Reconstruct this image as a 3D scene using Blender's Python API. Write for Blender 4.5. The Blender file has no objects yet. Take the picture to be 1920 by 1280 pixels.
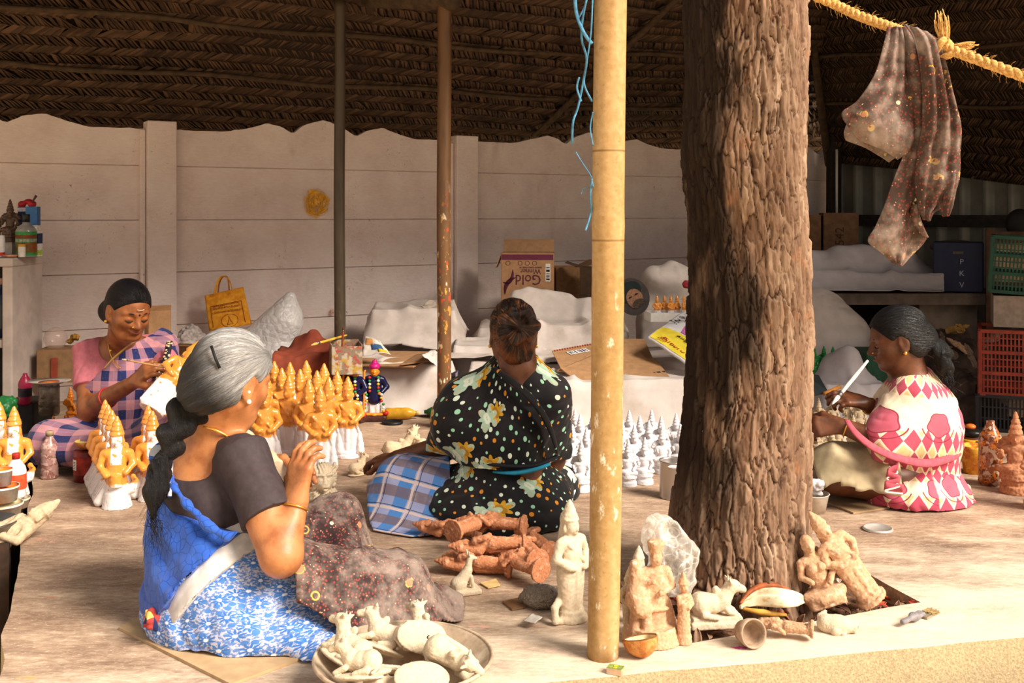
import bpy, math, random
import numpy as np
from mathutils import Vector, Matrix, Euler

random.seed(7); RNG = np.random.default_rng(7)
SC = bpy.context.scene
COL = SC.collection
PI = math.pi
# ---------------------------------------------------------------- camera, sky, sun, exposure
FPX, HOR, CH = 2000.0, 398.0, 1.05          # focal length and horizon row in pixels of the 1920 frame, lens height in metres
cam_d = bpy.data.cameras.new('camera'); cam = bpy.data.objects.new('camera', cam_d); COL.objects.link(cam)
cam.location = (0, 0, CH); cam.rotation_euler = (PI/2, 0, 0)
cam_d.sensor_width = 36; cam_d.lens = FPX/1920*36; cam_d.shift_y = -(640-HOR)/1920; cam_d.clip_start = .05
SC.camera = cam
world = bpy.data.worlds.new('sky'); SC.world = world; world.use_nodes = True
wn = world.node_tree; bg = wn.nodes['Background']
bg.inputs['Color'].default_value = (1.0, .935, .865, 1); bg.inputs['Strength'].default_value = .78
sun_d = bpy.data.lights.new('sun', 'SUN'); sun = bpy.data.objects.new('sun', sun_d); COL.objects.link(sun)
sun_d.energy = 8.4; sun_d.angle = math.radians(26); sun_d.color = (1.0, .90, .77)
SUN_FROM = Vector((.93, -.66, .90)).normalized()
sun.rotation_euler = SUN_FROM.to_track_quat('Z', 'Y').to_euler()
SC.view_settings.view_transform = 'Standard'; SC.view_settings.look = 'None'
SC.view_settings.gamma = 1; SC.view_settings.use_curve_mapping = False
SC.view_settings.exposure = 0.0

# ---------------------------------------------------------------- measuring and small helpers
def V(*a): return Vector(a[0] if len(a) == 1 else a)
def P(px, py, Y): return V((px-960)*Y/FPX, Y, CH-(py-HOR)*Y/FPX)
def G(px, py, z=0.0):
    Y = (CH-z)*FPX/(py-HOR); return V((px-960)*Y/FPX, Y, z)
def lin(h):
    h = h.lstrip('#'); c = [int(h[i:i+2], 16)/255 for i in (0, 2, 4)]
    return tuple((x/12.92 if x <= .04045 else ((x+.055)/1.055)**2.4) for x in c)+(1.0,)
def A(*p): return np.array(p, dtype=np.float64)

def hash3(i, j, k, s=0):
    n = (i*374761393 + j*668265263 + k*2147483647 + s*1274126177) & 0xffffffff
    n = ((n ^ (n >> 13))*1274126177) & 0xffffffff
    return ((n ^ (n >> 16)) & 0xffff)/65535.0
def vnoise(p, s=0):
    p = np.asarray(p, float); f = np.floor(p); i = f.astype(np.int64); t = p-f; t = t*t*(3-2*t); r = 0
    for a in (0, 1):
        for b in (0, 1):
            for c in (0, 1):
                w = (t[..., 0] if a else 1-t[..., 0])*(t[..., 1] if b else 1-t[..., 1])*(t[..., 2] if c else 1-t[..., 2])
                r = r+w*hash3(i[..., 0]+a, i[..., 1]+b, i[..., 2]+c, s)
    return r*2-1
def fbm(p, o=3, s=0):
    p = np.asarray(p, float); r = 0; a = 1.0
    for k in range(o): r = r+a*vnoise(p*(2**k), s+k*17); a *= .5
    return r/1.75
def ridge(p, s=0): return 1-2*np.abs(vnoise(p, s))
def frame(d, ref=(0, 0, 1)):                  # columns x, y, z with z along d
    z = V(d).normalized(); r = V(ref)
    if abs(z.dot(r)) > .97: r = V(1, 0, 0)
    x = r.cross(z).normalized(); y = z.cross(x)
    return np.array([x, y, z]).T

# ---------------------------------------------------------------- geometry as (verts, faces)
def gbox(c, s, rot=0, R=None):
    h = np.array(s)/2; v = np.array([[x, y, z] for x in (-1, 1) for y in (-1, 1) for z in (-1, 1)])*h
    if R is None: R = np.array(Matrix.Rotation(rot, 3, 'Z'))
    v = v@np.array(R).T+np.array(c)
    return v, [(0, 1, 3, 2), (4, 6, 7, 5), (0, 4, 5, 1), (2, 3, 7, 6), (0, 2, 6, 4), (1, 5, 7, 3)]
def glathe(prof, n=24, c=(0, 0, 0), R=None, close=True, wob=None):
    a = np.linspace(0, 2*PI, n, endpoint=False); v = []; f = []
    for i, (r, z) in enumerate(prof):
        rr = r*(1+(wob(a, i) if wob else 0)); v.append(np.stack([rr*np.cos(a), rr*np.sin(a), np.full(n, z)], 1))
    v = np.concatenate(v); m = len(prof)
    for i in range(m-1):
        for j in range(n):
            k = (j+1) % n; f.append((i*n+j, i*n+k, (i+1)*n+k, (i+1)*n+j))
    if close:
        if prof[0][0] > 1e-6: f.append(tuple(range(n-1, -1, -1)))
        if prof[-1][0] > 1e-6: f.append(tuple(range((m-1)*n, m*n)))
    if R is not None: v = v@np.array(R).T
    return v+np.array(c), f
def smooth_path(pts, n):
    pts = np.array([list(p) for p in pts], float); m = len(pts); out = []
    t = np.linspace(0, m-1, n); i = np.clip(t.astype(int), 0, m-2); u = (t-i)[:, None]
    p0 = pts[np.clip(i-1, 0, m-1)]; p1 = pts[i]; p2 = pts[i+1]; p3 = pts[np.clip(i+2, 0, m-1)]
    return .5*(2*p1+(p2-p0)*u+(2*p0-5*p1+4*p2-p3)*u*u+(3*p1-p0-3*p2+p3)*u**3)
def gtube(pts, rad, n=8, sub=0, caps=True, flat=1.0):
    pts = smooth_path(pts, sub) if sub else np.array([list(p) for p in pts], float)
    m = len(pts); rad = np.interp(np.linspace(0, 1, m), np.linspace(0, 1, len(rad)), rad) if np.ndim(rad) else np.full(m, rad)
    tg = np.gradient(pts, axis=0); tg /= np.linalg.norm(tg, axis=1)[:, None]+1e-12
    u = np.cross(tg[0], (0, 0, 1.0));
    if np.linalg.norm(u) < .1: u = np.cross(tg[0], (1.0, 0, 0))
    v = []; f = []; a = np.linspace(0, 2*PI, n, endpoint=False)
    for i in range(m):
        u = u-tg[i]*u.dot(tg[i]); u /= np.linalg.norm(u); w = np.cross(tg[i], u)
        v.append(pts[i]+rad[i]*(np.cos(a)[:, None]*u+flat*np.sin(a)[:, None]*w))
    for i in range(m-1):
        for j in range(n):
            k = (j+1) % n; f.append((i*n+j, i*n+k, (i+1)*n+k, (i+1)*n+j))
    if caps: f.append(tuple(range(n-1, -1, -1))); f.append(tuple(range((m-1)*n, m*n)))
    return np.concatenate(v), f
def ggrid(fn, nu, nv, wrap=False):            # fn(u,v) arrays in 0..1 -> xyz
    u, v = np.meshgrid(np.linspace(0, 1, nu, endpoint=not wrap), np.linspace(0, 1, nv), indexing='ij')
    p = np.stack(fn(u, v), -1).reshape(-1, 3); i = np.arange(nu*nv).reshape(nu, nv)
    if wrap: i = np.concatenate([i, i[:1]], 0)
    return p, np.stack([i[:-1, :-1], i[1:, :-1], i[1:, 1:], i[:-1, 1:]], -1).reshape(-1, 4)
def gjoin(*gs):
    v = []; f = []; o = 0
    for a, b in gs:
        v.append(np.asarray(a, float)); f += [tuple(int(x)+o for x in q) for q in b]; o += len(a)
    return np.concatenate(v), f
def gmove(g, loc=(0, 0, 0), rot=(0, 0, 0), s=1.0, R=None):
    if R is None: R = np.array(Euler(rot).to_matrix())
    return (np.asarray(g[0])*s)@np.array(R).T+np.array(loc), g[1]
def normals(v, f):
    f = np.asarray(f); n = np.cross(v[f[:, 2]]-v[f[:, 0]], v[f[:, 3]]-v[f[:, 1]]); o = np.zeros_like(v)
    for k in range(4): np.add.at(o, f[:, k], n)
    return o/(np.linalg.norm(o, axis=1)[:, None]+1e-12)

# ---------------------------------------------------------------- implicit bodies: blended shapes turned into one surface
def Cn(a, b, ra, rb, k=.02): return ('c', np.array(a, float), np.array(b, float), ra, rb, k)
def Ch(pts, rad, k=.02): return [Cn(pts[i], pts[i+1], rad[i], rad[i+1], k) for i in range(len(pts)-1)]
def El(c, r, R=None, k=.02): return ('e', np.array(c, float), np.array(r, float), None if R is None else np.array(R), k)
def Bx(c, h, R=None, rd=.005, k=.01): return ('b', np.array(c, float), np.array(h, float), None if R is None else np.array(R), rd, k)
def Sp(c, r, k=.02): return Cn(c, np.array(c, float)+1e-6, r, r, k)
def Sub(p, k=.01): return ('sub', p, k)
def Cut(pt, n): return ('cut', np.array(pt, float), np.array(V(n).normalized(), float))   # keeps the side the normal points away from
def Frus(a, b, ra, rb, k=.01): return ('f', np.array(a, float), np.array(b, float), ra, rb, k)
def _sd(p, X):
    t = p[0]
    if t in 'cf':
        a, b = p[1], p[2]; ab = b-a; L2 = ab.dot(ab)+1e-18; h = ((X-a)@ab)/L2; hc = np.clip(h, 0, 1)
        if t == 'c': return np.linalg.norm(X-a-hc[..., None]*ab, axis=-1)-(p[3]+(p[4]-p[3])*hc)
        L = math.sqrt(L2); rr = np.linalg.norm(X-a-h[..., None]*ab, axis=-1)-(p[3]+(p[4]-p[3])*hc)
        return np.maximum(rr, np.maximum(-h*L, (h-1)*L))
    q = X-p[1]
    if p[3] is not None: q = q@p[3]
    if t == 'e':
        k0 = np.linalg.norm(q/p[2], axis=-1); k1 = np.linalg.norm(q/p[2]**2, axis=-1)+1e-9; return k0*(k0-1)/k1
    d = np.abs(q)-(p[2]-p[4]); return np.linalg.norm(np.maximum(d, 0), axis=-1)+np.minimum(d.max(-1), 0)-p[4]
def _bb(p):
    if p[0] in 'cf':
        r = max(p[3], p[4]); return np.minimum(p[1], p[2])-r, np.maximum(p[1], p[2])+r
    r = p[2] if p[3] is None else np.abs(p[3])@p[2]
    return p[1]-r, p[1]+r
def flat(l):
    o = []
    for x in l:
        if isinstance(x, list): o += flat(x)
        else: o.append(x)
    return o
def sdf(prims, cell, disp=None, grow=0.0):
    prims = flat(prims); add = [p for p in prims if p[0] in 'cfeb']
    lo = np.min([_bb(p)[0] for p in add], 0)-3*cell-grow; hi = np.max([_bb(p)[1] for p in add], 0)+3*cell+grow
    n = np.ceil((hi-lo)/cell).astype(int)+1; D = np.full(n, .5, np.float32)
    ax = [lo[i]+cell*np.arange(n[i]) for i in range(3)]
    for p in prims:
        q = p[1] if p[0] == 'sub' else p
        if p[0] == 'cut':
            X = (ax[0][:, None, None]-p[1][0])*p[2][0]+(ax[1][None, :, None]-p[1][1])*p[2][1]+(ax[2][None, None, :]-p[1][2])*p[2][2]
            D = np.maximum(D, X.astype(np.float32)); continue
        k = p[-1]; l, h = _bb(q); m = k+2*cell+grow+.004
        i0 = np.maximum(((l-m-lo)/cell).astype(int), 0); i1 = np.minimum(((h+m-lo)/cell).astype(int)+2, n)
        if (i1 <= i0).any(): continue
        sl = tuple(slice(a, b) for a, b in zip(i0, i1))
        X = np.stack(np.meshgrid(*[ax[i][sl[i]] for i in range(3)], indexing='ij'), -1)
        d = _sd(q, X); e = D[sl]
        if p[0] == 'sub':
            d = -d; h_ = np.maximum(k-np.abs(e-d), 0)/max(k, 1e-6); D[sl] = np.maximum(e, d)+h_*h_*k*.25
        else:
            d = d-grow; h_ = np.maximum(k-np.abs(e-d), 0)/max(k, 1e-6); D[sl] = np.minimum(e, d)-h_*h_*k*.25
    s = D < 0; c = np.zeros(n-1, np.int8)
    offs = [(a, b, e) for a in (0, 1) for b in (0, 1) for e in (0, 1)]
    for a, b, e in offs: c += s[a:n[0]-1+a, b:n[1]-1+b, e:n[2]-1+e]
    I = np.argwhere((c > 0) & (c < 8)); idx = np.full(n-1, -1, np.int64); idx[tuple(I.T)] = np.arange(len(I))
    val = {o: D[I[:, 0]+o[0], I[:, 1]+o[1], I[:, 2]+o[2]] for o in offs}
    acc = np.zeros((len(I), 3)); cnt = np.zeros(len(I))
    for o in offs:
        for x in range(3):
            if o[x] == 0:
                o2 = list(o); o2[x] = 1; o2 = tuple(o2); a, b = val[o], val[o2]; mk = (a < 0) != (b < 0)
                t = np.where(mk, a/(a-b+1e-12), 0); pt = np.tile(np.array(o, float), (len(I), 1)); pt[:, x] = t
                acc += pt*mk[:, None]; cnt += mk
    v = lo+cell*(I+acc/cnt[:, None]); F = []
    for x in range(3):
        y, z = (x+1) % 3, (x+2) % 3
        a = [slice(None)]*3; b = [slice(None)]*3; a[x] = slice(0, -1); b[x] = slice(1, None)
        s0, s1 = s[tuple(a)], s[tuple(b)]
        E = np.argwhere(s0 != s1); E = E[(E[:, y] > 0) & (E[:, z] > 0) & (E[:, y] < n[y]-1) & (E[:, z] < n[z]-1)]
        fl = s0[tuple(E.T)]; q = []
        for dy, dz in ((0, 0), (-1, 0), (-1, -1), (0, -1)):
            e = E.copy(); e[:, y] += dy; e[:, z] += dz; q.append(idx[tuple(e.T)])
        q = np.stack(q, 1); q[~fl] = q[~fl][:, ::-1]; F.append(q)
    F = np.concatenate(F); F = F[(F >= 0).all(1)][:, ::-1]
    if disp is not None:
        nn = normals(v, F)
        v = v+nn*np.asarray(disp(v, nn))[:, None]
    return v, F
# ---------------------------------------------------------------- cloth laid over things: a membrane resting on a height map
def drape(poly, obst, cell=.012, it=160, floor=.004, sag=.0, wr=.004, wf=14., seed=1, base=None, edge=None):
    poly = np.array([(p[0], p[1]) for p in poly]); lo = poly.min(0)-cell*2; hi = poly.max(0)+cell*2
    n = np.ceil((hi-lo)/cell).astype(int)+1
    X, Y = np.meshgrid(lo[0]+cell*np.arange(n[0]), lo[1]+cell*np.arange(n[1]), indexing='ij')
    O = np.full(X.shape, floor)
    for o in obst: O = np.maximum(O, o(X, Y)+.004)
    Z = O.copy()
    for _ in range(it):
        Q = np.pad(Z, 1, mode='edge'); a = (Q[2:, 1:-1]+Q[:-2, 1:-1]+Q[1:-1, 2:]+Q[1:-1, :-2])/4-sag
        Z = np.maximum(O, a)
    w = fbm(np.stack([X*wf, Y*wf, Z*wf*1.3], -1), 3, seed); r = ridge(np.stack([X*wf*.7, Y*wf*.7, Z*wf*.5+seed], -1), seed+5)
    Z = Z+wr*(w+.9*np.maximum(r-.3, 0)*2)*(.35+.65*np.clip((Z-floor)/.05, 0, 1))+wr*.3
    ins = np.zeros(X.shape, bool); m = len(poly)
    for i in range(m):
        x0, y0 = poly[i]; x1, y1 = poly[(i+1) % m]
        c = ((y0 > Y) != (y1 > Y)) & (X < (x1-x0)*(Y-y0)/(y1-y0+1e-12)+x0); ins ^= c
    v = np.stack([X, Y, Z], -1).reshape(-1, 3); i = np.arange(n[0]*n[1]).reshape(n)
    f = np.stack([i[:-1, :-1], i[1:, :-1], i[1:, 1:], i[:-1, 1:]], -1).reshape(-1, 4)
    inr = ins.reshape(-1); f = f[inr[f].any(1)]; u, inv = np.unique(f, return_inverse=True); o = u[~inr[u]]; q = v[o, :2]; best = np.full(len(o), 9e9); new = q.copy()
    for i in range(m):                        # the rim of the cloth follows its outline
        a, b = poly[i], poly[(i+1) % m]; d = b-a; t = np.clip(((q-a)@d)/(d@d+1e-12), 0, 1); c = a+t[:, None]*d; e = ((q-c)**2).sum(1); k = e < best; best[k] = e[k]; new[k] = c[k]
    v[o, :2] = new
    return v[u], inv.reshape(-1, 4)
def oCap(a, b, ra, rb):
    a, b = np.array(a, float), np.array(b, float)
    def o(X, Y):
        d = b[:2]-a[:2]; t = np.clip(((X-a[0])*d[0]+(Y-a[1])*d[1])/(d@d+1e-9), 0, 1); r = ra+(rb-ra)*t
        q = r*r-((X-a[0]-t*d[0])**2+(Y-a[1]-t*d[1])**2); return np.where(q > 0, a[2]+(b[2]-a[2])*t+np.sqrt(np.maximum(q, 0)), -1)
    return o
def oBox(c, sx, sy, z, rot=0, slope=(0, 0)):
    def o(X, Y):
        x, y = X-c[0], Y-c[1]; u = x*math.cos(rot)+y*math.sin(rot); w = -x*math.sin(rot)+y*math.cos(rot)
        return np.where((abs(u) < sx/2) & (abs(w) < sy/2), z+slope[0]*u+slope[1]*w, -1)
    return o

# ---------------------------------------------------------------- linking objects
def mesh(g, mats, smooth=True, attrs=None, mi=None):
    v, f = g; me = bpy.data.meshes.new('mesh'); v = np.asarray(v, np.float32)
    if isinstance(f, np.ndarray):
        me.vertices.add(len(v)); me.vertices.foreach_set('co', v.ravel()); me.loops.add(f.size); me.polygons.add(len(f))
        me.loops.foreach_set('vertex_index', f.astype(np.int32).ravel()); me.polygons.foreach_set('loop_start', np.arange(0, f.size, f.shape[1], dtype=np.int32))
        me.polygons.foreach_set('loop_total', np.full(len(f), f.shape[1], np.int32)); me.update(calc_edges=True)
    else: me.from_pydata(v.tolist(), [], f); me.update()
    for m in (mats if isinstance(mats, (list, tuple)) else [mats]): me.materials.append(m)
    if mi is not None: me.polygons.foreach_set('material_index', np.asarray(mi, np.int32))
    for k, a in (attrs or {}).items():
        at = me.attributes.new(k, 'FLOAT_VECTOR', 'POINT'); at.data.foreach_set('vector', np.asarray(a, np.float32).ravel())
    if smooth: me.polygons.foreach_set('use_smooth', np.ones(len(me.polygons), bool))
    me.validate(); return me
def obj(name, g, mats, parent=None, smooth=True, attrs=None, mi=None, local=False, label=None, solid=0, bev=0, sub=0, flatsharp=0, kind=None):
    v = np.asarray(g[0], float)
    if parent is None and not local: loc = np.array([(v[:, 0].min()+v[:, 0].max())/2, (v[:, 1].min()+v[:, 1].max())/2, v[:, 2].min()])
    elif parent is not None and not local:
        loc = np.array(parent.location) if parent.parent is None else np.array(parent.location)+np.array(parent.parent.location)
    else: loc = np.zeros(3)
    o = bpy.data.objects.new(name, mesh((v-loc, g[1]), mats, smooth, attrs, mi)); COL.objects.link(o)
    if parent is None: o.location = loc
    else: o.parent = parent
    if label: o['label'] = label
    if kind: o['kind'] = kind
    if solid: m = o.modifiers.new('solid', 'SOLIDIFY'); m.thickness = solid; m.offset = 0
    if bev: m = o.modifiers.new('bevel', 'BEVEL'); m.width = bev; m.segments = 2; m.limit_method = 'ANGLE'
    if sub: m = o.modifiers.new('sub', 'SUBSURF'); m.levels = sub; m.render_levels = sub
    if flatsharp: o.data.set_sharp_from_angle(angle=math.radians(flatsharp))
    return o
def tag(o, label, cat, group=None, kind=None):
    o['label'] = label; o['category'] = cat
    if group: o['group'] = group
    if kind: o['kind'] = kind
    return o
def thing(name, label, cat, loc=(0, 0, 0), rot=(0, 0, 0), group=None, s=1.0):
    o = bpy.data.objects.new(name, None); COL.objects.link(o); o.location = loc; o.rotation_euler = rot; o.scale = (s, s, s)
    o.empty_display_size = .05
    return tag(o, label, cat, group)
def struct(name, loc=(0, 0, 0)):
    o = bpy.data.objects.new(name, None); COL.objects.link(o); o['kind'] = 'structure'; o.location = loc; return o
def dup(src, loc, rot=(0, 0, 0), label=None, group=None, s=None, name=None, mats=None):
    def cp(o, par):
        c = o.copy(); COL.objects.link(c)
        if par: c.parent = par
        for ch in o.children: cp(ch, c)
        return c
    r = cp(src, None); r.location = loc; r.rotation_euler = rot
    if s: r.scale = (s, s, s)
    if label: r['label'] = label
    if group: r['group'] = group
    if name: r.name = name
    return r

# ---------------------------------------------------------------- material builder: node maths as ordinary expressions
class X:
    def __init__(s, b, sock): s.b, s.s = b, sock
    def _m(s, op, o=None, c=None):
        n = s.b.nt.nodes.new('ShaderNodeMath'); n.operation = op
        for i, v in enumerate((s, o, c)):
            if v is None: continue
            if isinstance(v, X): s.b.nt.links.new(v.s, n.inputs[i])
            else: n.inputs[i].default_value = v
        return X(s.b, n.outputs[0])
    def __add__(s, o): return s._m('ADD', o)
    def __radd__(s, o): return s._m('ADD', o)
    def __sub__(s, o): return s._m('SUBTRACT', o)
    def __rsub__(s, o): return (s*-1)+o
    def __mul__(s, o): return s._m('MULTIPLY', o)
    __rmul__ = __mul__
    def __truediv__(s, o): return s._m('DIVIDE', o)
    def lt(s, o): return s._m('LESS_THAN', o)
    def gt(s, o): return s._m('GREATER_THAN', o)
    def mx(s, o): return s._m('MAXIMUM', o)
    def mn(s, o): return s._m('MINIMUM', o)
    def pw(s, o): return s._m('POWER', o)
    def sin(s): return s._m('SINE')
    def abs(s): return s._m('ABSOLUTE')
    def fract(s): return s._m('FRACT')
    def floor(s): return s._m('FLOOR')
    def sqrt(s): return s._m('SQRT')
    def atan2(s, o): return s._m('ARCTAN2', o)
    def pp(s, o): return s._m('PINGPONG', o)
    def step(s, a, b):                        # smooth 0..1 from a to b
        n = s.b.nt.nodes.new('ShaderNodeMapRange'); n.interpolation_type = 'SMOOTHSTEP'; s.b.nt.links.new(s.s, n.inputs['Value'])
        n.inputs['From Min'].default_value = a; n.inputs['From Max'].default_value = b; return X(s.b, n.outputs[0])
class Mat:
    def __init__(s, name):
        s.m = bpy.data.materials.new(name); s.m.use_nodes = True; s.nt = s.m.node_tree; s.p = s.nt.nodes['Principled BSDF']
        s.p.inputs['Specular IOR Level'].default_value = .3
    def lk(s, a, b): s.nt.links.new(a.s if isinstance(a, X) else a, b)
    def coord(s, k='Object'):
        n = s.nt.nodes.new('ShaderNodeTexCoord'); return X(s, n.outputs[k])
    def attr(s, k): n = s.nt.nodes.new('ShaderNodeAttribute'); n.attribute_name = k; return X(s, n.outputs['Vector'])
    def rnd(s): n = s.nt.nodes.new('ShaderNodeObjectInfo'); return X(s, n.outputs['Random'])
    def mapv(s, v, sc=(1, 1, 1), rot=(0, 0, 0), loc=(0, 0, 0)):
        n = s.nt.nodes.new('ShaderNodeMapping'); s.lk(v, n.inputs[0]); n.inputs['Scale'].default_value = sc; n.inputs['Rotation'].default_value = rot; n.inputs['Location'].default_value = loc
        return X(s, n.outputs[0])
    def xyz(s, v): n = s.nt.nodes.new('ShaderNodeSeparateXYZ'); s.lk(v, n.inputs[0]); return [X(s, o) for o in n.outputs]
    def vec(s, x, y, z=0.0):
        n = s.nt.nodes.new('ShaderNodeCombineXYZ')
        for i, q in enumerate((x, y, z)):
            if isinstance(q, X): s.lk(q, n.inputs[i])
            else: n.inputs[i].default_value = q
        return X(s, n.outputs[0])
    def noise(s, v=None, sc=5., det=3., rough=.55, dist=0.):
        n = s.nt.nodes.new('ShaderNodeTexNoise'); n.inputs['Scale'].default_value = sc; n.inputs['Detail'].default_value = det
        n.inputs['Roughness'].default_value = rough; n.inputs['Distortion'].default_value = dist
        s.lk(v if v is not None else s.coord(), n.inputs['Vector']); return X(s, n.outputs['Fac'])
    def noisec(s, v=None, sc=5., det=2.):
        n = s.nt.nodes.new('ShaderNodeTexNoise'); n.inputs['Scale'].default_value = sc; n.inputs['Detail'].default_value = det
        s.lk(v if v is not None else s.coord(), n.inputs['Vector']); return X(s, n.outputs['Color'])
    def vor(s, v=None, sc=5., dim='3D', feat='F1', rand=1.0):
        n = s.nt.nodes.new('ShaderNodeTexVoronoi'); n.voronoi_dimensions = dim; n.feature = feat; n.inputs['Scale'].default_value = sc
        n.inputs['Randomness'].default_value = rand; s.lk(v if v is not None else s.coord(), n.inputs['Vector'])
        s.last = n
        if feat == 'DISTANCE_TO_EDGE': return X(s, n.outputs['Distance'])
        return X(s, n.outputs['Distance']), X(s, n.outputs['Color']), X(s, n.outputs['Position'])
    def vsub(s, a, b):
        n = s.nt.nodes.new('ShaderNodeVectorMath'); n.operation = 'SUBTRACT'; s.lk(a, n.inputs[0]); s.lk(b, n.inputs[1]); return X(s, n.outputs[0])
    def vadd(s, a, b):
        n = s.nt.nodes.new('ShaderNodeVectorMath'); n.operation = 'ADD'; s.lk(a, n.inputs[0]); s.lk(b, n.inputs[1]); return X(s, n.outputs[0])
    def vscale(s, a, k):
        n = s.nt.nodes.new('ShaderNodeVectorMath'); n.operation = 'SCALE'; s.lk(a, n.inputs[0]); n.inputs['Scale'].default_value = k; return X(s, n.outputs[0])
    def mix(s, a, b, f):
        n = s.nt.nodes.new('ShaderNodeMix'); n.data_type = 'RGBA'
        for q, i in ((a, 6), (b, 7)):
            if isinstance(q, X): s.lk(q, n.inputs[i])
            else: n.inputs[i].default_value = lin(q) if isinstance(q, str) else q
        if isinstance(f, X): s.lk(f, n.inputs[0])
        else: n.inputs[0].default_value = f
        return X(s, n.outputs[2])
    def ramp(s, f, stops):
        n = s.nt.nodes.new('ShaderNodeValToRGB'); s.lk(f, n.inputs[0]); e = n.color_ramp.elements
        while len(e) < len(stops): e.new(.5)
        for q, (p, c) in zip(e, stops): q.position = p; q.color = lin(c)
        return X(s, n.outputs[0])
    def done(s, col, rough=.8, bump=None, bs=.5, bd=.004, metal=0, spec=None, alpha=None, trans=0, coat=0, sheen=0, sss=0):
        i = s.p.inputs
        if isinstance(col, X): s.lk(col, i['Base Color'])
        else: i['Base Color'].default_value = lin(col)
        if isinstance(rough, X): s.lk(rough, i['Roughness'])
        else: i['Roughness'].default_value = rough
        i['Metallic'].default_value = metal
        if spec is not None: i['Specular IOR Level'].default_value = spec
        if alpha is not None:
            if isinstance(alpha, X): s.lk(alpha, i['Alpha'])
            else: i['Alpha'].default_value = alpha
        i['Transmission Weight'].default_value = trans; i['Coat Weight'].default_value = coat; i['Sheen Weight'].default_value = sheen
        if sss: i['Subsurface Weight'].default_value = sss; i['Subsurface Radius'].default_value = (.01, .005, .003); i['Subsurface Scale'].default_value = .5
        if bump is not None:
            n = s.nt.nodes.new('ShaderNodeBump'); n.inputs['Strength'].default_value = bs; n.inputs['Distance'].default_value = bd
            s.lk(bump, n.inputs['Height']); s.lk(n.outputs[0], i['Normal'])
        return s.m
MATS = {}
def plain(hexc, rough=.75, var=.12, sc=25., bump=.3, bd=.003, dirt=None, **k):   # a surface with grain, and stains if asked
    key = (hexc, rough, var, sc, bump, dirt, tuple(sorted(k.items())))
    if key in MATS: return MATS[key]
    b = Mat('surface'); n = b.noise(sc=sc, det=4); c = lin(hexc)
    dk = tuple(x*(1-var*2) for x in c[:3])+(1,); lt = tuple(min(x*(1+var), 1) for x in c[:3])+(1,)
    col = b.mix(dk, lt, n.step(.3, .7))
    if dirt: col = b.mix(col, dirt, b.noise(sc=sc*.35, det=5).step(.52, .75))
    MATS[key] = b.done(col, rough, n if bump else None, bump, bd, **k); return MATS[key]

def text(name, body, size, mat, parent, loc, R, extr=.0006, align='CENTER', squash=1.0):   # printed lettering: outlines of a font laid on a surface
    c = bpy.data.curves.new('t', 'FONT'); c.body = body; c.size = size; c.align_x = align; c.extrude = extr; c.resolution_u = 2
    o = bpy.data.objects.new('t', c); COL.objects.link(o); bpy.context.view_layer.update()
    me = bpy.data.meshes.new_from_object(o.evaluated_get(bpy.context.evaluated_depsgraph_get())); bpy.data.objects.remove(o)
    me.transform(Matrix.Diagonal((squash, 1, 1, 1)))
    M = Matrix([list(r) for r in np.array(R)]).to_4x4(); M.translation = V(loc); me.transform(M)
    if parent: me.transform(Matrix.Translation(-(parent.location if parent.parent is None else parent.location+parent.parent.location)))
    me.materials.clear(); me.materials.append(mat); q = bpy.data.objects.new(name, me); COL.objects.link(q)
    if parent: q.parent = parent
    return q

# ================================================================ SETTING
# surfaces -------------------------------------------------------
def m_floor():
    b = Mat('worn_concrete'); v = b.coord('Object'); vs = b.mapv(v, (1, 2.6, 1), (0, 0, .25))
    n1 = b.noise(vs, 3.2, 6, .65); n2 = b.noise(vs, 26, 5, .6); n3 = b.noise(vs, 95, 3)
    c = b.ramp(n1*.6+n2*.4, [(.30, '#725746'), (.44, '#957a65'), (.55, '#b1967e'), (.68, '#d3bca4')])
    c = b.mix(c, '#776256', (b.noise(v, 1.9, 5, .6).step(.50, .68))*.6)
    c = b.mix(c, '#f0e4d2', n3.step(.58, .72)*.5)
    d, cc, _ = b.vor(vs, 5.5); r = b.xyz(cc)
    spot = d.lt(.16)*b.noise(v, 40, 2).gt(.5)
    c = b.mix(c, '#c9714a', spot*r[0].gt(.8)*.45); c = b.mix(c, '#caa04a', spot*r[1].gt(.86)*.45); c = b.mix(c, '#d8a09a', spot*r[2].gt(.85)*.4)
    x, y, z = b.xyz(v); c = b.mix(c, '#efdfc8', (x*.42-y+n1*.9+n2*.4).step(-2.35, -1.45)*.75)  # floor paler towards the near right: sunlit brightness painted into the colour
    return b.done(c, .9, n2*.6+n3*.4+n1, .5, .006, spec=.15)
def m_wall():
    b = Mat('limewashed_concrete'); v = b.coord('Object'); n = b.noise(v, 4, 5, .6); n2 = b.noise(b.mapv(v, (1, 1, 3)), 30, 4)
    c = b.ramp(n*.7+n2*.3, [(.3, '#d3bdb4'), (.5, '#e1cec5'), (.7, '#ebdcd3')])
    sp = b.noise(v, 46, 5, .8, 1.5).step(.60, .66)*b.noise(v, 3.3, 4).step(.50, .62)
    c = b.mix(c, '#63524a', sp*.85)
    c = b.mix(c, '#a3886f', b.noise(b.mapv(v, (1, 1, .3)), 5, 5).step(.6, .8)*.4)
    return b.done(c, .92, n*.5+n2+sp*-1.2, .35, .008, spec=.1)
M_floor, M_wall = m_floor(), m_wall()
def m_ground():
    b = Mat('sandy_ground'); v = b.coord('Object'); n = b.noise(v, 90, 4, .7); n2 = b.noise(v, 5, 4)
    return b.done(b.mix(b.mix('#c7a26c', '#ecd9ae', n.step(.35, .65)), '#f2e6d0', n2.step(.5, .75)), .95, n, .7, .006, spec=.1)
M_ground = m_ground()
M_soil = plain('#6e4d38', .95, .3, 60, .8, .01)

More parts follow.
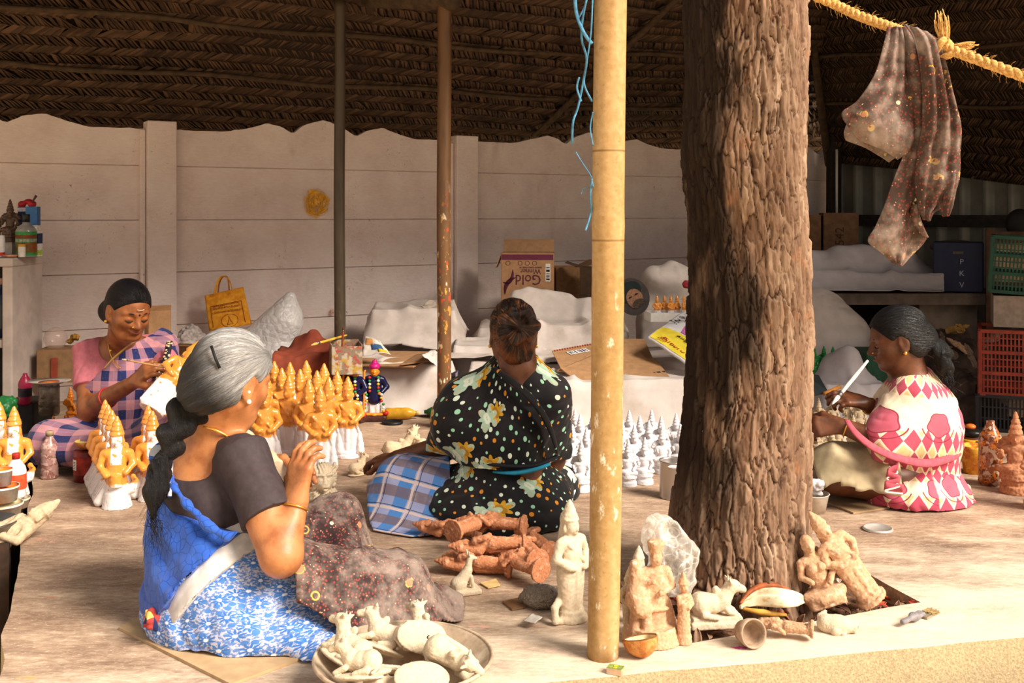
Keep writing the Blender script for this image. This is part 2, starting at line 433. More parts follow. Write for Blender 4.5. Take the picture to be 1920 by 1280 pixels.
WD, WN = A(.859, .511, 0), A(.511, -.859, 0); W0 = A(-2.046, 6.2, 0)      # along the wall, out of the wall, first pillar
def WP(t, s, z): return W0+WD*t+WN*s+A(0, 0, z)
RW = np.array([WD, -WN, (0, 0, 1)]).T
# platform floor with the tree pit cut out of it --------------------
def polyfill(rings, z):
    import bmesh
    bm = bmesh.new(); es = []
    for r in rings:
        vs = [bm.verts.new((x, y, z)) for x, y in r]; es += [bm.edges.new((vs[i], vs[(i+1) % len(vs)])) for i in range(len(vs))]
    bmesh.ops.triangle_fill(bm, use_beauty=True, use_dissolve=False, edges=es); bm.normal_update()
    bm.verts.index_update(); v = np.array([q.co for q in bm.verts]); f = [tuple(q.index for q in p.verts) if p.normal.z > 0 else tuple(q.index for q in reversed(p.verts)) for p in bm.faces]
    bm.free(); return v, f
def wob_line(a, b, n, amp, sd):
    t = np.linspace(0, 1, n, endpoint=False)[:, None]; p = A(*a)+(A(*b)-A(*a))*t; return p+amp*np.stack([fbm(np.stack([p[:, 0]*6, p[:, 1]*6, p[:, 0]*0+sd+i*9], 1)) for i in (0, 1)], 1)
C0, C1, C2, C3, C4 = (-1.055, 2.15), (4.2, 3.243), (5.2, 9.5), (-3.2, 7.6), (-1.877, 4.18)
outer = np.concatenate([wob_line(C0, C1, 90, .012, 1), wob_line(C1, C2, 4, 0, 2), wob_line(C2, C3, 4, 0, 3), wob_line(C3, C4, 12, .015, 4), wob_line(C4, C0, 40, .015, 5)])
PIT = [(.36, 2.57), (1.10, 2.876), (.96, 3.36), (.24, 3.08)]
pit = np.concatenate([wob_line(PIT[i], PIT[(i+1) % 4], 14, .008, 9+i) for i in range(4)])
g = polyfill([outer, pit], 0.0)
def skirt(r, z0, z1):
    n = len(r); v = np.concatenate([np.c_[r, np.full(n, z0)], np.c_[r, np.full(n, z1)]]); return v, [(i, i+n, (i+1) % n+n, (i+1) % n) for i in range(n)]
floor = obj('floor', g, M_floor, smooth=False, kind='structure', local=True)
obj('trim_1', gjoin(skirt(outer, -.0, -.42)), plain('#b59f7c', .95, .14, 170, .6, .004), smooth=False, kind='structure', local=True)
obj('trim_2', gjoin(skirt(pit[::-1], 0, -.09)), plain('#b89b7c', .95, .2, 50, .6), smooth=False, kind='structure', local=True)
obj('ground', ggrid(lambda u, v: ((u-.5)*60, (v-.5)*60+8, u*0-.40), 3, 3), M_ground, smooth=False, kind='structure', local=True)
obj('step', gbox((2.1, 2.38, -.245), (3.4, .7, .30), rot=.205), plain('#ece0c8', .95, .1, 60, .5), kind='structure', smooth=False)
def leafbed(u, v):
    a, b_, c, d = [np.array(q) for q in PIT]; p = (a[None, None]*((1-u)*(1-v))[..., None]+b_*(u*(1-v))[..., None]+c*(u*v)[..., None]+d*((1-u)*v)[..., None])
    x, y = p[..., 0], p[..., 1]; return x, y, -.045+.022*fbm(np.stack([x*9, y*9, x*0], -1))
obj('soil', ggrid(leafbed, 30, 30), M_soil, kind='structure', local=True)

# back wall of precast panels between pillars ------------------------
wall = struct('wall_back', tuple(W0))
obj('backing', gbox(WP(1, -.05, .58), (11, .05, 1.7), R=RW), M_wall, wall, smooth=False)
zc = [-.35, .08, .39, .70, 1.005, 1.32]
tp = [-4.2, -2.1, 0, 2.0, 4.08, 6.2]
for i in range(5):
    a, b_ = tp[i]+.07, tp[i+1]-.07
    for k in range(5):
        L = b_-a; c = WP((a+b_)/2, -.03-.004*((i*3+k*5) % 3), (zc[k]+zc[k+1])/2)
        obj('panel', gbox(c, (L, .05, zc[k+1]-zc[k]-.0035), R=RW), M_wall, wall, smooth=False, bev=.004)
    u = np.linspace(0, 1, 81); hz = np.interp(u, [0, .17, .24, .31, .36, .395, .43, .5, .57, .62, .66, .72, .78, .84, 1], [1.533, 1.533, 1.56, 1.595, 1.575, 1.535, 1.59, 1.632, 1.59, 1.535, 1.575, 1.597, 1.56, 1.533, 1.533])
    hz = hz+.004*fbm(np.stack([u*40, u*0+i, u*0], 1)); q = []; fs = []
    for m, uu in enumerate(u):
        for s_, z_ in ((-.005, 1.3225), (-.005, hz[m]), (-.055, hz[m]), (-.055, 1.3225)): q.append(WP(a+(b_-a)*uu, s_, z_))
    for m in range(80):
        for e in range(4): fs.append((m*4+e, m*4+(e+1) % 4, m*4+4+(e+1) % 4, m*4+4+e))
    obj('panel', (np.array(q), fs+[(3, 2, 1, 0), (320, 321, 322, 323)]), M_wall, wall, smooth=False)
for i, t in enumerate(tp):
    hgt = [1.56, 1.57, 1.577, 1.565, 1.57, 1.57][i]
    obj('pillar', gbox(WP(t, -.0, hgt/2-.18), (.165, .12, hgt+.36), R=RW), M_wall, wall, smooth=False, bev=.006)
    obj('pillar_lip', gbox(WP(t-.10, -.012, hgt/2-.2), (.03, .07, hgt+.3), R=RW), M_wall, wall, smooth=False, bev=.006)
# yellow chalk sun and orange splash rubbed on the wall
def splash(px, py, r, hexc, seed, s=.001):
    Y = 24950/(4320-px); c = A(*P(px, py, Y)); t = (c-W0)@WD; pts = []
    lines = []
    for j in range(11):
        a0 = random.random()*6; n = 26; th = np.linspace(0, 5.5, n)+a0; rr = r*(.25+.75*j/10)*(1+.12*np.sin(th*3+j))
        pp = np.array([WP(t+rr[k]*math.cos(th[k])*.95, .0025+.0004*j, c[2]+rr[k]*math.sin(th[k])*1.05) for k in range(n)]); lines.append(gtube(pp, r*.055, 4, flat=.25))
    return gjoin(*lines)
cm = A(*P(593, 381, 24950/(4320-593))); ct = (cm-W0)@WD; dsc = np.linspace(0, 2*PI, 40, endpoint=False); rr = .086*(1+.10*np.sin(dsc*3+1)+.07*np.sin(dsc*7))
b = Mat('chalk'); v = b.coord('Object'); M_chalk = b.done('#efb53e', .95, alpha=b.noise(v, 55, 4, .7).step(.40, .52))
obj('chalk_mark', (np.array([WP(ct, .0015, cm[2])]+[WP(ct+r*math.cos(a)*.92, .0015, cm[2]+r*math.sin(a)) for r, a in zip(rr, dsc)]), [(0, i+1, (i+1) % 40+1) for i in range(40)]), M_chalk, wall, smooth=False)
obj('chalk_mark', splash(593, 381, .078, '#d9a23a', 1), plain('#f0b945', .9, .1), wall)
obj('paint_splash', splash(621, 585, .02, '#d88038', 2), plain('#cf7c3a', .9, .1), wall)

# corrugated sheet wall on the shaded side ---------------------------
CX = A(2.72, 9.02, 0); RD = A(.511, -.859, 0)
def corr(u, v):
    w = u*4.2; ph = (w/.2) % 1; d = np.interp(ph, [0, .12, .22, .42, .52, 1], [0, 0, .045, .045, 0, 0])
    return CX[0]+RD[0]*w+d*-.859, CX[1]+RD[1]*w-d*.511, v*2.6-.3
wr = obj('wall_right', ggrid(corr, 421, 2), plain('#77756b', .55, .12, 6, .1, metal=.3), kind='structure', local=True, smooth=False, solid=.003)
obj('girt', gbox(CX+RD*2.1+A(-.05, -.03, .985), (4.2, .05, .09), R=np.array([RD, (.859, .511, 0), (0, 0, 1)]).T), plain('#2a2420', .8, .2), wr, smooth=False)

# thatch of woven palm leaf mats ------------------------------------
def m_thatch():
    b = Mat('dry_palm_leaf'); v = b.coord('Object'); n = b.noise(v, 7, 3); n2 = b.noise(v, 60, 2); a = b.xyz(b.attr('tint'))[0]
    c = b.mix(b.mix('#3b2c22', '#624a37', a), '#281c14', n.step(.45, .7)*.6)
    return b.done(b.mix(c, '#7d5a3a', n2.step(.62, .8)*.3), .8, n2, .4, .003, spec=.2)
M_thatch = m_thatch(); M_cane = plain('#4a3826', .75, .2, 20, .4)
ceil = struct('ceiling', (0, 0, 0))
def thatch(c00, c10, c01, c11, rowh=.085, sw=.021, keep=0, seed=1):
    c00, c10, c01, c11 = [A(*q) for q in (c00, c10, c01, c11)]; rg = np.random.default_rng(seed)
    LU = (np.linalg.norm(c10-c00)+np.linalg.norm(c11-c01))/2; LV = (np.linalg.norm(c01-c00)+np.linalg.norm(c11-c10))/2
    nr = int(LV/rowh); nc = int(LU/sw); n0 = np.cross(c10-c00, c01-c00); n0 /= np.linalg.norm(n0)
    if n0[2] > 0: n0 = -n0                                         # towards the room below
    def S(u, v): u = np.asarray(u)[..., None]; v = np.asarray(v)[..., None]; return c00*(1-u)*(1-v)+c10*u*(1-v)+c01*(1-u)*v+c11*u*v
    j, i = np.meshgrid(np.arange(nr), np.arange(nc), indexing='ij'); j = j.ravel(); i = i.ravel(); m = len(i)
    wobr = .012*np.sin(i*sw*3+seed)*1.0
    sl = np.where(j % 2 == 0, 1, -1)*rowh*.62
    jit = lambda a: rg.normal(0, a, m)
    u0 = i*sw; v0 = j*rowh+wobr; ang = jit(.004)
    q = []
    tw = .0065
    for (du, dv, dn) in ((0, -.12, -.004), (1, -.12, .0), (1, 1.12, .0), (0, 1.12, -.004)):
        uu = u0+du*sw*1.12+sl*(dv if dv > 0 else dv)+ang*dv*3; vv = v0+dv*rowh
        lift = dn+np.where(dv > 0, tw, -.001)*(.6+rg.random(m)*.8)+np.where(du > 0, .004, 0)
        q.append(S(uu/LU, vv/LV)+n0*lift[:, None])
    q = np.stack(q, 1)
    sag = .02*np.sin(q[..., 0]*2.2+seed)*np.sin(q[..., 2]*4); q = q+n0*sag[..., None]
    ok = rg.random(m) > .012; q = q[ok]; m = len(q)
    tint = np.repeat(rg.random(m), 4)
    back = (np.array([S(0., 0.), S(1., 0.), S(1., 1.), S(0., 1.)])-n0*.02, [(0, 1, 2, 3)])
    p = obj('palm_mat', back, plain('#2b1d12', .95, .2), ceil, smooth=False, solid=.012)
    v = q.reshape(-1, 3); f = np.arange(m*4).reshape(m, 4)
    # strips nearest the lens stay pieces of their own
    if keep:
        c = q.mean(1); d = np.linalg.norm(c-A(0, 0, CH), axis=1); px = c[:, 0]/c[:, 1]*FPX+960; py = HOR-(c[:, 2]-CH)/c[:, 1]*FPX
        vis = (px > 5) & (px < 1285) & (py > 5) & (py < 240); d[~vis] = 99; o = np.argsort(d)[:keep]; rest = np.ones(m, bool); rest[o] = False
        for k in o:
            ctr = c[k]; so = obj('palm_strip', (q[k], [(0, 1, 2, 3)]), M_thatch, p, smooth=False, local=True, attrs={'tint': np.full((4, 3), tint[k*4])}, solid=.002)
        f = f[rest]
    o = obj('weave', (v, f), M_thatch, p, smooth=False, kind='stuff', attrs={'tint': np.stack([tint]*3, 1)}, solid=.0015)
    return S
def RF(t, s): return WP(t, s, 1.68+.45*s)
tS = 2.62
S1 = thatch(RF(-2.4, -.8), RF(tS, -.8), RF(-2.4, 2.3), RF(tS, 2.3), keep=280, seed=1)
e0, e1 = RF(tS, -.8), RF(tS, 2.3)
S2 = thatch(e0+A(0, .02, .0), A(3.1, 9.9, 1.45), e1+A(0, .02, 0), A(2.6, 7.2, 3.0), seed=3)
S3 = thatch(P(1556, 300, 8.9), P(1990, 352, 7.0), P(1500, -140, 7.2), P(2100, -330, 5.0), seed=5)
M_pole = plain('#54422f', .6, .2, 12, .3)
for t0, t1, s in ((-2.4, tS, .37), (-2.4, tS, .84), (-2.4, tS, 1.35)):
    pts = [RF(t0+(t1-t0)*k/14, s)+A(0, 0, -.035+.012*math.sin(k*1.7+s*5)) for k in range(15)]
    obj('purlin', gtube(pts, .014, 8, 40), M_cane, ceil)
for v_ in (.34, .55, .78):
    obj('purlin', gtube([S2(k/8, v_)+A(0, 0, -.035+.008*math.sin(k*2)) for k in range(9)], .014, 8, 30), M_cane, ceil)
    obj('purlin', gtube([S3(k/8, v_-.05)+A(0, -.03, -.02+.008*math.sin(k*2)) for k in range(9)], .014, 8, 30), M_cane, ceil)
obj('rafter', gtube([RF(tS, s)+A(0, 0, -.05) for s in np.linspace(-.1, 2.3, 8)], .02, 8, 20), M_cane, ceil)
obj('rafter', gtube([S3(0.0, s)+A(-.02, -.03, -.04) for s in np.linspace(0, 1, 8)], .03, 8, 20), M_cane, ceil)
# the roof runs on above the frame towards the open front
def slab(name, pts, th=.05): obj(name, (np.array(pts), [(0, 1, 2, 3)]), M_thatch, ceil, smooth=False, solid=th, attrs={'tint': np.full((4, 3), .3)})
slab('roof_slope', [RF(-2.4, 2.25), RF(tS, 2.25), RF(tS, 3.3)*A(1,1,0)+A(0,0,2.62), RF(-2.4, 3.6)*A(1,1,0)+A(0,0,2.5)])
slab('roof_slope', [RF(tS, 2.25), A(2.6, 7.2, 3.0), A(4.3, 5.9, 2.8), RF(tS, 3.3)*A(1,1,0)+A(0,0,2.62)])
slab('roof_slope', [A(2.6, 7.2, 3.0), A(4.2, 7.6, 2.6), A(5.6, 6.2, 2.2), A(4.3, 5.9, 2.8)])
slab('roof_slope', [P(1990, 352, 7.0), P(2100, -330, 5.0), A(5.0, 5.6, 2.2), A(5.0, 6.4, 1.2)])
slab('roof_slope', [A(2.0, 4.9, 2.2), A(2.9, 3.4, 2.2), A(7, 3.2, 2.1), A(7, 6.8, 1.9), A(3.6, 6.6, 2.1)][:4])  # unseen roof stretch, added to keep the sun off the crate corner
# loose leaf ends lit behind the tree
fr = []
for k in range(150):
    px = random.uniform(1508, 1558); py = random.uniform(30, 240); p = A(*P(px, py, 8.6+random.random()*.2)); a = random.uniform(-.6, .6)
    d = A(math.sin(a), 0, -math.cos(a))*random.uniform(.05, .13); w = A(math.cos(a), .1, math.sin(a))*.009; fr.append((np.array([p-w, p+w, p+d+w*.3, p+d-w*.3]), [(0, 1, 2, 3)]))
g = gjoin(*fr); obj('leaf_fringe', g, M_thatch, ceil, smooth=False, kind='stuff', attrs={'tint': np.full((len(g[0]), 3), .9)}, solid=.0015)
# posts --------------------------------------------------------------
def m_post(base, spots, light='#d8cfc4', zt=1.0):
    b = Mat('painted_post'); v = b.coord('Object'); n = b.noise(b.mapv(v, (1, 1, .25)), 18, 4); c = b.mix(base, '#1d140d', n.step(.45, .75)*.5)
    z = b.xyz(v)[2]; lo = z.step(zt+.25, zt-.15)
    for i, h in enumerate(spots):
        k = b.noise(b.mapv(v, (1, 1, .45), loc=(i*3.3, 0, 0)), 22+i*9, 3, .6).step(.60, .66); c = b.mix(c, h, k*lo)
    return b.done(c, .45, n, .3, .003, spec=.4)
def post(name, label, base, r0, r1, top, mat, joints=(), lean=0):
    b0 = A(*base); t = A(*top); n = 60; zs = np.linspace(0, 1, n); rr = r0+(r1-r0)*zs
    for j in joints: rr = rr+.0012*np.exp(-((zs-j)/.004)**2)
    pts = b0+(t-b0)*zs[:, None]+.002*np.stack([np.sin(zs*9), np.cos(zs*7), zs*0], 1)
    o = obj(name, gtube(pts, rr, 28), mat); return tag(o, label, 'post')
b = Mat('weathered_bamboo'); v = b.coord('Object'); n = b.noise(b.mapv(v, (1, 1, .12)), 14, 5); n2 = b.noise(v, 55, 4, .65); z = b.xyz(v)[2]
c = b.ramp(n*.6+n2*.4, [(.28, '#8a683a'), (.45, '#a68250'), (.6, '#bb9868'), (.8, '#d2b48a')])
lo = z.step(1.15, .5); c = b.mix(c, '#efe3cc', b.noise(b.mapv(v, (1, 1, .6)), 24, 4, .7).step(.57, .68)*lo*.8); c = b.mix(c, '#8d6a3c', b.noise(v, 75, 3).step(.62, .7)*.5)
c = b.mix(c, '#d2622c', b.noise(b.mapv(v, (1, 1, .8), loc=(5, 0, 0)), 19, 2).step(.74, .77)*lo)
c = b.mix(c, '#d7dbe0', b.noise(b.mapv(v, (1, 1, .8), loc=(9, 2, 0)), 17, 2).step(.73, .76)*lo)
for zj in (.985, 1.195): c = b.mix(c, '#6d4c22', (z-zj).abs().step(.004, .0008)*.7)
M_bamboo = b.done(c, .5, n2*.5+n, .25, .003, spec=.35)
post('bamboo_post', 'thick pale yellow bamboo post standing before the tree, paint smeared', G(1133, 1243)+V(0, .036, -.0), .0375, .039, P(1157, -840, 2.52), M_bamboo, joints=(.32, .39, .7))
M_rust = m_post('#6b4a2b', ['#b97f33', '#d9c9a8', '#b8442a', '#c8933a'])
post('painted_post', 'thin rusty post splashed with white and orange paint by the dotted saree', G(832, 803), .034, .034, P(833, 4, 5.2), M_rust)
obj('crossbeam', gtube([P(620, -4, 6.0), P(850, 0, 5.15)], .05, 10), M_cane, ceil)
M_oliv = m_post('#4d4030', ['#5b4c38'])
post('olive_post', 'dark olive pole against the white wall beside the yellow sun drawing', (-.905, 5.6, 0), .030, .028, P(637, 2, 5.6), M_oliv)
post('corner_post', 'blackened post behind the tree where white wall meets metal sheet', (2.62, 8.72, 0), .06, .06, P(1567, -60, 8.72), plain('#241b15', .8, .2))
o = obj('conduit', gtube([P(1569, 280, 8.6), P(1569, 405, 8.6)], .010, 8), plain('#cfcac2', .5, .05)); tag(o, 'thin white pipe fixed down the blackened corner post', 'pipe')

# tree -----------------------------------------------------------------
def bark(nu=460, nv=1150):
    zs = np.linspace(-.09, 2.75, nv); py = HOR+(CH-zs)*FPX/3.0
    L = np.interp(py, [-60, 0, 150, 300, 420, 600, 780, 900, 990, 1100, 1180], [1291, 1290, 1289, 1286, 1297, 1297, 1288, 1275, 1265, 1262, 1250]); Rr = np.interp(py, [-60, 0, 300, 500, 640, 780, 900, 1000, 1100, 1180], [1512, 1512, 1506, 1513, 1521, 1517, 1516, 1512, 1520, 1532])
    cx = ((L+Rr)/2-960)*3.0/FPX; rad = (Rr-L)/2*3.0/FPX; th = np.linspace(0, 2*PI, nu, endpoint=False)
    T, Z = np.meshgrid(th, zs, indexing='ij')
    w = np.stack([np.cos(T)*3, np.sin(T)*3, Z*7], -1); wz = np.stack([np.cos(T)*9, np.sin(T)*9, Z*16], -1)
    def cells(per, ch, am, sd):
        U = T/(2*PI)*per+am*fbm(w, 2, 3+sd)+.42*am*fbm(wz, 3, 9+sd)+Z*per*.035; Vv = Z/ch+.8*fbm(w*1.3, 2, 5+sd)+.5*fbm(wz*1.3, 3, 21+sd)
        iu, iv = np.floor(U).astype(int), np.floor(Vv).astype(int); f1 = np.full(U.shape, 9.); f2 = np.full(U.shape, 9.); cid = np.zeros(U.shape)
        for a in (-1, 0, 1):
            for c in (-1, 0, 1):
                gx, gy = iu+a, iv+c; m = gx % per; jx = hash3(m, gy, m*0, 1+sd); jy = hash3(m, gy, m*0, 2+sd)
                d = np.sqrt((gx+.1+.8*jx-U)**2+((gy+jy-Vv)*.72)**2); idv = hash3(m, gy, m*0, 3+sd)
                n1 = d < f1; f2 = np.where(n1, f1, np.minimum(f2, d)); cid = np.where(n1, idv, cid); f1 = np.minimum(f1, d)
        return f2-f1, cid+0*U
    e, cid = cells(31, .16, .75, 0); e2, cid2 = cells(64, .075, .9, 40)
    e = np.clip(e/.15, 0, 1)**.7; e2 = np.clip(e2/.16, 0, 1)
    h = .0095*e*(.25+.75*cid)+.0062*cid2*e2*e+.0016*e2*e+.0035*e*np.sin(T*31+cid*40+3*fbm(wz, 2, 77))*cid+.004*fbm(wz*.6, 3, 2)+.0018*fbm(np.stack([np.cos(T)*40, np.sin(T)*40, Z*50], -1), 2, 4)
    e = e*(.55+.45*e2)
    flare = .02*np.exp(-(Z+.05)/.12)*(1+np.sin(T*5+.6))*.7
    R = rad[None, :]-.006+h+flare+.006*fbm(np.stack([np.cos(T)*1.3, np.sin(T)*1.3, Z*2], -1), 2, 8)
    x = cx[None, :]+R*np.cos(T); y = 3.02+R*np.sin(T)
    p = np.stack([x, y, Z], -1).reshape(-1, 3); i = np.arange(nu*nv).reshape(nu, nv); i = np.concatenate([i, i[:1]], 0)
    f = np.stack([i[:-1, :-1], i[1:, :-1], i[1:, 1:], i[:-1, 1:]], -1).reshape(-1, 4)
    return (p, f), np.stack([h/.016, (cid+cid2)/2, e], -1).reshape(-1, 3)
g, at = bark()
b = Mat('rough_bark'); hh, cid, ee = b.xyz(b.attr('bark')); v = b.coord('Object'); n = b.noise(b.mapv(v, (1, 1, .3)), 60, 4, .65); n2 = b.noise(v, 5, 3)
c = b.ramp(n*.5+cid*.3+n2*.25, [(.25, '#50382a'), (.45, '#755946'), (.62, '#947862'), (.8, '#b39a83')])
c = b.mix('#3a241a', c, ee.step(.02, .55)); c = b.mix(c, '#a4663a', b.noise(v, 12, 3).step(.6, .7)*.25)
x_, y_, z_ = b.xyz(v)
soot_and_shade = (b.noise(b.mapv(v, (1, 1, .35)), 7, 4)-x_*1.6).step(.52, .72)*z_.step(.05, .45); c = b.mix(c, '#1c130e', soot_and_shade*.93)  # blackened side of the trunk: soot, with the shade painted in as well
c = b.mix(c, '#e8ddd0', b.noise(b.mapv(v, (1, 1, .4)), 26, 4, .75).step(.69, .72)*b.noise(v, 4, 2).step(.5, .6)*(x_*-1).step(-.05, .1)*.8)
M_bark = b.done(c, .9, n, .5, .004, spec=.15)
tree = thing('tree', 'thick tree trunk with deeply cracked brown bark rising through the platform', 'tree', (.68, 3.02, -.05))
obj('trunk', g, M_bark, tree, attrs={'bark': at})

# ================================================================ PEOPLE
def m_skin(hexc, dark):
    b = Mat('skin'); n = b.noise(sc=22, det=4); c = b.mix(dark, hexc, n.step(.25, .65)); f = b.noise(sc=420, det=2)
    return b.done(c, .46, f*.5+b.noise(sc=160, det=2), .22, .0015, spec=.45)
def m_hair(stops, wav=0., spec=.22, rough=.42):
    b = Mat('hair'); u, w, q = b.xyz(b.attr('flow')); vv = b.vec(u, w*.16, q)
    n = b.noise(vv, 9, 4, .7, wav); n2 = b.noise(b.vec(u*1.0, w*.1, q), 34, 3, .7, wav*.5); c = b.ramp(n*.55+n2*.45, stops)
    return b.done(c, rough, n*.5+n2, .8, .006, spec=spec)
M_sk1, M_sk2, M_sk3, M_sk4 = m_skin('#b97a4c', '#94562f'), m_skin('#96592f', '#6f3d1f'), m_skin('#6c3e25', '#4d2a18'), m_skin('#6a3c22', '#482716')
M_gold = Mat('gold').done('#e0a94e', .28, metal=.85)
M_pearl = Mat('pearl').done('#efe2d0', .2, spec=.7)
M_black = plain('#141011', .6, .1)
def head(c, fwd, up, hh, neck_to, neck_r=.05, ears=1, jaw=1.0, k=.02):
    f = V(fwd).normalized(); u = V(up); u = (u-f*u.dot(f)).normalized(); r = f.cross(u); c = V(c); R = np.array([f, r, u]).T
    def at(a, b, e): return np.array(c+(f*a+r*b+u*e)*hh)
    def E(a, b, e, ra, rb, re, kk=k): return El(at(a, b, e), (ra*hh, rb*hh, re*hh), R, kk)
    o = [E(-.06, 0, .12, .43, .335, .38), E(.10, 0, -.10, .29, .27, .36, .03), E(.2, 0, -.35, .15*jaw, .16, .13, .03)]
    for s in (-1, 1):
        o += [Cn(at(.02, s*.24, -.2), at(.2, s*.12, -.38), .07*hh, .07*hh, .03), E(.2, s*.16, -.1, .14, .12, .12, .02), Cn(at(.355, s*.04, .075), at(.27, s*.21, .085), .038*hh, .04*hh, .012)]
    for s in (-1, 1): o += [Sub(E(.42, s*.135, .0, .085, .09, .05), .02), E(.30, s*.135, -.005, .07, .085, .055, .006)]
    o += [Cn(at(.35, 0, .06), at(.455, 0, -.11), .035*hh, .052*hh, .015), E(.40, -.055, -.125, .05, .04, .035, .008), E(.40, .055, -.125, .05, .04, .035, .008),
          E(.36, 0, -.215, .06, .11, .035, .008), E(.355, 0, -.262, .055, .09, .034, .006), E(.31, 0, -.37, .07, .09, .06, .015)]
    if ears:
        for s in (-1, 1):
            o += [El(at(-.04, s*.345, -.02), (.085*hh, .03*hh, .15*hh), np.array([f*.95+r*(s*-.2), r, u]).T, .008), Sub(E(-.02, s*.385, .01, .045, .03, .085), .01), El(at(-.0, s*.335, -.15), (.045*hh, .03*hh, .05*hh), R, .008)]
    o += [Cn(at(-.12, 0, -.22), neck_to, neck_r, neck_r*1.12, .03)]
    return o, at, R
def hair_cap(at, R, hh, tie, puff=1.0, extra=(), cutc=.055, cell=.005, disp=None, nrm=(.75, -.66)):
    n = R[:, 0]*nrm[0]+R[:, 2]*nrm[1]; o = [El(at(-.07, 0, .135), (.455*hh*puff, .365*hh*puff, .405*hh*puff), R, .02), El(at(-.2, 0, -.12), (.3*hh, .3*hh*puff, .26*hh), R, .04)]
    o += [Cut(at(cutc*nrm[0]/(nrm[0]**2+nrm[1]**2), 0, cutc*nrm[1]/(nrm[0]**2+nrm[1]**2)), n)]
    for s in (-1, 1): o.append(Sub(El(at(.03, s*.37, -.1), (.11*hh, .1*hh, .19*hh), R), .015))
    v, f = sdf(flat([o[:3], o[3:], list(extra)]), cell, disp)
    c = np.array(at(0, 0, .05)); ax = np.array(tie)-c; ax /= np.linalg.norm(ax); e1 = R[:, 2]-ax*ax.dot(R[:, 2]); e1 /= np.linalg.norm(e1); e2 = np.cross(ax, e1)
    d = v-c; ph = np.arctan2(d@e2, -(d@e1)); rr = np.hypot(d@e1, d@e2)
    return (v, f), np.stack([np.cos(ph)*.9+ph*.35, d@ax*8, np.sin(ph)*.9], 1)
def hand(w, d, n, side, s=1.0, curl=(.5, .6, .7, .8), thumb=.5, spread=.12, kk=.006):
    w = np.array(w, float); d = V(d).normalized(); n = V(n); n = (n-d*n.dot(d)).normalized(); l = d.cross(n)*side; o = []
    d, n, l = np.array(d), np.array(n), np.array(l)
    for i, (of, L, r) in enumerate(((.030, .070, .0088), (.010, .078, .009), (-.010, .072, .0086), (-.029, .056, .0076))):
        kn = w+(d*(.088-.004*abs(i-1))+l*of)*s; o.append(Cn(w+l*of*.45*s+d*.012*s, kn, .0145*s, .0115*s, .016)); p = kn; a = curl[i]*.55; dl = l*((1.5-i)*spread)
        for j, q in enumerate((.46, .30, .24)):
            dd = d*math.cos(a)-n*math.sin(a)+dl*.6; dd /= np.linalg.norm(dd); e = p+dd*L*q*s; o.append(Cn(p, e, r*(1.08-.1*j)*s, r*(1-.1*j)*s, kk if j else .008)); p = e; a += curl[i]
    b_ = w+(d*.022+l*.022)*s; m = b_+(d*.035+l*.030-n*.012)*s; t = m+(d*.032+l*(.014-.02*thumb)-n*(.012+.018*thumb))*s; e = t+(d*.024-l*.012*thumb-n*.012*thumb)*s
    o += [Cn(b_, m, .0155*s, .0125*s, .014), Cn(m, t, .0115*s, .0098*s, .006), Cn(t, e, .0098*s, .008*s, .005)]
    return o
def cyl_uv(v, c, R=.22, cone=.7, ref=PI):
    d = v-np.array(c); r = np.hypot(d[:, 0], d[:, 1]); a = np.arctan2(d[:, 1], d[:, 0])+ref; a = np.mod(a, 2*PI); return np.stack([a*R, d[:, 2]-r*cone, r], 1)
def folds(dirv, amp=.006, wl=.07, seed=1, turb=.5, low=.6):   # soft pleats whose crests run along dirv
    dv = np.array(V(dirv).normalized())
    def f(v, n):
        along = v@dv; q = (v-along[:, None]*dv)/wl+dv*(along/wl*.18)[:, None]; q = q+turb*np.stack([fbm(v*9, 2, seed+i) for i in range(3)], 1)
        r = 1-np.abs(vnoise(q, seed))*2; return amp*(r*.7+low*fbm(v*14, 2, seed+3)+.35*(1-np.abs(vnoise(q*2.1, seed+8))*2))
    return f
def merge(*fs): return lambda v, n: sum(f(v, n) for f in fs)
def person(label, loc): return thing('person', label, 'person', tuple(loc))
def small(name, prims, mat, par, cell=.003, **k): return obj(name, sdf(prims, cell), mat, par, **k)
def ring(c, n, r, t, m=40):
    Rf = frame(n); a = np.linspace(0, 2*PI, m+1); return gtube(np.array(c)+r*(np.cos(a)[:, None]*Rf[:, 0]+np.sin(a)[:, None]*Rf[:, 1]), t, 8, caps=False)
def tuft(root_pts, dirs, L, n, rad, seed, droop=.3, wig=.02):     # loose single hairs
    rg = np.random.default_rng(seed); gs = []
    for i in range(n):
        k = rg.integers(len(root_pts)); p = np.array(root_pts[k])+rg.normal(0, .006, 3); d = np.array(dirs[k % len(dirs)])+rg.normal(0, .35, 3); d /= np.linalg.norm(d); l = L*rg.uniform(.5, 1.2); t = np.linspace(0, 1, 6)[:, None]
        gs.append(gtube(p+d*l*t+A(0, 0, -1)*droop*l*t*t+np.sin(t*5+i)*wig*l*rg.normal(0, 1, 3), (rad, rad*.3), 3))
    return gjoin(*gs)

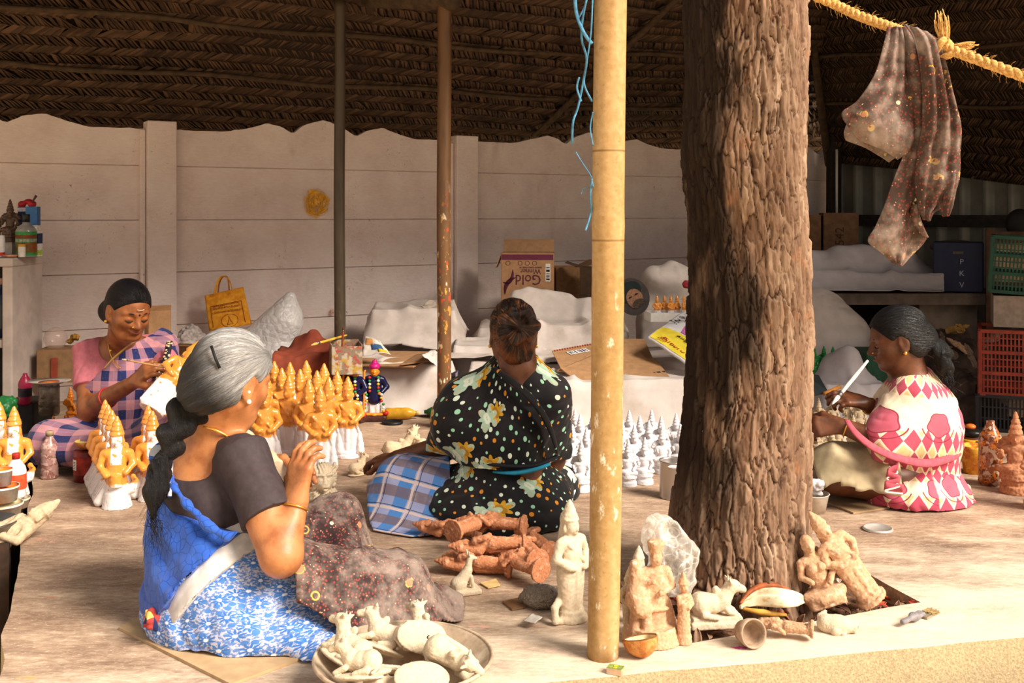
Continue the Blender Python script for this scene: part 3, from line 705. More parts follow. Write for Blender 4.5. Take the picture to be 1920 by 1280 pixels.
# cloth prints ---------------------------------------------------------
def petals(b, uv, sc, n, lo=.6, rand=.7, rad=.36, dim='2D'):
    d, c, p = b.vor(uv, sc, dim, rand=rand); q = b.xyz(b.vsub(uv, p)); ang = q[1].atan2(q[0]); r = (q[0]*q[0]+q[1]*q[1]).sqrt()*sc; cc = b.xyz(c); b.cy = b.xyz(p)[1]
    edge = ((ang*n+cc[0]*6).sin()*(.5-lo*.5)+(.5+lo*.5))*rad
    return r, edge, cc, ang
def m_floral():                               # blue daisies on pale grey cotton
    b = Mat('blue_daisy_cotton'); uv = b.attr('cloth'); r, e, cc, an = petals(b, uv, 26, 9, .3, .75, .44)
    base = b.mix('#b9bdd2', '#4a74b8', b.noise(uv, 170, 2, .6).step(.46, .54)*.85)
    pet = r.lt(e)*r.gt(.13); c = b.mix(base, '#3f74bf', pet); c = b.mix(c, '#dfe6f2', r.lt(.10)); d2, c2, _ = b.vor(b.mapv(uv, loc=(.4, .2, 0)), 52, '2D'); x2 = b.xyz(c2)
    c = b.mix(c, '#4f80c6', d2.lt(.30)*x2[0].gt(.55)*r.gt(e)); return b.done(c, .85, b.noise(uv, 300, 2), .15, .002, sheen=.15, spec=.15)
def m_bluedrape():
    b = Mat('deep_blue_saree'); uv = b.attr('cloth'); w = b.vadd(uv, b.vscale(b.noisec(uv, 30), .02)); d = b.vor(w, 42, '2D', 'DISTANCE_TO_EDGE')
    c = b.mix('#2a56b4', '#173c8c', d.lt(.05)*.8); c = b.mix(c, '#3f70cc', b.noise(uv, 9, 3).step(.5, .75)*.5); x, y, z = b.xyz(uv)
    return b.done(c, .75, b.noise(uv, 260, 2), .12, .002, sheen=.2, spec=.2)
def m_print(base='#3a2c2b'):                  # dark calico with tiny red sprigs, dusted with clay
    b = Mat('dusty_dark_calico'); v = b.coord('Object'); d, c_, _ = b.vor(v, 135); x = b.xyz(c_); n = b.noise(v, 6, 5, .65); n2 = b.noise(v, 34, 4)
    c = b.mix(base, '#8d3f38', d.lt(.38)*x[0].gt(.3)*.9); c = b.mix(c, '#c9b08e', d.lt(.2)*x[1].gt(.8)); d2, c2, _ = b.vor(v, 17); y = b.xyz(c2)
    c = b.mix(c, '#b9764f', d2.lt(.17)*y[0].gt(.55)); c = b.mix(c, '#c9a03f', (d2-.2).abs().lt(.03)*y[1].gt(.6)*n2.gt(.5)); c = b.mix(c, '#d9c7ac', d2.lt(.1)*y[2].gt(.75))
    c = b.mix(c, '#a18f83', (n*.7+n2*.3).step(.42, .64)*.75); return b.done(c, .88, n2+n, .35, .005, spec=.12)
M_calico = m_print()
def m_check():                                # pink and navy plaid
    b = Mat('pink_navy_check'); uv = b.attr('cloth'); x, y, z = b.xyz(uv); s = 12.
    a = ((x*s).fract()-.5).abs().lt(.25); c2 = ((y*s).fract()-.5).abs().lt(.25); w = b.noise(uv, 200, 2)
    c = b.mix('#b87f83', '#3c3c6c', (a+c2)*.5); c = b.mix(c, '#232a58', a*c2); c = b.mix(c, '#9b7f93', ((x*s*1).fract().lt(.05)+(y*s).fract().lt(.05))*.4)
    return b.done(b.mix(c, '#e0b3a8', w.step(.6, .8)*.2), .85, w, .2, .002, sheen=.15, spec=.12)
def m_dots():                                 # black georgette with mint and orange dots and rose sprays
    b = Mat('dotted_black_georgette'); uv = b.attr('cloth'); u = b.mapv(uv, (1, .85, 1), (0, 0, .5)); d, c_, _ = b.vor(u, 31, '2D', rand=.6); x = b.xyz(c_); rad = x[0]*.17+.07
    c = b.mix('#0b0b0e', '#241a1c', b.noise(uv, 4, 3).step(.5, .7)*.7); hue = b.mix('#9fd6b4', '#dfe9d6', x[2].gt(.66)); hue = b.mix(hue, '#d98a23', x[1].gt(.68)); c = b.mix(c, hue, d.lt(rad))
    for (sc, lo, colp, colq, sh, cut) in ((7.3, .45, '#cf9a1f', '#9c6c14', (.31, .13, 0), .62), (7.3, .45, '#a9c7ae', '#e3e4d0', (.345, .15, 0), .62), (6.1, .4, '#d8cdb8', '#b07f78', (.93, .55, 0), .72)):
        q = b.mapv(uv, loc=sh); r, e, cc, an = petals(b, q, sc, 7, .55, .55, .25); lf = ((an*3).sin()*.5+.5)*.32
        on = cc[1].gt(cut) if sc < 7 else cc[0].gt(1-cut)
        c = b.mix(c, '#b9c6ab', r.lt(lf)*on*.9); c = b.mix(c, colp, r.lt(e)*on); c = b.mix(c, colq, ((r*26+(an*2).sin()).sin().gt(.35))*r.lt(e)*on*.8)
    return b.done(c, .7, b.noise(uv, 280, 2), .1, .002, sheen=.1, spec=.25)
def m_lozenge(mode):                          # cream saree with crimson lozenge bands and roses
    b = Mat('cream_crimson_saree'); uv = b.attr('cloth'); x, y, z = b.xyz(uv); base = b.mix('#f1dcc0', '#e8cfae', b.noise(uv, 300, 1).gt(.55)*.6)
    def lozenges(yc, hw, sc, n=2.):                 # a band of tall diamonds around yc
        t = (y-yc)/hw; fx = ((x*sc).fract()-.5).abs()*2; fy = ((t+1)*.5*n).fract(); fy = (fy-.5).abs()*2
        k = (fx+fy).lt(1.0); return k*t.abs().lt(1), t
    c = base
    bands = ((.235, .06, 26, 2.), (-.015, .085, 26, 2.), (-.145, .022, 30, 1.)) if mode == 0 else ((.03, .06, 22, 2.), (-.13, .05, 18, 1.))
    for yc, hw, sc, nr in bands:
        k, t = lozenges(yc, hw, sc, nr); c = b.mix(c, '#b8485c', k)
        fx = ((x*sc+.5).fract()-.5).abs()*2; c = b.mix(c, '#d9bd84', (fx+(((t+1)*.5*nr+.5).fract()-.5).abs()*2).lt(.7)*t.abs().lt(.9))
    q = b.mapv(uv, loc=(.11, .07, 0)); r, e, cc, an = petals(b, q, 6.6, 5, .86, .25, .30); mid = (b.cy-.175).abs().lt(.055) if mode == 0 else (b.cy-.02).abs().lt(.02)
    c = b.mix(c, '#c05a6c', r.lt(e)*mid); c = b.mix(c, '#8f3145', (r-e).abs().lt(.012)*mid); c = b.mix(c, '#8f3145', (r-.40).abs().lt(.012)*(an*1.0).sin().lt(-.2)*mid)
    return b.done(c, .82, b.noise(uv, 260, 2), .15, .002, sheen=.15, spec=.15)
M_floral, M_bdrape, M_check, M_dots, M_loz, M_loz2 = m_floral(), m_bluedrape(), m_check(), m_dots(), m_lozenge(0), m_lozenge(1)
M_white_cot = plain('#d9d2cc', .85, .06, 40, .2)

# ---- woman with the long grey plait, carving nearest the lens ------------
p1 = person('grey-haired woman with long plait in blue saree, carving a figure in both hands', G(430, 1200))
hc = P(437, 712, 2.71); f1 = V(.62, .76, -.25)
hd, at1, R1 = head(hc, f1, (.1, 0, 1), .232, P(392, 835, 2.77), .052)
sR, sL = A(*P(462, 872, 2.64)), A(*P(330, 872, 2.94)); eR, wR = A(*P(527, 1040, 2.52)), A(*P(556, 945, 2.57)); eL, wL = A(*P(470, 985, 2.98)), A(*P(494, 868, 2.92))
hipR, hipL = A(*P(450, 1095, 2.68)), A(*P(400, 1085, 2.92)); kR, kL = A(*P(735, 1108, 2.71)), A(*P(628, 985, 3.12)); chest = A(*P(388, 945, 2.76)); pel = A(*P(420, 1085, 2.76))
fR, fL = A(*P(600, 1120, 3.05)), A(*P(640, 1090, 2.92))
up1 = np.array([(.66, -.75, 0), (.70, .62, .2), (-.2, -.1, .97)]).T
torso1 = [El(chest, (.165, .115, .17), np.array([(.661, -.751, 0), (.751, .661, 0), (0, 0, 1)]).T, .05), Cn(chest+A(0, 0, .02), pel, .115, .15, .06), Cn(sR+A(-.02, .02, .012), sL+A(.02, -.02, .012), .055, .055, .05), Cn(A(*P(395, 850, 2.77)), chest, .06, .10, .06)]
arm1 = [Cn(sR, eR, .056, .050, .04), Cn(eR, wR, .046, .027, .022)]
hn = V(-.62, -.74, .1)
h1 = hand(wR, V(*(P(566, 852, 2.60)))-V(*wR), hn, -1, 1.04, (.42, .5, .58, .66), .8, .10)
body1 = [hd, torso1, arm1, Cn(sL, eL, .054, .048, .03), Cn(eL, wL, .042, .027, .02), h1, hand(wL, V(*P(545, 880, 2.92))-V(*wL), V(.1, .75, .5), 1, 1.0, (.3, .35, .4, .5), .6),
         Cn(hipR, kR, .085, .062, .04), Cn(hipL, kL, .085, .062, .04), Cn(kR, fR, .056, .035, .03), Cn(kL, fL, .056, .035, .03)]
obj('body', sdf(body1, .0042), M_sk1, p1)
back1 = -np.array(f1)*A(1, 1, 0)
# hair: grey combed-back cap, darker twist, plait and brushy tail
tie = P(372, 742, 2.70)
br = [P(392, 742, 2.69), P(366, 760, 2.665), P(340, 785, 2.645), P(326, 815, 2.635), P(314, 845, 2.635)]
hx = [El(at1(-.34, 0, -.08), (.055, .072, .06), R1, .03), El(at1(-.42, .02, -.20), (.045, .05, .045), R1, .025)]
def wisp(v, n):
    c = np.array(at1(0, 0, .05)); ax = np.array(tie)-c; ax /= np.linalg.norm(ax); e1 = np.cross(ax, A(0, 0, 1)); e1 /= np.linalg.norm(e1); e2 = np.cross(ax, e1); d = v-c; ph = np.arctan2(d@e2, d@e1)
    return .0028*fbm(np.stack([np.cos(ph)*9, np.sin(ph)*9, d@ax*7], 1), 3, 4)+.002*np.sin(ph*22+4*vnoise(v*18))
g, fl = hair_cap(at1, R1, .232, tie, 1.04, hx, .06, .004, wisp)
b = Mat('silver_hair'); u, w, q = b.xyz(b.attr('flow')); vv = b.vec(u, w*.16, q); n = b.noise(vv, 10, 4, .7); n2 = b.noise(b.vec(u, w*.1, q), 42, 3, .7); dk = w.step(-.45, .55)
c = b.mix(b.ramp(n*.5+n2*.5, [(.3, '#4d4948'), (.5, '#969290'), (.66, '#d0ccc8')]), b.ramp(n*.5+n2*.5, [(.36, '#0c0b0e'), (.58, '#1a1819'), (.76, '#6b6560')]), dk)
M_silver = b.done(c, .48, n*.5+n2, .9, .006, spec=.5)
hair1 = obj('hair', g, M_silver, p1, attrs={'flow': fl})
M_plait = m_hair([(.38, '#0b0a0c'), (.6, '#1c191a'), (.76, '#5f5853')])
path = smooth_path(br, 60); tan = np.gradient(path, axis=0); pls = []; flw = []
for i in range(7):
    t = i/6; c0 = path[int(t*59)]; tg = tan[int(t*59)]/np.linalg.norm(tan[int(t*59)]); sd = np.cross(tg, (.3, -.9, .2)); sd /= np.linalg.norm(sd); s = 1 if i % 2 else -1; r = .036-.012*t
    pls.append(Cn(c0+sd*s*r*.75-tg*.014, c0-sd*s*r*.35+tg*.026, r*.95, r*.72, .006))
g = sdf(pls, .0036, lambda v, n: .0016*fbm(v*A(60, 60, 25), 2, 7)); ll = g[0]
obj('plait', g, M_plait, p1, attrs={'flow': np.stack([ll[:, 0]*14+ll[:, 2]*5, ll[:, 2]*6, ll[:, 1]*14], 1)})
tl = [P(313, 850, 2.635), P(300, 880, 2.62), P(292, 920, 2.60), P(286, 972, 2.59)]
g = sdf(Ch(tl, (.014, .024, .026, .008), .03), .004, lambda v, n: .006*ridge(np.stack([v[:, 0]*70+v[:, 2]*14, v[:, 1]*70, v[:, 2]*9], 1), 3)); ll = g[0]
obj('plait_end', g, M_plait, p1, attrs={'flow': np.stack([ll[:, 0]*16, ll[:, 2]*5, ll[:, 1]*16], 1)})
obj('loose_hair', tuft([tl[2], tl[3], tl[1]], [(-.1, -.1, -1), (.25, -.2, -1), (-.3, 0, -1)], .07, 160, .0007, 5, .2, .1), M_plait, p1, kind='stuff')
obj('hair_band', ring(tl[0], tan[-1], .016, .004), M_black, p1)
cl = at1(-.30, .26, .30); obj('hair_clip', gtube([P(396, 648, 2.60), P(404, 672, 2.592), P(412, 690, 2.592)], .0036, 6), M_black, p1)
e0 = A(*at1(-.0, .365, -.17))
for dz, r in ((0, .0062), (.024, .0042)): small('earring', [Sp(e0+A(0, -.002, dz), r, .001)], M_pearl, p1, .0016)
nk = [P(382, 800, 2.665), P(398, 804, 2.66), P(420, 814, 2.665), P(436, 828, 2.68), P(444, 842, 2.71), P(440, 850, 2.76)]
obj('necklace', gtube(nk, .0034, 8, 40), M_gold, p1)
obj('bangle', ring(wR+(eR-wR)*.06, eR-wR, .032, .0026), M_gold, p1)
# blouse: cap sleeve, back scooped low
hem = sR+(eR-sR)*.60
bl = [El(chest+A(0, 0, -.01), (.172, .124, .165), up1, .05), Cn(chest, pel+A(0, 0, .06), .122, .135, .04), Cn(sR+A(-.012, .012, .014), sL+A(.012, -.012, .014), .0635, .062, .04), Frus(sR+(sR-hem)*.25, hem+A(.004, 0, 0), .062, .069, .03), Frus(sL, sL+(eL-sL)*.6, .06, .066, .03),
      Sub(El(A(*P(362, 846, 2.70)), (.10, .075, .068), np.array([(.80, -.42, -.42), (.45, .89, 0), (.38, -.2, .90)]).T), .01), Sub(Cn(A(*P(402, 800, 2.74)), A(*P(392, 850, 2.76)), .058, .062), .01)]
obj('blouse', sdf(bl, .0045, folds((.5, -.3, -1), .0035, .06, 3)), plain('#3c3133', .72, .08, 60, .15), p1)
# skirt, waistband and blue drape: the same seated mass, cut by slanting planes
mass = [Cn(pel+A(0, 0, -.015), pel+A(0, .0, .10), .185, .155, .06), Cn(kR, fR, .068, .05, .04), Cn(kL, fL, .068, .05, .04), El(pel+A(.03, -.03, -.075), (.235, .20, .10), None, .06), Cn(hipR+A(.0, -.03, -.01), kR+A(0, .0, -.01), .135, .070, .06), Cn(hipL, kL+A(0, 0, -.01), .11, .082, .06), El(A(*P(575, 1190, 2.60)), (.12, .10, .075), None, .07), El(A(*P(470, 1165, 2.63)), (.17, .14, .10), None, .07), El(A(*P(610, 1130, 2.85)), (.16, .16, .08), None, .06)]
def flare(v, n): return .012*np.maximum(0, ridge(np.stack([v[:, 0]*11+v[:, 2]*5, v[:, 1]*9, v[:, 2]*3], 1), 6)-.1)+.0035*fbm(v*20, 2, 3)
fl1 = folds((-.35, -.2, .75), .0085, .085, 12, .5)
pa, pb = A(*P(470, 1005, 2.56)), A(*P(318, 1165, 2.55)); cutn = np.cross(pb-pa, A(.25, 1, -.25)); cutn = cutn if cutn[0] > 0 else -cutn; cutn = cutn/np.linalg.norm(cutn)
fc = lambda z=.003: Cut(A(0, 0, z), (0, 0, -1))
g = sdf(mass+[fc()], .0052, merge(fl1, flare)); obj('skirt', g, M_floral, p1, attrs={'cloth': cyl_uv(g[0], pel+A(.05, .1, 0))})
band = mass[:2]+[El(A(*P(470, 1165, 2.63)), (.17, .14, .10), None, .07), Cn(hipR+A(-.01, -.03, -.01), hipR+A(.05, -.03, -.01), .135, .12, .05), Cn(chest+A(0, 0, -.04), pel+A(0, 0, .08), .132, .14, .06)]
g = sdf(band+[Cut(pa+cutn*.012, cutn), fc()], .005, folds((.6, 0, .7), .004, .06, 4), grow=.006); obj('petticoat', g, M_white_cot, p1)
g = sdf(band+[Cut(pa-cutn*.026+A(0, 0, .012), cutn+A(.0, 0, .0)), Cut(A(*P(390, 985, 2.6)), (.30, -.2, 1)), fc(.05)], .005, merge(folds((.75, -.2, -.45), .010, .085, 31, .35), folds((.4, 0, -1), .004, .05, 9)), grow=.025)
obj('saree_drape', g, M_bdrape, p1, attrs={'cloth': cyl_uv(g[0], pel)})
dr = [P(444, 997, 2.545), P(425, 1006, 2.545), P(390, 985, 2.56), P(350, 945, 2.59), P(325, 912, 2.63), P(320, 890, 2.67)]
g = sdf(Ch(dr, (.006, .010, .012, .010, .008, .006), .02), .004, folds((.8, 0, .6), .004, .03, 8)); obj('saree_roll', g, M_bdrape, p1, attrs={'cloth': cyl_uv(g[0], pel)})
def m_stripe():
    b = Mat('blue_white_stripe'); v = b.coord('Object'); x, y, z = b.xyz(v); c = b.mix('#a9adb6', '#2c55ad', (z*26).fract().lt(.32)); return b.done(c, .8, b.noise(v, 200, 2), .2, .002)
M_strap = m_stripe()
obj('saree_edge', gtube([P(321, 848, 2.68), P(320, 870, 2.665), P(319, 900, 2.645), P(318, 930, 2.60)], (.005, .006, .006, .005), 8, 20), M_strap, p1)
g = sdf(Ch([P(318, 846, 2.92), P(302, 852, 2.89), P(298, 900, 2.84), P(296, 950, 2.80)], (.02, .025, .028, .03), .04), .005, folds((0, 0, 1), .004, .03, 2)); obj('saree_pallu', g, M_strap, p1)
g = sdf([Ch([P(281, 1150, 2.58), P(284, 1166, 2.575), P(292, 1178, 2.57)], (.014, .018, .008), .01)], .0035, lambda v, n: .004*ridge(v*55, 3))
b = Mat('border_print'); v = b.coord('Object'); d, cc, _ = b.vor(b.mapv(v, (1, 1, .6)), 60); x = b.xyz(cc); c = b.mix(b.mix('#1d2a55', '#a33a35', x[0].gt(.35)), '#d8b060', x[1].gt(.6)); obj('saree_border', g, b.done(c, .8), p1)
g = sdf([El(A(*P(650, 1172, 2.60)), (.06, .05, .03), None, .02), El(A(*P(600, 1205, 2.53)), (.05, .045, .035), None, .03), El(A(*P(585, 1232, 2.50)), (.035, .03, .02), None, .02), fc()], .004, folds((1, 0, .2), .006, .04, 7)); obj('skirt_hem', g, M_floral, p1, attrs={'cloth': cyl_uv(g[0], pel)})

# ---- woman in pink blouse painting by the wall ---------------------------
Y2 = 4.58; q2 = lambda x, y, d=0: A(*P(x, y, Y2+d))
p2 = person('woman in pink blouse and checked saree, brush raised, painting a figure by the wall', q2(230, 870, 0)*A(1, 1, 0))
hd, at2, R2 = head(P(241, 582, 4.38), (.66, -.66, -.36), (.05, 0, 1), .236, q2(226, 662, .02), .055)
sR, sL = q2(165, 662, 0), q2(298, 652, .1); eR, wR = q2(168, 765, -.12), q2(252, 716, -.32); eL, wL = q2(320, 715, -.12), q2(346, 676, -.28)
chest, pel = q2(232, 712, .02), q2(228, 815, .06)
Rt2 = np.array([(.92, .38, 0), (-.38, .92, 0), (0, 0, 1)]).T
tor = [El(chest, (.175, .125, .18), Rt2, .05), Cn(chest, pel, .12, .15, .06), Cn(sR+A(.02, 0, 0), sL-A(.02, 0, 0), .055, .055, .05), Cn(q2(226, 655, .02), chest, .06, .1, .05)]
hnd2 = q2(276, 692, -.36)
body = [hd, tor, Cn(sR, eR, .055, .048, .03), Cn(eR, wR, .045, .028, .02), hand(wR, hnd2-wR, (-.2, -.75, .6), 1, 1.05, (.75, .85, .9, 1.0), .7), Cn(sL, eL, .054, .046, .03), Cn(eL, wL, .042, .027, .02), hand(wL, q2(372, 655, -.36)-wL, (.5, -.6, .6), -1, 1.0, (.4, .5, .6, .7), .6),
        Cn(q2(180, 815, -.02), q2(95, 825, -.25), .085, .065, .04), Cn(q2(280, 815, .02), q2(345, 805, -.35), .085, .065, .04), Cn(q2(95, 830, -.25), q2(250, 850, -.35), .05, .035, .03), Cn(q2(345, 805, -.35), q2(200, 850, -.2), .05, .035, .03)]
obj('body', sdf(body, .0045), M_sk2, p2)
tie2 = at2(-.5, 0, -.2)
g, fl = hair_cap(at2, R2, .236, tie2, 1.0, [El(at2(-.42, 0, -.2), (.06, .075, .06), R2, .02)], .045, .0045)
obj('hair', g, m_hair([(.35, '#060507'), (.6, '#141013'), (.8, '#3a3230')]), p2, attrs={'flow': fl})
for s in (-1, 1):
    obj('eyebrow', gtube([at2(.375, s*.06, .085), at2(.36, s*.13, .105), at2(.29, s*.215, .085)], (.0025, .0042, .002), 6, 12, flat=.6), M_black, p2)
    obj('eyelash', gtube([at2(.365, s*.075, -.025), at2(.372, s*.135, -.045), at2(.335, s*.205, -.025)], (.0014, .0024, .0014), 6, 12), M_black, p2)
M_lip = plain('#7c3b31', .45, .1, 60, .1)
obj('lips', gtube([at2(.365, -.1, -.235), at2(.41, -.04, -.232), at2(.418, 0, -.238), at2(.41, .04, -.232), at2(.365, .1, -.235)], (.002, .0048, .0055, .0048, .002), 8, 20), M_lip, p2)
small('bindi', [Sp(at2(.405, 0, .10), .0045, .001)], plain('#3a0d10', .4), p2, .0016); small('nose_stud', [Sp(at2(.425, .085, -.12), .0042, .001)], M_gold, p2, .0014)
obj('forehead_mark', gtube([at2(.40, -.06, .20), at2(.412, 0, .19), at2(.40, .06, .20)], .003, 6, 10, flat=.4), plain('#d8cbb6', .9, .1), p2)
small('earring', [Sp(at2(-.02, .36, -.2), .0072, .002)], M_gold, p2, .002)
obj('necklace', gtube([q2(205, 612, -.02), q2(203, 640, -.09), q2(207, 662, -.125), q2(216, 680, -.14), q2(226, 690, -.145)], .003, 6, 30), M_gold, p2)
small('pendant_bead', [Sp(q2(208, 657, -.122), .006, .002)], M_gold, p2, .002)
M_pink = plain('#c9737f', .85, .07, 50, .15)
hem = sR+(eR-sR)*.62
bl2 = [El(chest, (.185, .135, .185), Rt2, .05), Cn(sR+A(.03, 0, 0), sL-A(.02, 0, 0), .064, .06, .04), Frus(sR+(sR-hem)*.2, hem, .064, .066, .03), Frus(sL+(sL-eL)*.1, sL+(eL-sL)*.62, .062, .064, .03), Sub(El(q2(226, 645, -.05), (.085, .12, .085), Rt2), .01), Sub(Cn(q2(226, 600, 0), q2(226, 660, 0), .066, .07), .01), Cut(q2(230, 775, 0), (0, 0, -1))]
obj('blouse', sdf(bl2, .0045, folds((.2, 0, 1), .004, .05, 2)), M_pink, p2)
c0, c1 = q2(254, 634, -.1), q2(184, 703, -.1); cn = np.cross(c1-c0, A(.1, 1, 0)); cn = cn if cn[0] < 0 else -cn
pal = [El(chest+A(.01, -.01, 0), (.185, .14, .195), Rt2, .05), Cn(chest, pel+A(0, 0, .04), .138, .155, .05), Cn(q2(270, 645, .06), sL+A(-.005, 0, .0), .064, .066, .04), Cn(sL, sL+(eL-sL)*.25, .068, .068, .04), Sub(Cn(q2(226, 590, -.02), q2(226, 655, 0), .06, .075), .01), Cut(c0, cn)]
g = sdf(pal, .0045, folds((.45, 0, 1), .007, .055, 5, .3), grow=.01); obj('saree_pallu', g, M_check, p2, attrs={'cloth': cyl_uv(g[0], chest, .2, 0)})
g = gtube([q2(318, 640, -.05), q2(313, 665, -.10), q2(303, 690, -.15), q2(297, 715, -.17), q2(290, 738, -.17)], .014, 8, 30, flat=.35)
b = Mat('zari_border'); v = b.coord('Object'); d, cc, _ = b.vor(v, 75); obj('saree_border', g, b.done(b.mix('#1b1626', '#d8bb8a', d.lt(.42)), .6), p2)
obj('pallu_edge', gtube([q2(252, 640, -.135), q2(232, 655, -.16), q2(212, 672, -.165), q2(196, 690, -.15)], .004, 6, 20), plain('#c9a05c', .5), p2)
sk = [El(pel+A(0, -.05, -.045), (.24, .22, .11), None, .06), Cn(q2(185, 815, -.02), q2(92, 828, -.25), .105, .085, .06), Cn(q2(280, 815, .0), q2(350, 805, -.36), .105, .085, .06), Cn(q2(92, 832, -.25), q2(240, 850, -.36), .075, .06, .06), Cn(q2(350, 808, -.36), q2(200, 850, -.2), .075, .06, .06), El(q2(180, 845, -.3), (.2, .1, .07), None, .05), fc()]
g = sdf(sk, .006, merge(folds((.8, -.3, .1), .009, .075, 4), lambda v, n: .004*fbm(v*15))); obj('skirt', g, M_check, p2, attrs={'cloth': cyl_uv(g[0], pel+A(0, .1, 0), .27)})
obj('bangle', ring(eR+(wR-eR)*.42, wR-eR, .040, .004), plain('#a3201f', .3, .05), p2)

# ---- woman in the dotted black saree, her back turned --------------------
Y3 = 3.62; q3 = lambda x, y, d=0: A(*P(x, y, Y3+d))
p3 = person('woman in black dotted saree seen from behind, hair in a low bun', q3(940, 960)*A(1, 1, 0))
hd, at3, R3 = head(P(962, 626, 3.66), (-.12, .95, -.28), (0, .15, 1), .222, q3(972, 690, .0), .05)
sL, sR = q3(868, 752, .02), q3(1030, 745, .02); chest, pel = q3(950, 790, .03), q3(945, 920, .02)
eL, wL = q3(838, 836, .14), q3(745, 858, .30); eR, wR = q3(1035, 860, .12), q3(1010, 850, .34)
tor = [El(chest, (.17, .115, .17), None, .05), Cn(chest, pel, .12, .15, .06), Cn(sL+A(.02, 0, 0), sR-A(.02, 0, 0), .055, .055, .05), Cn(q3(968, 690, .01), chest, .06, .1, .06)]
body = [hd, tor, Cn(sL, eL, .052, .046, .03), Cn(eL, wL, .042, .028, .02), hand(wL, (-.8, .5, -.15), (.1, -.2, 1), -1, 1.0), Cn(sR, eR, .052, .046, .03), Cn(eR, wR, .042, .028, .02), hand(wR, (-.6, .7, -.1), (.1, -.2, 1), 1, 1.0),
        Cn(q3(890, 925, .05), q3(745, 905, .12), .085, .065, .04), Cn(q3(1000, 925, .05), q3(1060, 915, .42), .085, .065, .04), Cn(q3(745, 910, .12), q3(930, 940, .36), .055, .035, .03), Cn(q3(1060, 915, .42), q3(860, 930, .3), .055, .035, .03)]
obj('body', sdf(body, .0045), M_sk3, p3)
def curl3(v, n): return .0035*fbm(v*28, 3, 6)+.0035*ridge(v*A(34, 34, 20), 4)
bun = [El(at3(-.46, .0, .0), (.055, .07, .066), R3, .012), El(at3(-.30, 0, -.30), (.05, .06, .05), R3, .03), [Cn(at3(-.62-.03*(i % 2), .25*math.cos(i*.9), .02+.22*math.sin(i*.9)), at3(-.68, .20*math.cos(i*.9+1.0), .02+.18*math.sin(i*.9+1.0)), .021, .014, .003) for i in range(7)], Cn(at3(-.72, -.1, .06), at3(-.70, .12, -.06), .02, .016, .004), Cn(at3(-.46, -.16, .05), at3(-.52, .1, .16), .024, .028, .012), Cn(at3(-.5, .12, .1), at3(-.5, .16, -.14), .026, .022, .012), Cn(at3(-.5, -.14, -.02), at3(-.46, .05, -.2), .022, .022, .012)]
g, fl = hair_cap(at3, R3, .222, at3(-.5, 0, 0), 1.03, bun, .05, .004, curl3)
b = Mat('henna_hair'); u, w, q = b.xyz(b.attr('flow')); vv = b.vec(u, w*.16, q); n = b.noise(vv, 9, 4, .7, .6); n2 = b.noise(b.vec(u, w*.12, q), 38, 3, .7, .4); o_ = b.noise(b.coord(), 9, 3)
c = b.ramp(n*.5+n2*.5, [(.40, '#0a0708'), (.52, '#26160e'), (.62, '#8a5228'), (.72, '#c99a62')]); c = b.mix(c, '#8a4a1e', o_.step(.52, .66)*.6)
obj('hair', g, b.done(c, .42, n*.5+n2, .9, .006, spec=.45), p3, attrs={'flow': fl})
obj('hair_pin', gtube([P(976, 592, 3.53), P(988, 593, 3.53)], .0022, 6), M_pearl, p3)
obj('loose_hair', tuft([at3(-.5, .1, .15), at3(-.5, 0, -.15), at3(-.45, -.15, 0)], [(.3, -.5, .1), (-.3, -.5, -.3), (.2, -.6, -.5)], .05, 70, .0007, 9, .6, .25), m_hair([(.4, '#1a0f0b'), (.6, '#6b4022'), (.8, '#a87a48')]), p3, kind='stuff')
for s in (-1, 1): small('earring', [Sp(at3(0, s*.36, -.19), .006, .002)], M_gold, p3, .002)
sh = [El(chest, (.178, .125, .18), None, .05), Cn(chest, pel+A(0, 0, .06), .132, .145, .05), Cn(sL+A(.02, 0, 0), sR-A(.02, 0, 0), .064, .064, .05), Cn(sL, eL, .066, .072, .06), Cn(sR, eR, .066, .068, .07), Cn(q3(968, 700, .02), chest, .072, .11, .05), Cn(q3(950, 692, .03), q3(880, 748, .02), .056, .06, .04), Cn(q3(986, 694, .03), q3(1028, 742, .02), .056, .06, .04), Cn(q3(860, 800, .0), q3(930, 830, -.02), .085, .11, .08), Cut(q3(940, 866, 0), (-.04, 0, -1)), Sub(Cn(q3(968, 630, .02), q3(970, 655, .0), .05, .054), .012)]
uv3 = lambda v: cyl_uv(v, chest, .19, 0, ref=-PI/2)
g = sdf(sh, .0046, merge(folds((.55, 0, .6), .0055, .085, 14, .4), folds((1, 0, .2), .004, .06, 5)), grow=.006); obj('saree_shawl', g, M_dots, p3, attrs={'cloth': uv3(g[0])})
hm = [q3(838, 834, -.01), q3(858, 850, -.06), q3(890, 863, -.10), q3(940, 872, -.14), q3(1000, 872, -.13), q3(1045, 855, -.05)]
obj('shawl_hem', gtube(hm, .010, 10, 40, flat=.6), plain('#15131a', .7, .1), p3)
edge = [q3(925, 690, -.05), q3(960, 715, -.105), q3(1000, 752, -.125), q3(1030, 800, -.11), q3(1046, 850, -.06)]
g = gtube(edge, (.012, .018, .02, .018, .01), 10, 50, flat=.4); obj('shawl_border', g, M_dots, p3, attrs={'cloth': uv3(g[0])})
obj('waistband', gtube([q3(925, 884, -.11), q3(965, 886, -.135), q3(1000, 880, -.13), q3(1030, 870, -.10)], (.008, .015, .016, .01), 10, 30, flat=.5), plain('#2d92b4', .75, .1), p3)
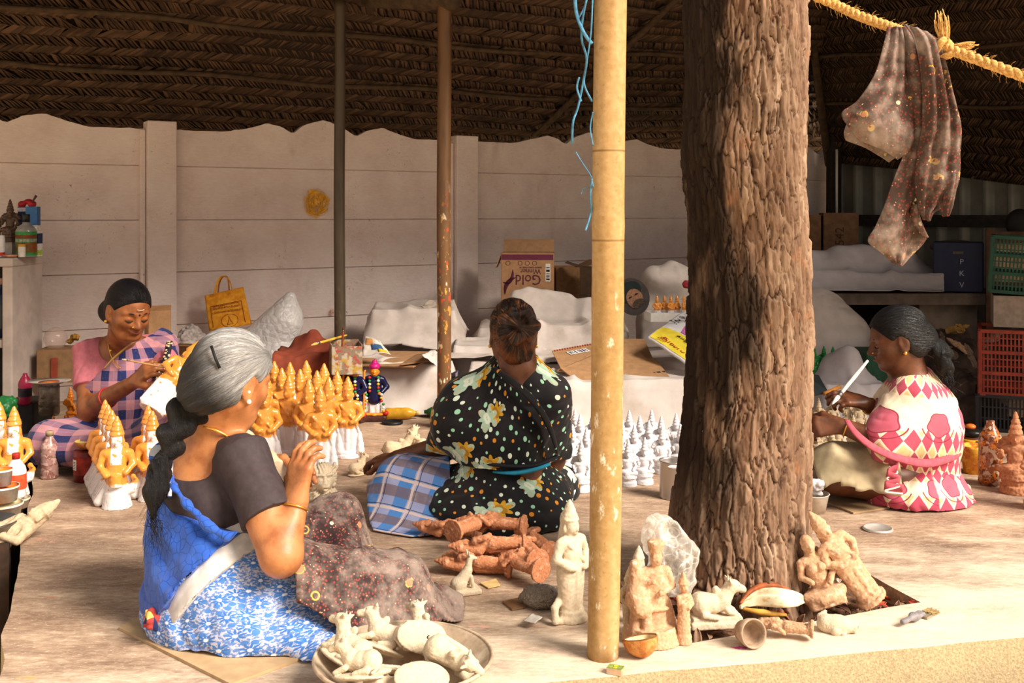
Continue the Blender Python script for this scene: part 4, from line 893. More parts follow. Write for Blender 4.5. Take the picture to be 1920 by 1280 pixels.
sk = [Cn(pel+A(0, 0, -.01), pel+A(0, 0, .07), .175, .14, .05), El(pel+A(.02, -.02, -.06), (.225, .19, .10), None, .06), Cn(q3(890, 925, .03), q3(790, 920, .10), .10, .085, .06), Cn(q3(1000, 925, .05), q3(1050, 915, .40), .11, .085, .06), El(q3(880, 950, -.03), (.14, .12, .075), None, .05), El(q3(960, 945, .25), (.2, .16, .07), None, .05), fc()]
def pleat3(v, n): return .005*np.exp(-((v[:, 0]-q3(905, 0)[0])/.055)**2)*np.sin((v[:, 0]*70+v[:, 2]*20))
g = sdf(sk, .0055, merge(folds((.9, 0, -.25), .009, .07, 14, .45), pleat3)); obj('skirt', g, M_dots, p3, attrs={'cloth': cyl_uv(g[0], pel+A(0, .08, 0), .22, .5, ref=-PI/2)+A(.3, .2, 0)})

# ---- woman in cream and crimson saree, painting at the far side of the tree ----
Y4 = 3.92; q4 = lambda x, y, d=0: A(*P(x, y, Y4+d))
p4 = person('woman with ponytail in cream and crimson saree, holding a long brush upright', q4(1710, 930)*A(1, 1, 0))
hd, at4, R4 = head(P(1682, 636, 3.92), (-.93, .16, -.26), (-.2, 0, 1), .230, q4(1706, 722, .0), .05)
sN, sF = q4(1710, 752, -.10), q4(1722, 742, .17); chest, pel = q4(1716, 790, .04), q4(1716, 905, .03)
eN, wN = q4(1655, 828, -.16), q4(1578, 798, -.10); eF, wF = q4(1690, 800, .18), q4(1622, 756, .05)
Rt4 = np.array([(.30, -.95, 0), (.95, .30, 0), (0, 0, 1)]).T
tor = [El(chest, (.165, .12, .17), Rt4, .05), Cn(chest, pel, .12, .15, .06), Cn(sN, sF, .055, .055, .05), Cn(q4(1706, 715, .02), chest, .06, .1, .06)]
body = [hd, tor, Cn(sN, eN, .052, .045, .03), Cn(eN, wN, .042, .027, .02), hand(wN, (-.95, .1, -.05), (.1, -.8, .55), 1, 1.0, (.7, .85, .95, 1.0), .6), Cn(sF, eF, .052, .045, .03), Cn(eF, wF, .040, .026, .02), hand(wF, (-.9, -.2, .25), (0, -.5, .9), 1, 1.0, (.6, .75, .9, 1.), .8),
        Cn(q4(1700, 905, -.05), q4(1560, 890, -.08), .085, .065, .04), Cn(q4(1700, 905, .12), q4(1570, 885, .3), .085, .065, .04), Cn(q4(1560, 895, -.08), q4(1650, 930, .2), .055, .035, .03), Cn(q4(1570, 890, .3), q4(1640, 930, .05), .055, .035, .03)]
obj('body', sdf(body, .0045), M_sk4, p4)
tie4 = at4(-.46, .02, -.10)
g, fl = hair_cap(at4, R4, .230, tie4, 1.02, [El(at4(-.4, 0, -.08), (.05, .06, .05), R4, .02)], .06, .0042, lambda v, n: .0016*fbm(v*30, 2, 5))
M_hair4 = m_hair([(.40, '#050405'), (.64, '#0e0b0b'), (.82, '#3a322e')], 1.6, .30, .36)
obj('hair', g, M_hair4, p4, attrs={'flow': fl})
pt = [P(1732, 652, 3.91), P(1750, 648, 3.89), P(1766, 664, 3.88), P(1773, 690, 3.875), P(1778, 712, 3.87)]
g = sdf(Ch(pt, (.022, .032, .034, .026, .010), .02), .004, lambda v, n: .006*ridge(v*A(38, 38, 26), 3)+.003*fbm(v*60, 2, 2)); ll = g[0]; obj('ponytail', g, M_hair4, p4, attrs={'flow': np.stack([ll[:, 0]*10, ll[:, 2]*6, ll[:, 1]*10], 1)})
obj('loose_hair', tuft(pt[1:], [(.3, -.2, -.8), (.6, -.2, -.3), (.1, -.3, -1)], .055, 130, .0007, 12, .3, .3), M_hair4, p4, kind='stuff')
small('hair_tie', [Sp(P(1732, 652, 3.895), .017, .005)], M_black, p4, .004)
small('earring', [Sp(at4(-.01, -.375, -.17), .0075, .002)], M_gold, p4, .002); small('nose_stud', [Sp(at4(.425, -.07, -.11), .004, .001)], M_gold, p4, .0014)
obj('eyebrow', gtube([at4(.375, -.05, .085), at4(.35, -.13, .105), at4(.29, -.215, .085)], (.0025, .004, .002), 6, 12), M_black, p4)
obj('eyelash', gtube([at4(.365, -.075, -.02), at4(.37, -.135, -.035), at4(.335, -.205, -.02)], .0022, 6, 12), M_black, p4)
obj('lips', gtube([at4(.365, -.1, -.235), at4(.41, -.04, -.232), at4(.418, 0, -.238), at4(.41, .04, -.232), at4(.365, .1, -.235)], (.002, .0048, .0055, .0048, .002), 8, 20), M_lip, p4)
for w_, e_ in ((wN, eN), (wF, eF)): obj('bangle', ring(w_+(e_-w_)*.12, e_-w_, .031, .003), M_gold, p4)
sh = [El(chest, (.18, .135, .185), Rt4, .05), Cn(chest, pel+A(0, 0, .05), .14, .15, .05), Cn(sN, sF, .068, .066, .05), Cn(sN, eN, .07, .062, .07), Cn(sF, eF, .066, .062, .06), Cn(q4(1710, 718, .02), chest, .07, .11, .05), Cn(eN+A(.05, .04, .02), chest+A(-.02, -.05, -.04), .075, .12, .08), Cut(q4(1745, 890, 0), (-.30, 0, -1)), Sub(Cn(q4(1698, 660, .02), q4(1702, 706, 0), .05, .054), .012), Cut(q4(1598, 800, 0), (-1, 0, -.25))]
def uv4(v):
    d = v-chest; a = np.arctan2(d[:, 1]+.02, d[:, 0]); return np.stack([np.mod(a+PI/2+1.2, 2*PI)*.17, d[:, 2]+.06+.12*d[:, 0], np.hypot(d[:, 0], d[:, 1])], 1)
g = sdf(sh, .0046, merge(folds((.9, 0, -.4), .0055, .075, 22, .4), folds((.7, 0, .5), .003, .05, 5)), grow=.006); obj('saree_shawl', g, M_loz, p4, attrs={'cloth': uv4(g[0])})
M_crim = plain('#b9525f', .82, .1, 70, .2)
hm = [q4(1588, 788, -.16), q4(1605, 812, -.22), q4(1640, 840, -.24), q4(1690, 860, -.235), q4(1740, 868, -.20), q4(1790, 855, -.12), q4(1806, 835, -.02)]
obj('shawl_border', gtube(hm, (.010, .014, .016, .016, .016, .012, .008), 10, 50, flat=.45), M_crim, p4)
sk = [Cn(pel+A(0, 0, -.01), pel+A(0, 0, .12), .165, .15, .05), El(pel+A(-.0, -.03, -.055), (.20, .19, .105), None, .06), Cn(q4(1710, 905, -.02), q4(1640, 900, -.05), .085, .06, .06), Cn(q4(1700, 905, .12), q4(1600, 890, .3), .10, .08, .06), El(q4(1705, 930, -.10), (.13, .11, .06), None, .05), fc()]
g = sdf(sk, .0052, merge(folds((.9, .2, .45), .010, .07, 25, .45))); obj('skirt', g, M_loz2, p4, attrs={'cloth': cyl_uv(g[0], pel, .2, .4, ref=PI/2)})
# frilled end of the saree tucked at the knee
fz = [q4(1668, 868, -.235), q4(1684, 880, -.245), q4(1664, 892, -.25), q4(1688, 905, -.25), q4(1660, 915, -.25), q4(1694, 920, -.245)]
vv = []; 
for i, p_ in enumerate(smooth_path(fz, 40)): vv += [p_+A(0, -.002*math.sin(i), .022), p_+A(.0, .012, -.01)]
g = (np.array(vv), [(2*i, 2*i+1, 2*i+3, 2*i+2) for i in range(39)]); obj('saree_frill', g, M_crim, p4, solid=.004)
obj('frill_lace', gtube(smooth_path(fz, 40)+A(0, .008, -.012), .0035, 6), M_pearl, p4)

# ================================================================ LAID CLOTHS
Rz = lambda a: np.array(Matrix.Rotation(a, 3, 'Z'))
Re = lambda x, y, z: np.array(Euler((x, y, z)).to_matrix())
def xy(px, py, Y): p = P(px, py, Y); return (p[0], p[1])
def cloth(name, label, cat, poly, obst, mat, cell=.011, par=None, **k):
    s = k.pop('solid', .004); g = drape(poly, obst, cell, **k); o = obj(name, g, mat, solid=s); return tag(o, label, cat)
lapR, lapL = (A(*P(470, 1100, 2.64)), A(*P(745, 1105, 2.72))), (A(*P(430, 1085, 2.95)), A(*P(628, 985, 3.12)))
poly1 = [xy(556, 1195, 2.50), xy(585, 1165, 2.50), xy(690, 1168, 2.54), xy(752, 1166, 2.57), xy(800, 1150, 2.64), xy(868, 1163, 2.73), xy(872, 1150, 2.80), xy(845, 1110, 2.96), xy(790, 1090, 3.05), xy(740, 1060, 3.12), xy(700, 1010, 3.25), xy(640, 955, 3.30), xy(585, 930, 3.22), xy(548, 1000, 2.95), xy(538, 1050, 2.72)]
cloth('work_cloth', 'clay-dusted dark floral work cloth spread over the grey-haired woman\'s lap', 'cloth', poly1,
      [oCap(A(*P(560, 1105, 2.61)), lapR[1], .105, .088), oCap(A(*P(575, 1180, 2.60)), A(*P(640, 1150, 2.64)), .09, .075), oCap(lapL[0], lapL[1], .095, .083), oCap(lapR[1]+A(0, 0, -.02), A(*P(620, 1090, 3.02)), .07, .06), oCap(lapL[1]+A(0, 0, -.02), A(*P(640, 1080, 2.95)), .075, .06), oCap(A(*P(775, 1130, 2.78)), A(*P(852, 1145, 2.82)), .055, .04)],
      M_calico, .0085, wr=.009, wf=13, it=120, sag=.0006, seed=4)
b = Mat('blue_plaid_lap_cloth'); v = b.mapv(b.coord('Object'), rot=(0, 0, .5)); x, y, z = b.xyz(v); f1_ = (x*9).fract(); f2_ = (y*7+z*7).fract(); n = b.noise(b.coord(), 14, 5, .65)
c = b.mix('#8d93b8', '#3f78b8', f1_.lt(.42)*.9); c = b.mix(c, '#6d5650', f2_.lt(.34)*.75); c = b.mix(c, '#c3b0ae', ((f1_-.5).abs().lt(.04)+(f2_-.6).abs().lt(.05))._m('MINIMUM', 1)); c = b.mix(c, '#1e2440', ((f1_-.6).abs().lt(.012)+(f2_-.7).abs().lt(.014))._m('MINIMUM', 1)*.9)
M_plaid = b.done(b.mix(c, '#a89f9c', n.step(.5, .75)*.55), .88, n, .3, .004, spec=.1)
cloth('lap_cloth', 'faded blue plaid cloth over the knee of the woman in dotted saree', 'cloth', [q3(p_[0], p_[1], p_[2])[:2] for p_ in ((845, 900, -.10), (820, 985, -.17), (772, 985, -.19), (740, 978, -.16), (700, 985, -.12), (690, 960, -.02), (688, 920, .12), (712, 880, .26), (770, 860, .3), (840, 860, .24))],
      [oCap(q3(890, 922, .05), q3(752, 905, .10), .102, .088), oCap(q3(745, 915, .12), q3(850, 940, .3), .06, .05)], M_plaid, .0095, wr=.010, wf=12, it=90, seed=8)
M_khaki = plain('#b5a382', .9, .14, 14, .35, .005, dirt='#8d8464')
cloth('lap_cloth', 'khaki cloth over the knees of the woman in cream and crimson saree', 'cloth', [q4(p_[0], p_[1], p_[2])[:2] for p_ in ((1672, 880, -.02), (1684, 900, -.12), (1692, 930, -.21), (1640, 940, -.22), (1590, 940, -.205), (1540, 930, -.19), (1508, 920, -.05), (1500, 900, .2), (1530, 860, .42), (1640, 850, .42), (1690, 860, .2))],
      [oCap(q4(1700, 905, -.05), q4(1562, 888, -.08), .125, .10), oCap(q4(1690, 905, .12), q4(1575, 883, .3), .10, .084), oCap(q4(1560, 905, -.06), q4(1640, 930, .2), .06, .05)], M_khaki, .0095, wr=.011, wf=12, it=80, seed=12)
M_sheet = plain('#cdc1ba', .9, .05, 12, .25, .006, dirt='#b3a496')
M_sheet2 = plain('#c9bcb4', .9, .06, 12, .25, .006, dirt='#a3948a')
def XY(px, Y): return ((px-960)*Y/FPX, Y)
cloth('dust_sheet', 'white dust sheet hanging over the low bench behind the white figurine crowd', 'sheet', [XY(838, 4.94), XY(1330, 4.90), XY(1330, 6.0), XY(1200, 6.5), XY(838, 6.3)],
      [oBox(XY(1085, 5.72), 1.16, 1.28, .232), oBox(XY(1000, 6.2), .9, .6, .30)], M_sheet, .013, wr=.012, wf=7, it=26, seed=21)
cloth('dust_sheet', 'peaked white sheet slung over the piled goods below the brown cartons', 'sheet', [XY(842, 5.72), XY(1000, 5.62), XY(1175, 5.70), XY(1180, 6.75), XY(960, 6.9), XY(842, 6.5)],
      [oBox(XY(1010, 6.25), 1.3, 1.2, .262), oCap(A(*P(968, 564, 6.42)), A(*P(1066, 564, 6.46)), .04, .04), oCap(A(*P(1066, 572, 6.46)), A(*P(1150, 600, 6.4)), .05, .05), oBox(XY(1060, 6.2), .5, .5, .40), oBox(XY(930, 6.4), .2, .3, .36)], M_sheet2, .013, floor=.245, wr=.024, wf=5, it=170, sag=.0006, seed=23)
cloth('dust_sheet', 'white sheet down the front of the bench behind the pink-turbaned figurines', 'sheet', [XY(625, 5.50), XY(858, 5.47), XY(858, 6.4), XY(640, 6.4)], [oBox(XY(745, 6.05), .66, .86, .235)], M_sheet, .013, wr=.013, wf=7, it=26, seed=29)
cloth('dust_sheet', 'beige sheet over a squarish bundle on the bench beside the painted post', 'sheet', [XY(680, 6.08), XY(870, 6.02), XY(880, 6.7), XY(700, 6.75)], [oBox(XY(778, 6.42), .48, .5, .475, .05)], M_sheet2, .012, floor=.25, wr=.022, wf=5.5, it=80, seed=31)
M_rustcl = plain('#8a3f2a', .85, .12, 16, .35, .005)
cloth('rust_cloth', 'rust-red cloth heaped over a crate behind the orange figurines', 'cloth', [XY(495, 5.35), XY(560, 5.22), XY(640, 5.20), XY(668, 5.4), XY(650, 5.9), XY(520, 5.95)], [oBox(XY(575, 5.62), .30, .42, .30, .1), oCap(A(*P(588, 632, 5.6)), A(*P(566, 658, 5.65)), .035, .05), oCap(A(*P(588, 640, 5.6)), A(*P(640, 668, 5.5)), .035, .04)], M_rustcl, .011, wr=.020, wf=9, it=120, sag=.0008, seed=33)
M_sheet3 = plain('#a39a9b', .9, .06, 12, .25, .006)
cloth('dust_sheet', 'grey-white sheet lying along the concrete ledge before the metal wall', 'sheet', [XY(1480, 6.55), XY(1770, 6.5), XY(1768, 7.2), XY(1500, 7.5)], [oBox(XY(1625, 6.95), 1.0, .62, .66, .0), oCap(A(*P(1575, 500, 6.9)), A(*P(1680, 510, 6.95)), .13, .16), oCap(A(*P(1500, 490, 6.9)), A(*P(1560, 500, 6.9)), .07, .09)], M_sheet3, .014, floor=.565, wr=.016, wf=7, it=60, sag=.0004, seed=37)
cloth('dust_sheet', 'lilac-white cloth bunched over a crate beside the green figurines', 'sheet', [XY(1480, 5.05), XY(1600, 4.98), XY(1665, 5.1), XY(1660, 5.7), XY(1500, 5.75)], [oBox(XY(1570, 5.38), .34, .4, .20, .2), oCap(A(*P(1560, 690, 5.4)), A(*P(1590, 680, 5.35)), .06, .06)], M_sheet3, .011, wr=.016, wf=9, it=60, sag=.0006, seed=39)
cloth('paper_sheet', 'pale sheet spread on the floor under the unpainted cream figurines', 'sheet', [XY(1490, 4.35), XY(1640, 4.4), XY(1660, 5.05), XY(1480, 5.1)], [oBox(XY(1560, 4.95), .4, .2, .05)], M_sheet, .02, wr=.004, wf=9, it=20, seed=41)

# sacks and crumpled plastic: rounded lumps with creased skins
def m_plastic(hexc='#e9e4e0', alpha=.5, rough=.28):
    b = Mat('crinkled_plastic'); n = b.noise(sc=45, det=4, rough=.6); d = b.vor(None, 26, '3D', 'DISTANCE_TO_EDGE'); a = (d.step(.10, .0)*.35+alpha)._m('MINIMUM', 1.0) if alpha < 1 else None
    return b.done(hexc, rough, n+d*2, .8, .006, spec=.6, alpha=a)
def creased(amp, fr, seed, k=1.0):
    return lambda v, n: amp*(ridge(v*fr, seed)*.6+.5*ridge(v*fr*2.3, seed+1)+.5*fbm(v*fr*.6, 2, seed+2))*k
M_sack = m_plastic('#d9d3d0', 1, .35)
pr = [El(A(*P(505, 690, 6.2)), (.20, .16, .22), None, .1), Cn(A(*P(530, 600, 6.2)), A(*P(545, 556, 6.22)), .085, .03, .12), Cn(A(*P(455, 640, 6.15)), A(*P(535, 600, 6.2)), .05, .09, .1), fc()]
o = obj('plastic_sack', sdf(pr, .009, creased(.004, 9, 4)), M_sack); tag(o, 'white crinkled woven plastic sack slumped against the wall by the yellow bag', 'sack')
pr = [El(A(*P(1535, 640, 6.0)), (.22, .2, .30), None, .1), El(A(*P(1580, 660, 5.95)), (.16, .18, .22), None, .1), Cn(A(*P(1530, 590, 6.0)), A(*P(1610, 620, 5.95)), .06, .05, .08), fc()]
o = obj('cloth_sack', sdf(pr, .01, creased(.012, 4.5, 7)), M_sheet2); tag(o, 'beige cloth sack slumped beside the trunk above the green figurines', 'sack')
pr = [El(A(*P(1252, 525, 6.7)), (.17, .14, .10), None, .08), El(A(*P(1225, 520, 6.65)), (.08, .1, .07), None, .05), Cn(A(*P(1290, 520, 6.7)), A(*P(1260, 500, 6.7)), .05, .05, .05), Bx(A(*P(1255, 600, 6.75)), (.2, .14, .22), None, .03, .05), fc()]
o = obj('wrapped_bundle', sdf(pr, .009, creased(.010, 5, 9)), M_sheet2); tag(o, 'goods wrapped in grey-white cloth by the wall above the small orange figurines', 'bundle')
pr = [El(A(*P(360, 625, 6.0)), (.06, .07, .05), None, .03), El(A(*P(378, 640, 5.95)), (.05, .05, .045), None, .03), El(A(*P(345, 655, 5.9)), (.05, .05, .08), None, .03), Cn(A(*P(355, 700, 5.95)), A(*P(355, 640, 5.95)), .10, .07, .04), fc()]
o = obj('crumpled_bag', sdf(pr, .006, creased(.014, 22, 3)), plain('#b8aaa4', .7, .2, 40, .5)); tag(o, 'crumpled pale plastic bag at the wall foot below the yellow bag', 'bag')
pr = [El(A(*P(1290, 560, 5.9)), (.05, .06, .06), None, .03)]
# ================================================================ FIGURINE SHAPES (unit height, facing -y)
def rings(r, z0, z1, n, y=0, k=.006): return [Frus((0, y, z0+(z1-z0)*i/n), (0, y, z0+(z1-z0)*(i+.72)/n), r(i/n), r((i+.7)/n)*.93, k) for i in range(n)]
def face(z, s=1.0, y=0): return [El((0, y-.01, z), (.062*s, .068*s, .082*s), None, .015), El((0, y-.075*s, z-.008), (.014*s, .018*s, .022*s), None, .01), El((0, y-.062*s, z-.045*s), (.026*s, .016*s, .010*s), None, .006), Sub(El((-.026*s, y-.075*s, z+.018*s), (.02*s, .012*s, .010*s)), .008), Sub(El((.026*s, y-.075*s, z+.018*s), (.02*s, .012*s, .010*s)), .008), El((-.066*s, y+.01, z-.01), (.016, .02, .035), None, .008), El((.066*s, y+.01, z-.01), (.016, .02, .035), None, .008)]
def crown(z0, z1, r, y=0.01): return rings(lambda t: r*(1-t)**.75*.94+.012, z0, z1, 4, y, .02)+[Cn((0, y, z0), (0, y, z1-.02), r*.92, .016, .012), Sp((0, y, z1-.005), .017, .012)]
def standing(club=True):
    p = [Frus((0, .01, 0), (0, .01, .045), .155, .15), Frus((0, .01, .045), (0, .01, .085), .125, .12), Cn((-.045, 0, .1), (-.05, 0, .40), .07, .085, .03), Cn((.05, 0, .1), (.05, 0, .40), .07, .085, .03), Cn((0, -.055, .10), (0, -.07, .42), .032, .03, .015), El((0, 0, .45), (.125, .10, .08), None, .03), El((0, -.01, .55), (.105, .085, .12), None, .03), Cn((-.085, 0, .655), (.085, 0, .655), .058, .058, .03),
         Ch([(-.125, 0, .655), (-.175, .0, .54), (-.09, -.085, .47)], (.045, .038, .034), .015), Ch([(.125, 0, .655), (.175, 0, .54), (.10, -.09, .465)], (.045, .038, .034), .015), El((-.06, -.10, .46), (.035, .03, .028), None, .01), El((.06, -.1, .455), (.035, .03, .028), None, .01), Cn((-.085, -.055, .66), (.07, -.095, .50), .016, .016, .008), Cn((0, 0, .70), (0, 0, .74), .045, .05, .02),
         face(.785), crown(.845, 1.0, .074), Cn((0, .06, .86), (0, .065, .60), .04, .075, .03)]
    if club: p += [Cn((.165, -.03, .09), (.15, -.02, .30), .052, .03, .02), Cn((.15, -.02, .30), (.10, -.08, .46), .022, .018, .01), Cn((-.16, .02, .06), (-.10, .02, .38), .03, .05, .03)]
    return p
def peacock():
    p = [Frus((0, .02, 0), (0, .02, .16), .165, .125, .03), Cn((0, .02, .12), (0, .0, .30), .12, .11, .05), El((0, -.02, .40), (.12, .10, .10), None, .03), El((0, -.03, .50), (.105, .085, .12), None, .03), Cn((-.10, -.01, .60), (.10, -.01, .60), .058, .058, .03), Ch([(-.135, 0, .60), (-.175, -.03, .47), (-.10, -.11, .38)], (.045, .038, .034), .015), Ch([(.135, 0, .60), (.175, -.03, .48), (.10, -.10, .40)], (.045, .038, .034), .015),
         Frus((0, -.085, .25), (0, -.095, .39), .075, .06, .02), Cn((0, 0, .64), (0, 0, .69), .045, .05, .02), face(.735), crown(.80, 1.0, .078), Cn((0, .055, .92), (0, .075, .56), .035, .10, .04),
         Ch([(.15, -.02, .20), (.20, -.03, .29), (.175, -.05, .345), (.205, -.09, .335)], (.05, .03, .026, .012), .02), Cn((.06, .0, .17), (.16, -.01, .21), .08, .05, .03)]
    for i in range(4): p += [Cn((-.10-.02*i, .05+.05*i, .26), (-.20-.015*i, .08+.07*i, .055), .03, .055, .015)]
    return p
def enthroned():
    p = [Frus((0, 0, 0), (0, 0, .10), .19, .18), Frus((0, 0, .10), (0, 0, .17), .155, .165), Frus((0, 0, .17), (0, 0, .24), .185, .175), El((0, -.02, .30), (.19, .14, .075), None, .03), Cn((-.17, -.04, .29), (.02, -.13, .27), .05, .04, .02), Cn((.17, -.04, .29), (-.02, -.13, .26), .05, .04, .02), El((0, 0, .43), (.10, .085, .14), None, .03), Cn((-.08, 0, .54), (.08, 0, .54), .055, .055, .03),
         Ch([(-.12, 0, .54), (-.17, -.01, .43), (-.14, -.10, .47)], (.04, .034, .03), .015), Ch([(.12, 0, .54), (.17, -.01, .43), (.12, -.10, .36)], (.04, .034, .03), .015), El((-.15, -.12, .51), (.03, .03, .045), None, .01), Cn((0, 0, .58), (0, 0, .63), .042, .045, .02), face(.675, .95), crown(.735, 1.0, .085)]
    for i in range(9): a = PI*(i-4)/9; p.append(Cn((.05*math.sin(a), .07, .5), (.20*math.sin(a), .085, .52+.16*math.cos(a)), .03, .036, .02))
    return p
def calf(up=0., base='oval'):                  # recumbent calf on a plate, length 1 along x
    p = [El((0, 0, .05), (.50, .30, .075), None, .01)] if base == 'oval' else [Bx((0, 0, .07), (.5, .24, .07), None, .03, .01), Bx((0, 0, .17), (.46, .21, .04), None, .02, .01)]
    z = .05 if base == 'oval' else .14; hx, hz = (.34-.04*up, .50+.16*up)
    p += [El((-.12, 0, .26+z), (.32, .19, .19), None, .04), El((-.27, 0, .26+z), (.19, .22, .21), None, .04), El((.13, 0, .28+z+.05*up), (.16, .17, .19), None, .04), Cn((.16, 0, .36+z), (hx-.04, 0, hz-.05+z), .15, .115, .05), El((hx, 0, hz+z), (.155, .125, .12), None, .03), Cn((hx+.05, 0, hz-.01+z), (hx+.20, 0, hz-.07+z), .085, .068, .02)]
    for s in (-1, 1): p += [Cn((.2, s*.13, .16+z), (.38, s*.15, .08+z), .065, .05, .02), Cn((-.25, s*.2, .12+z), (-.02, s*.23, .07+z), .075, .045, .02), Cn((hx-.05, s*.08, hz+.07+z), (hx-.08, s*.15, hz+.13+z), .045, .02, .012), Cn((hx-.06, s*.05, hz+.09+z), (hx-.06, s*.06, hz+.18+z), .03, .014, .01), Sub(Sp((hx+.1, s*.075, hz+.01+z), .022), .01)]
    p += [El((.02, 0, .50+z), (.07, .06, .07), None, .03), Ch([(-.42, 0, .3+z), (-.46, .08, .18+z), (-.36, .2, .08+z)], (.03, .025, .03), .02)]
    return p
def coarse(seed, a=.004, f=30): return lambda v, n: a*fbm(v*f, 3, seed)+a*.5*ridge(v*f*1.5, seed+2)
M_clayw = plain('#cfbda2', .9, .08, 40, .35, .002, dirt='#c9ab8c'); M_clayt = plain('#b27450', .88, .12, 40, .35, .002, dirt='#d3a284'); M_clayp = plain('#c79b78', .9, .1, 45, .35, .002, dirt='#dcc8ad'); M_clayo = plain('#c9b393', .9, .1, 40, .3, .002, dirt='#b79a7c')
M_plaster = plain('#d8d3d5', .85, .05, 50, .25, .002)
def m_paint(top, low, split, axis=2, seed=0., back=None, rough=.22):
    b = Mat('fresh_paint'); v = b.coord('Object'); x, y, z = b.xyz(v); n = b.noise(v, 9, 3); n2 = b.noise(v, 26, 2)
    c = b.mix(low, top, (z+(n-.5)*.14).step(split-.012, split+.012)); c = b.mix(c, top, n.step(.655, .665)*z.lt(split)*z.gt(.03)*.95)
    if back: c = b.mix(c, back, x.abs().lt(.058)*y.lt(.02)*(z-.64).abs().lt(.15)*n2.lt(.60)) if back == '#efe9e6' else b.mix(c, back, y.gt(.035)*n2.lt(.58))
    return b.done(c, rough, n2, .1, .004, spec=.5, coat=.25)
M_or = m_paint('#e3943c', '#e6dfe0', .385, back='#ece4e0 '.strip()); M_pk = m_paint('#e3953e', '#e8e2df', .27, back='#efe9e6')
ORD = ['first', 'second', 'third', 'fourth', 'fifth', 'sixth', 'seventh', 'eighth', 'ninth', 'tenth']
def fig(name, label, cat, prims, mat, loc, h, rot=(0, 0, 0), cell=.013, group=None, seed=3, am=.004):
    g = sdf(prims, cell, coarse(seed, am)); o = obj(name, g, mat, local=True); o.location = loc; o.rotation_euler = rot; o.scale = (h, h, h); return tag(o, label, cat, group)
def again(o, label, loc, rot=(0, 0, 0), h=None): return dup(o, loc, rot, label, None, h)
def base_at(px, Y): return ((px-960)*Y/FPX, Y, 0)

# orange and white standing figurines --------------------------------------
spots = [(600, 4.32, 'front'), (541, 4.62, 'front'), (652, 4.58, 'front'), (497, 4.40, 'front'), (440, 4.50, 'front'), (578, 4.52, 'middle'), (616, 4.58, 'middle'), (528, 4.84, 'middle'), (562, 4.80, 'middle'), (470, 4.72, 'middle'), (594, 4.76, 'middle'), (632, 4.74, 'middle'), (514, 5.06, 'back'), (543, 5.02, 'back'), (574, 5.08, 'back'), (607, 4.98, 'back'), (500, 4.62, 'middle')]
proto = None; cnt = {}
for px, Y, row in sorted(spots, key=lambda s: -s[0]):
    k = cnt[row] = cnt.get(row, -1)+1; lab = f'orange figurine with white skirt, {ORD[k]} from the turbaned pair in the {row} row'; rot = (0, 0, random.uniform(-.35, .15))
    if proto is None: proto = fig('deity_figurine', lab, 'figurine', standing(), M_or, base_at(px, Y), .342, rot, .0105, 'orange and white figurines drying on the floor')
    else: again(proto, lab, base_at(px, Y), rot)
# figurine in the hands of the woman by the wall
a, b_ = q2(283, 770, -.52), q2(374, 640, -.34); d = V(*(b_-a)); o = again(proto, 'orange figurine being painted, tilted in the pink-bloused woman\'s hands', tuple(a), (0, 0, 0), d.length*1.0)
o.rotation_euler = Matrix([list(r) for r in frame(d, (-.3, 1, .2))]).to_euler()
# peacock riders
row1 = [(219, 3.80), (210, 3.91), (203, 4.02), (197, 4.13)]; pk = None
for i, (px, Y) in enumerate(row1):
    lab = ['orange peacock-rider figurine with white base standing foremost before the check-skirted woman', 'orange peacock-rider figurine second in the file beside the red can', 'orange peacock-rider figurine third in the file beside the red can', 'orange peacock-rider figurine last in the file beside the red can'][i]
    if pk is None: pk = fig('peacock_figurine', lab, 'figurine', peacock(), M_pk, base_at(px, Y), .322, (0, 0, .25), .0105, 'peacock-rider figurines')
    else: again(pk, lab, base_at(px, Y), (0, 0, .25))
for (px, Y, z, lab) in ((286, 3.90, 0, 'orange peacock-rider figurine half hidden by the dark plait'), (278, 4.02, 0, 'orange peacock-rider figurine peeking behind the one at the plait'), (26, 3.88, .02, 'orange peacock-rider figurine behind the red-capped white bottle'), (-2, 3.98, .02, 'orange peacock-rider figurine cut by the edge beside the tubs')):
    p_ = base_at(px, Y); again(pk, lab, (p_[0], p_[1], z), (0, 0, .3))
# plaster figurines in a crowd
wp = [(1090, 4.02, 1), (1178, 4.10, 1), (1209, 4.13, 1), (1064, 4.18, 1), (1074, 4.36, 2), (1100, 4.26, 2), (1152, 4.28, 2), (1190, 4.32, 2), (1242, 4.30, 2), (1276, 4.34, 1), (1217, 4.42, 2), (1133, 4.46, 3), (1166, 4.50, 3), (1088, 4.54, 3), (1060, 4.56, 3), (1200, 4.56, 3), (1240, 4.52, 3), (1268, 4.58, 3), (1292, 4.48, 3), (1112, 4.62, 4), (1180, 4.68, 4), (1146, 4.66, 4), (1222, 4.70, 4), (1290, 4.72, 4), (1078, 4.70, 4)]
pw = None; cnt = {}
for px, Y, r in sorted(wp, key=lambda s: s[0]):
    k = cnt[r] = cnt.get(r, -1)+1; lab = f'white plaster enthroned figurine, {ORD[k]} from the dotted saree in the {("front", "second", "third", "back")[r-1]} row'
    if pw is None: pw = fig('plaster_figurine', lab, 'figurine', enthroned(), M_plaster, base_at(px, Y), .186, (0, 0, .1), .0115, 'unpainted white figurines before the bench')
    else: again(pw, lab, base_at(px, Y), (0, 0, random.uniform(-.3, .4)), .186*random.uniform(.95, 1.03))
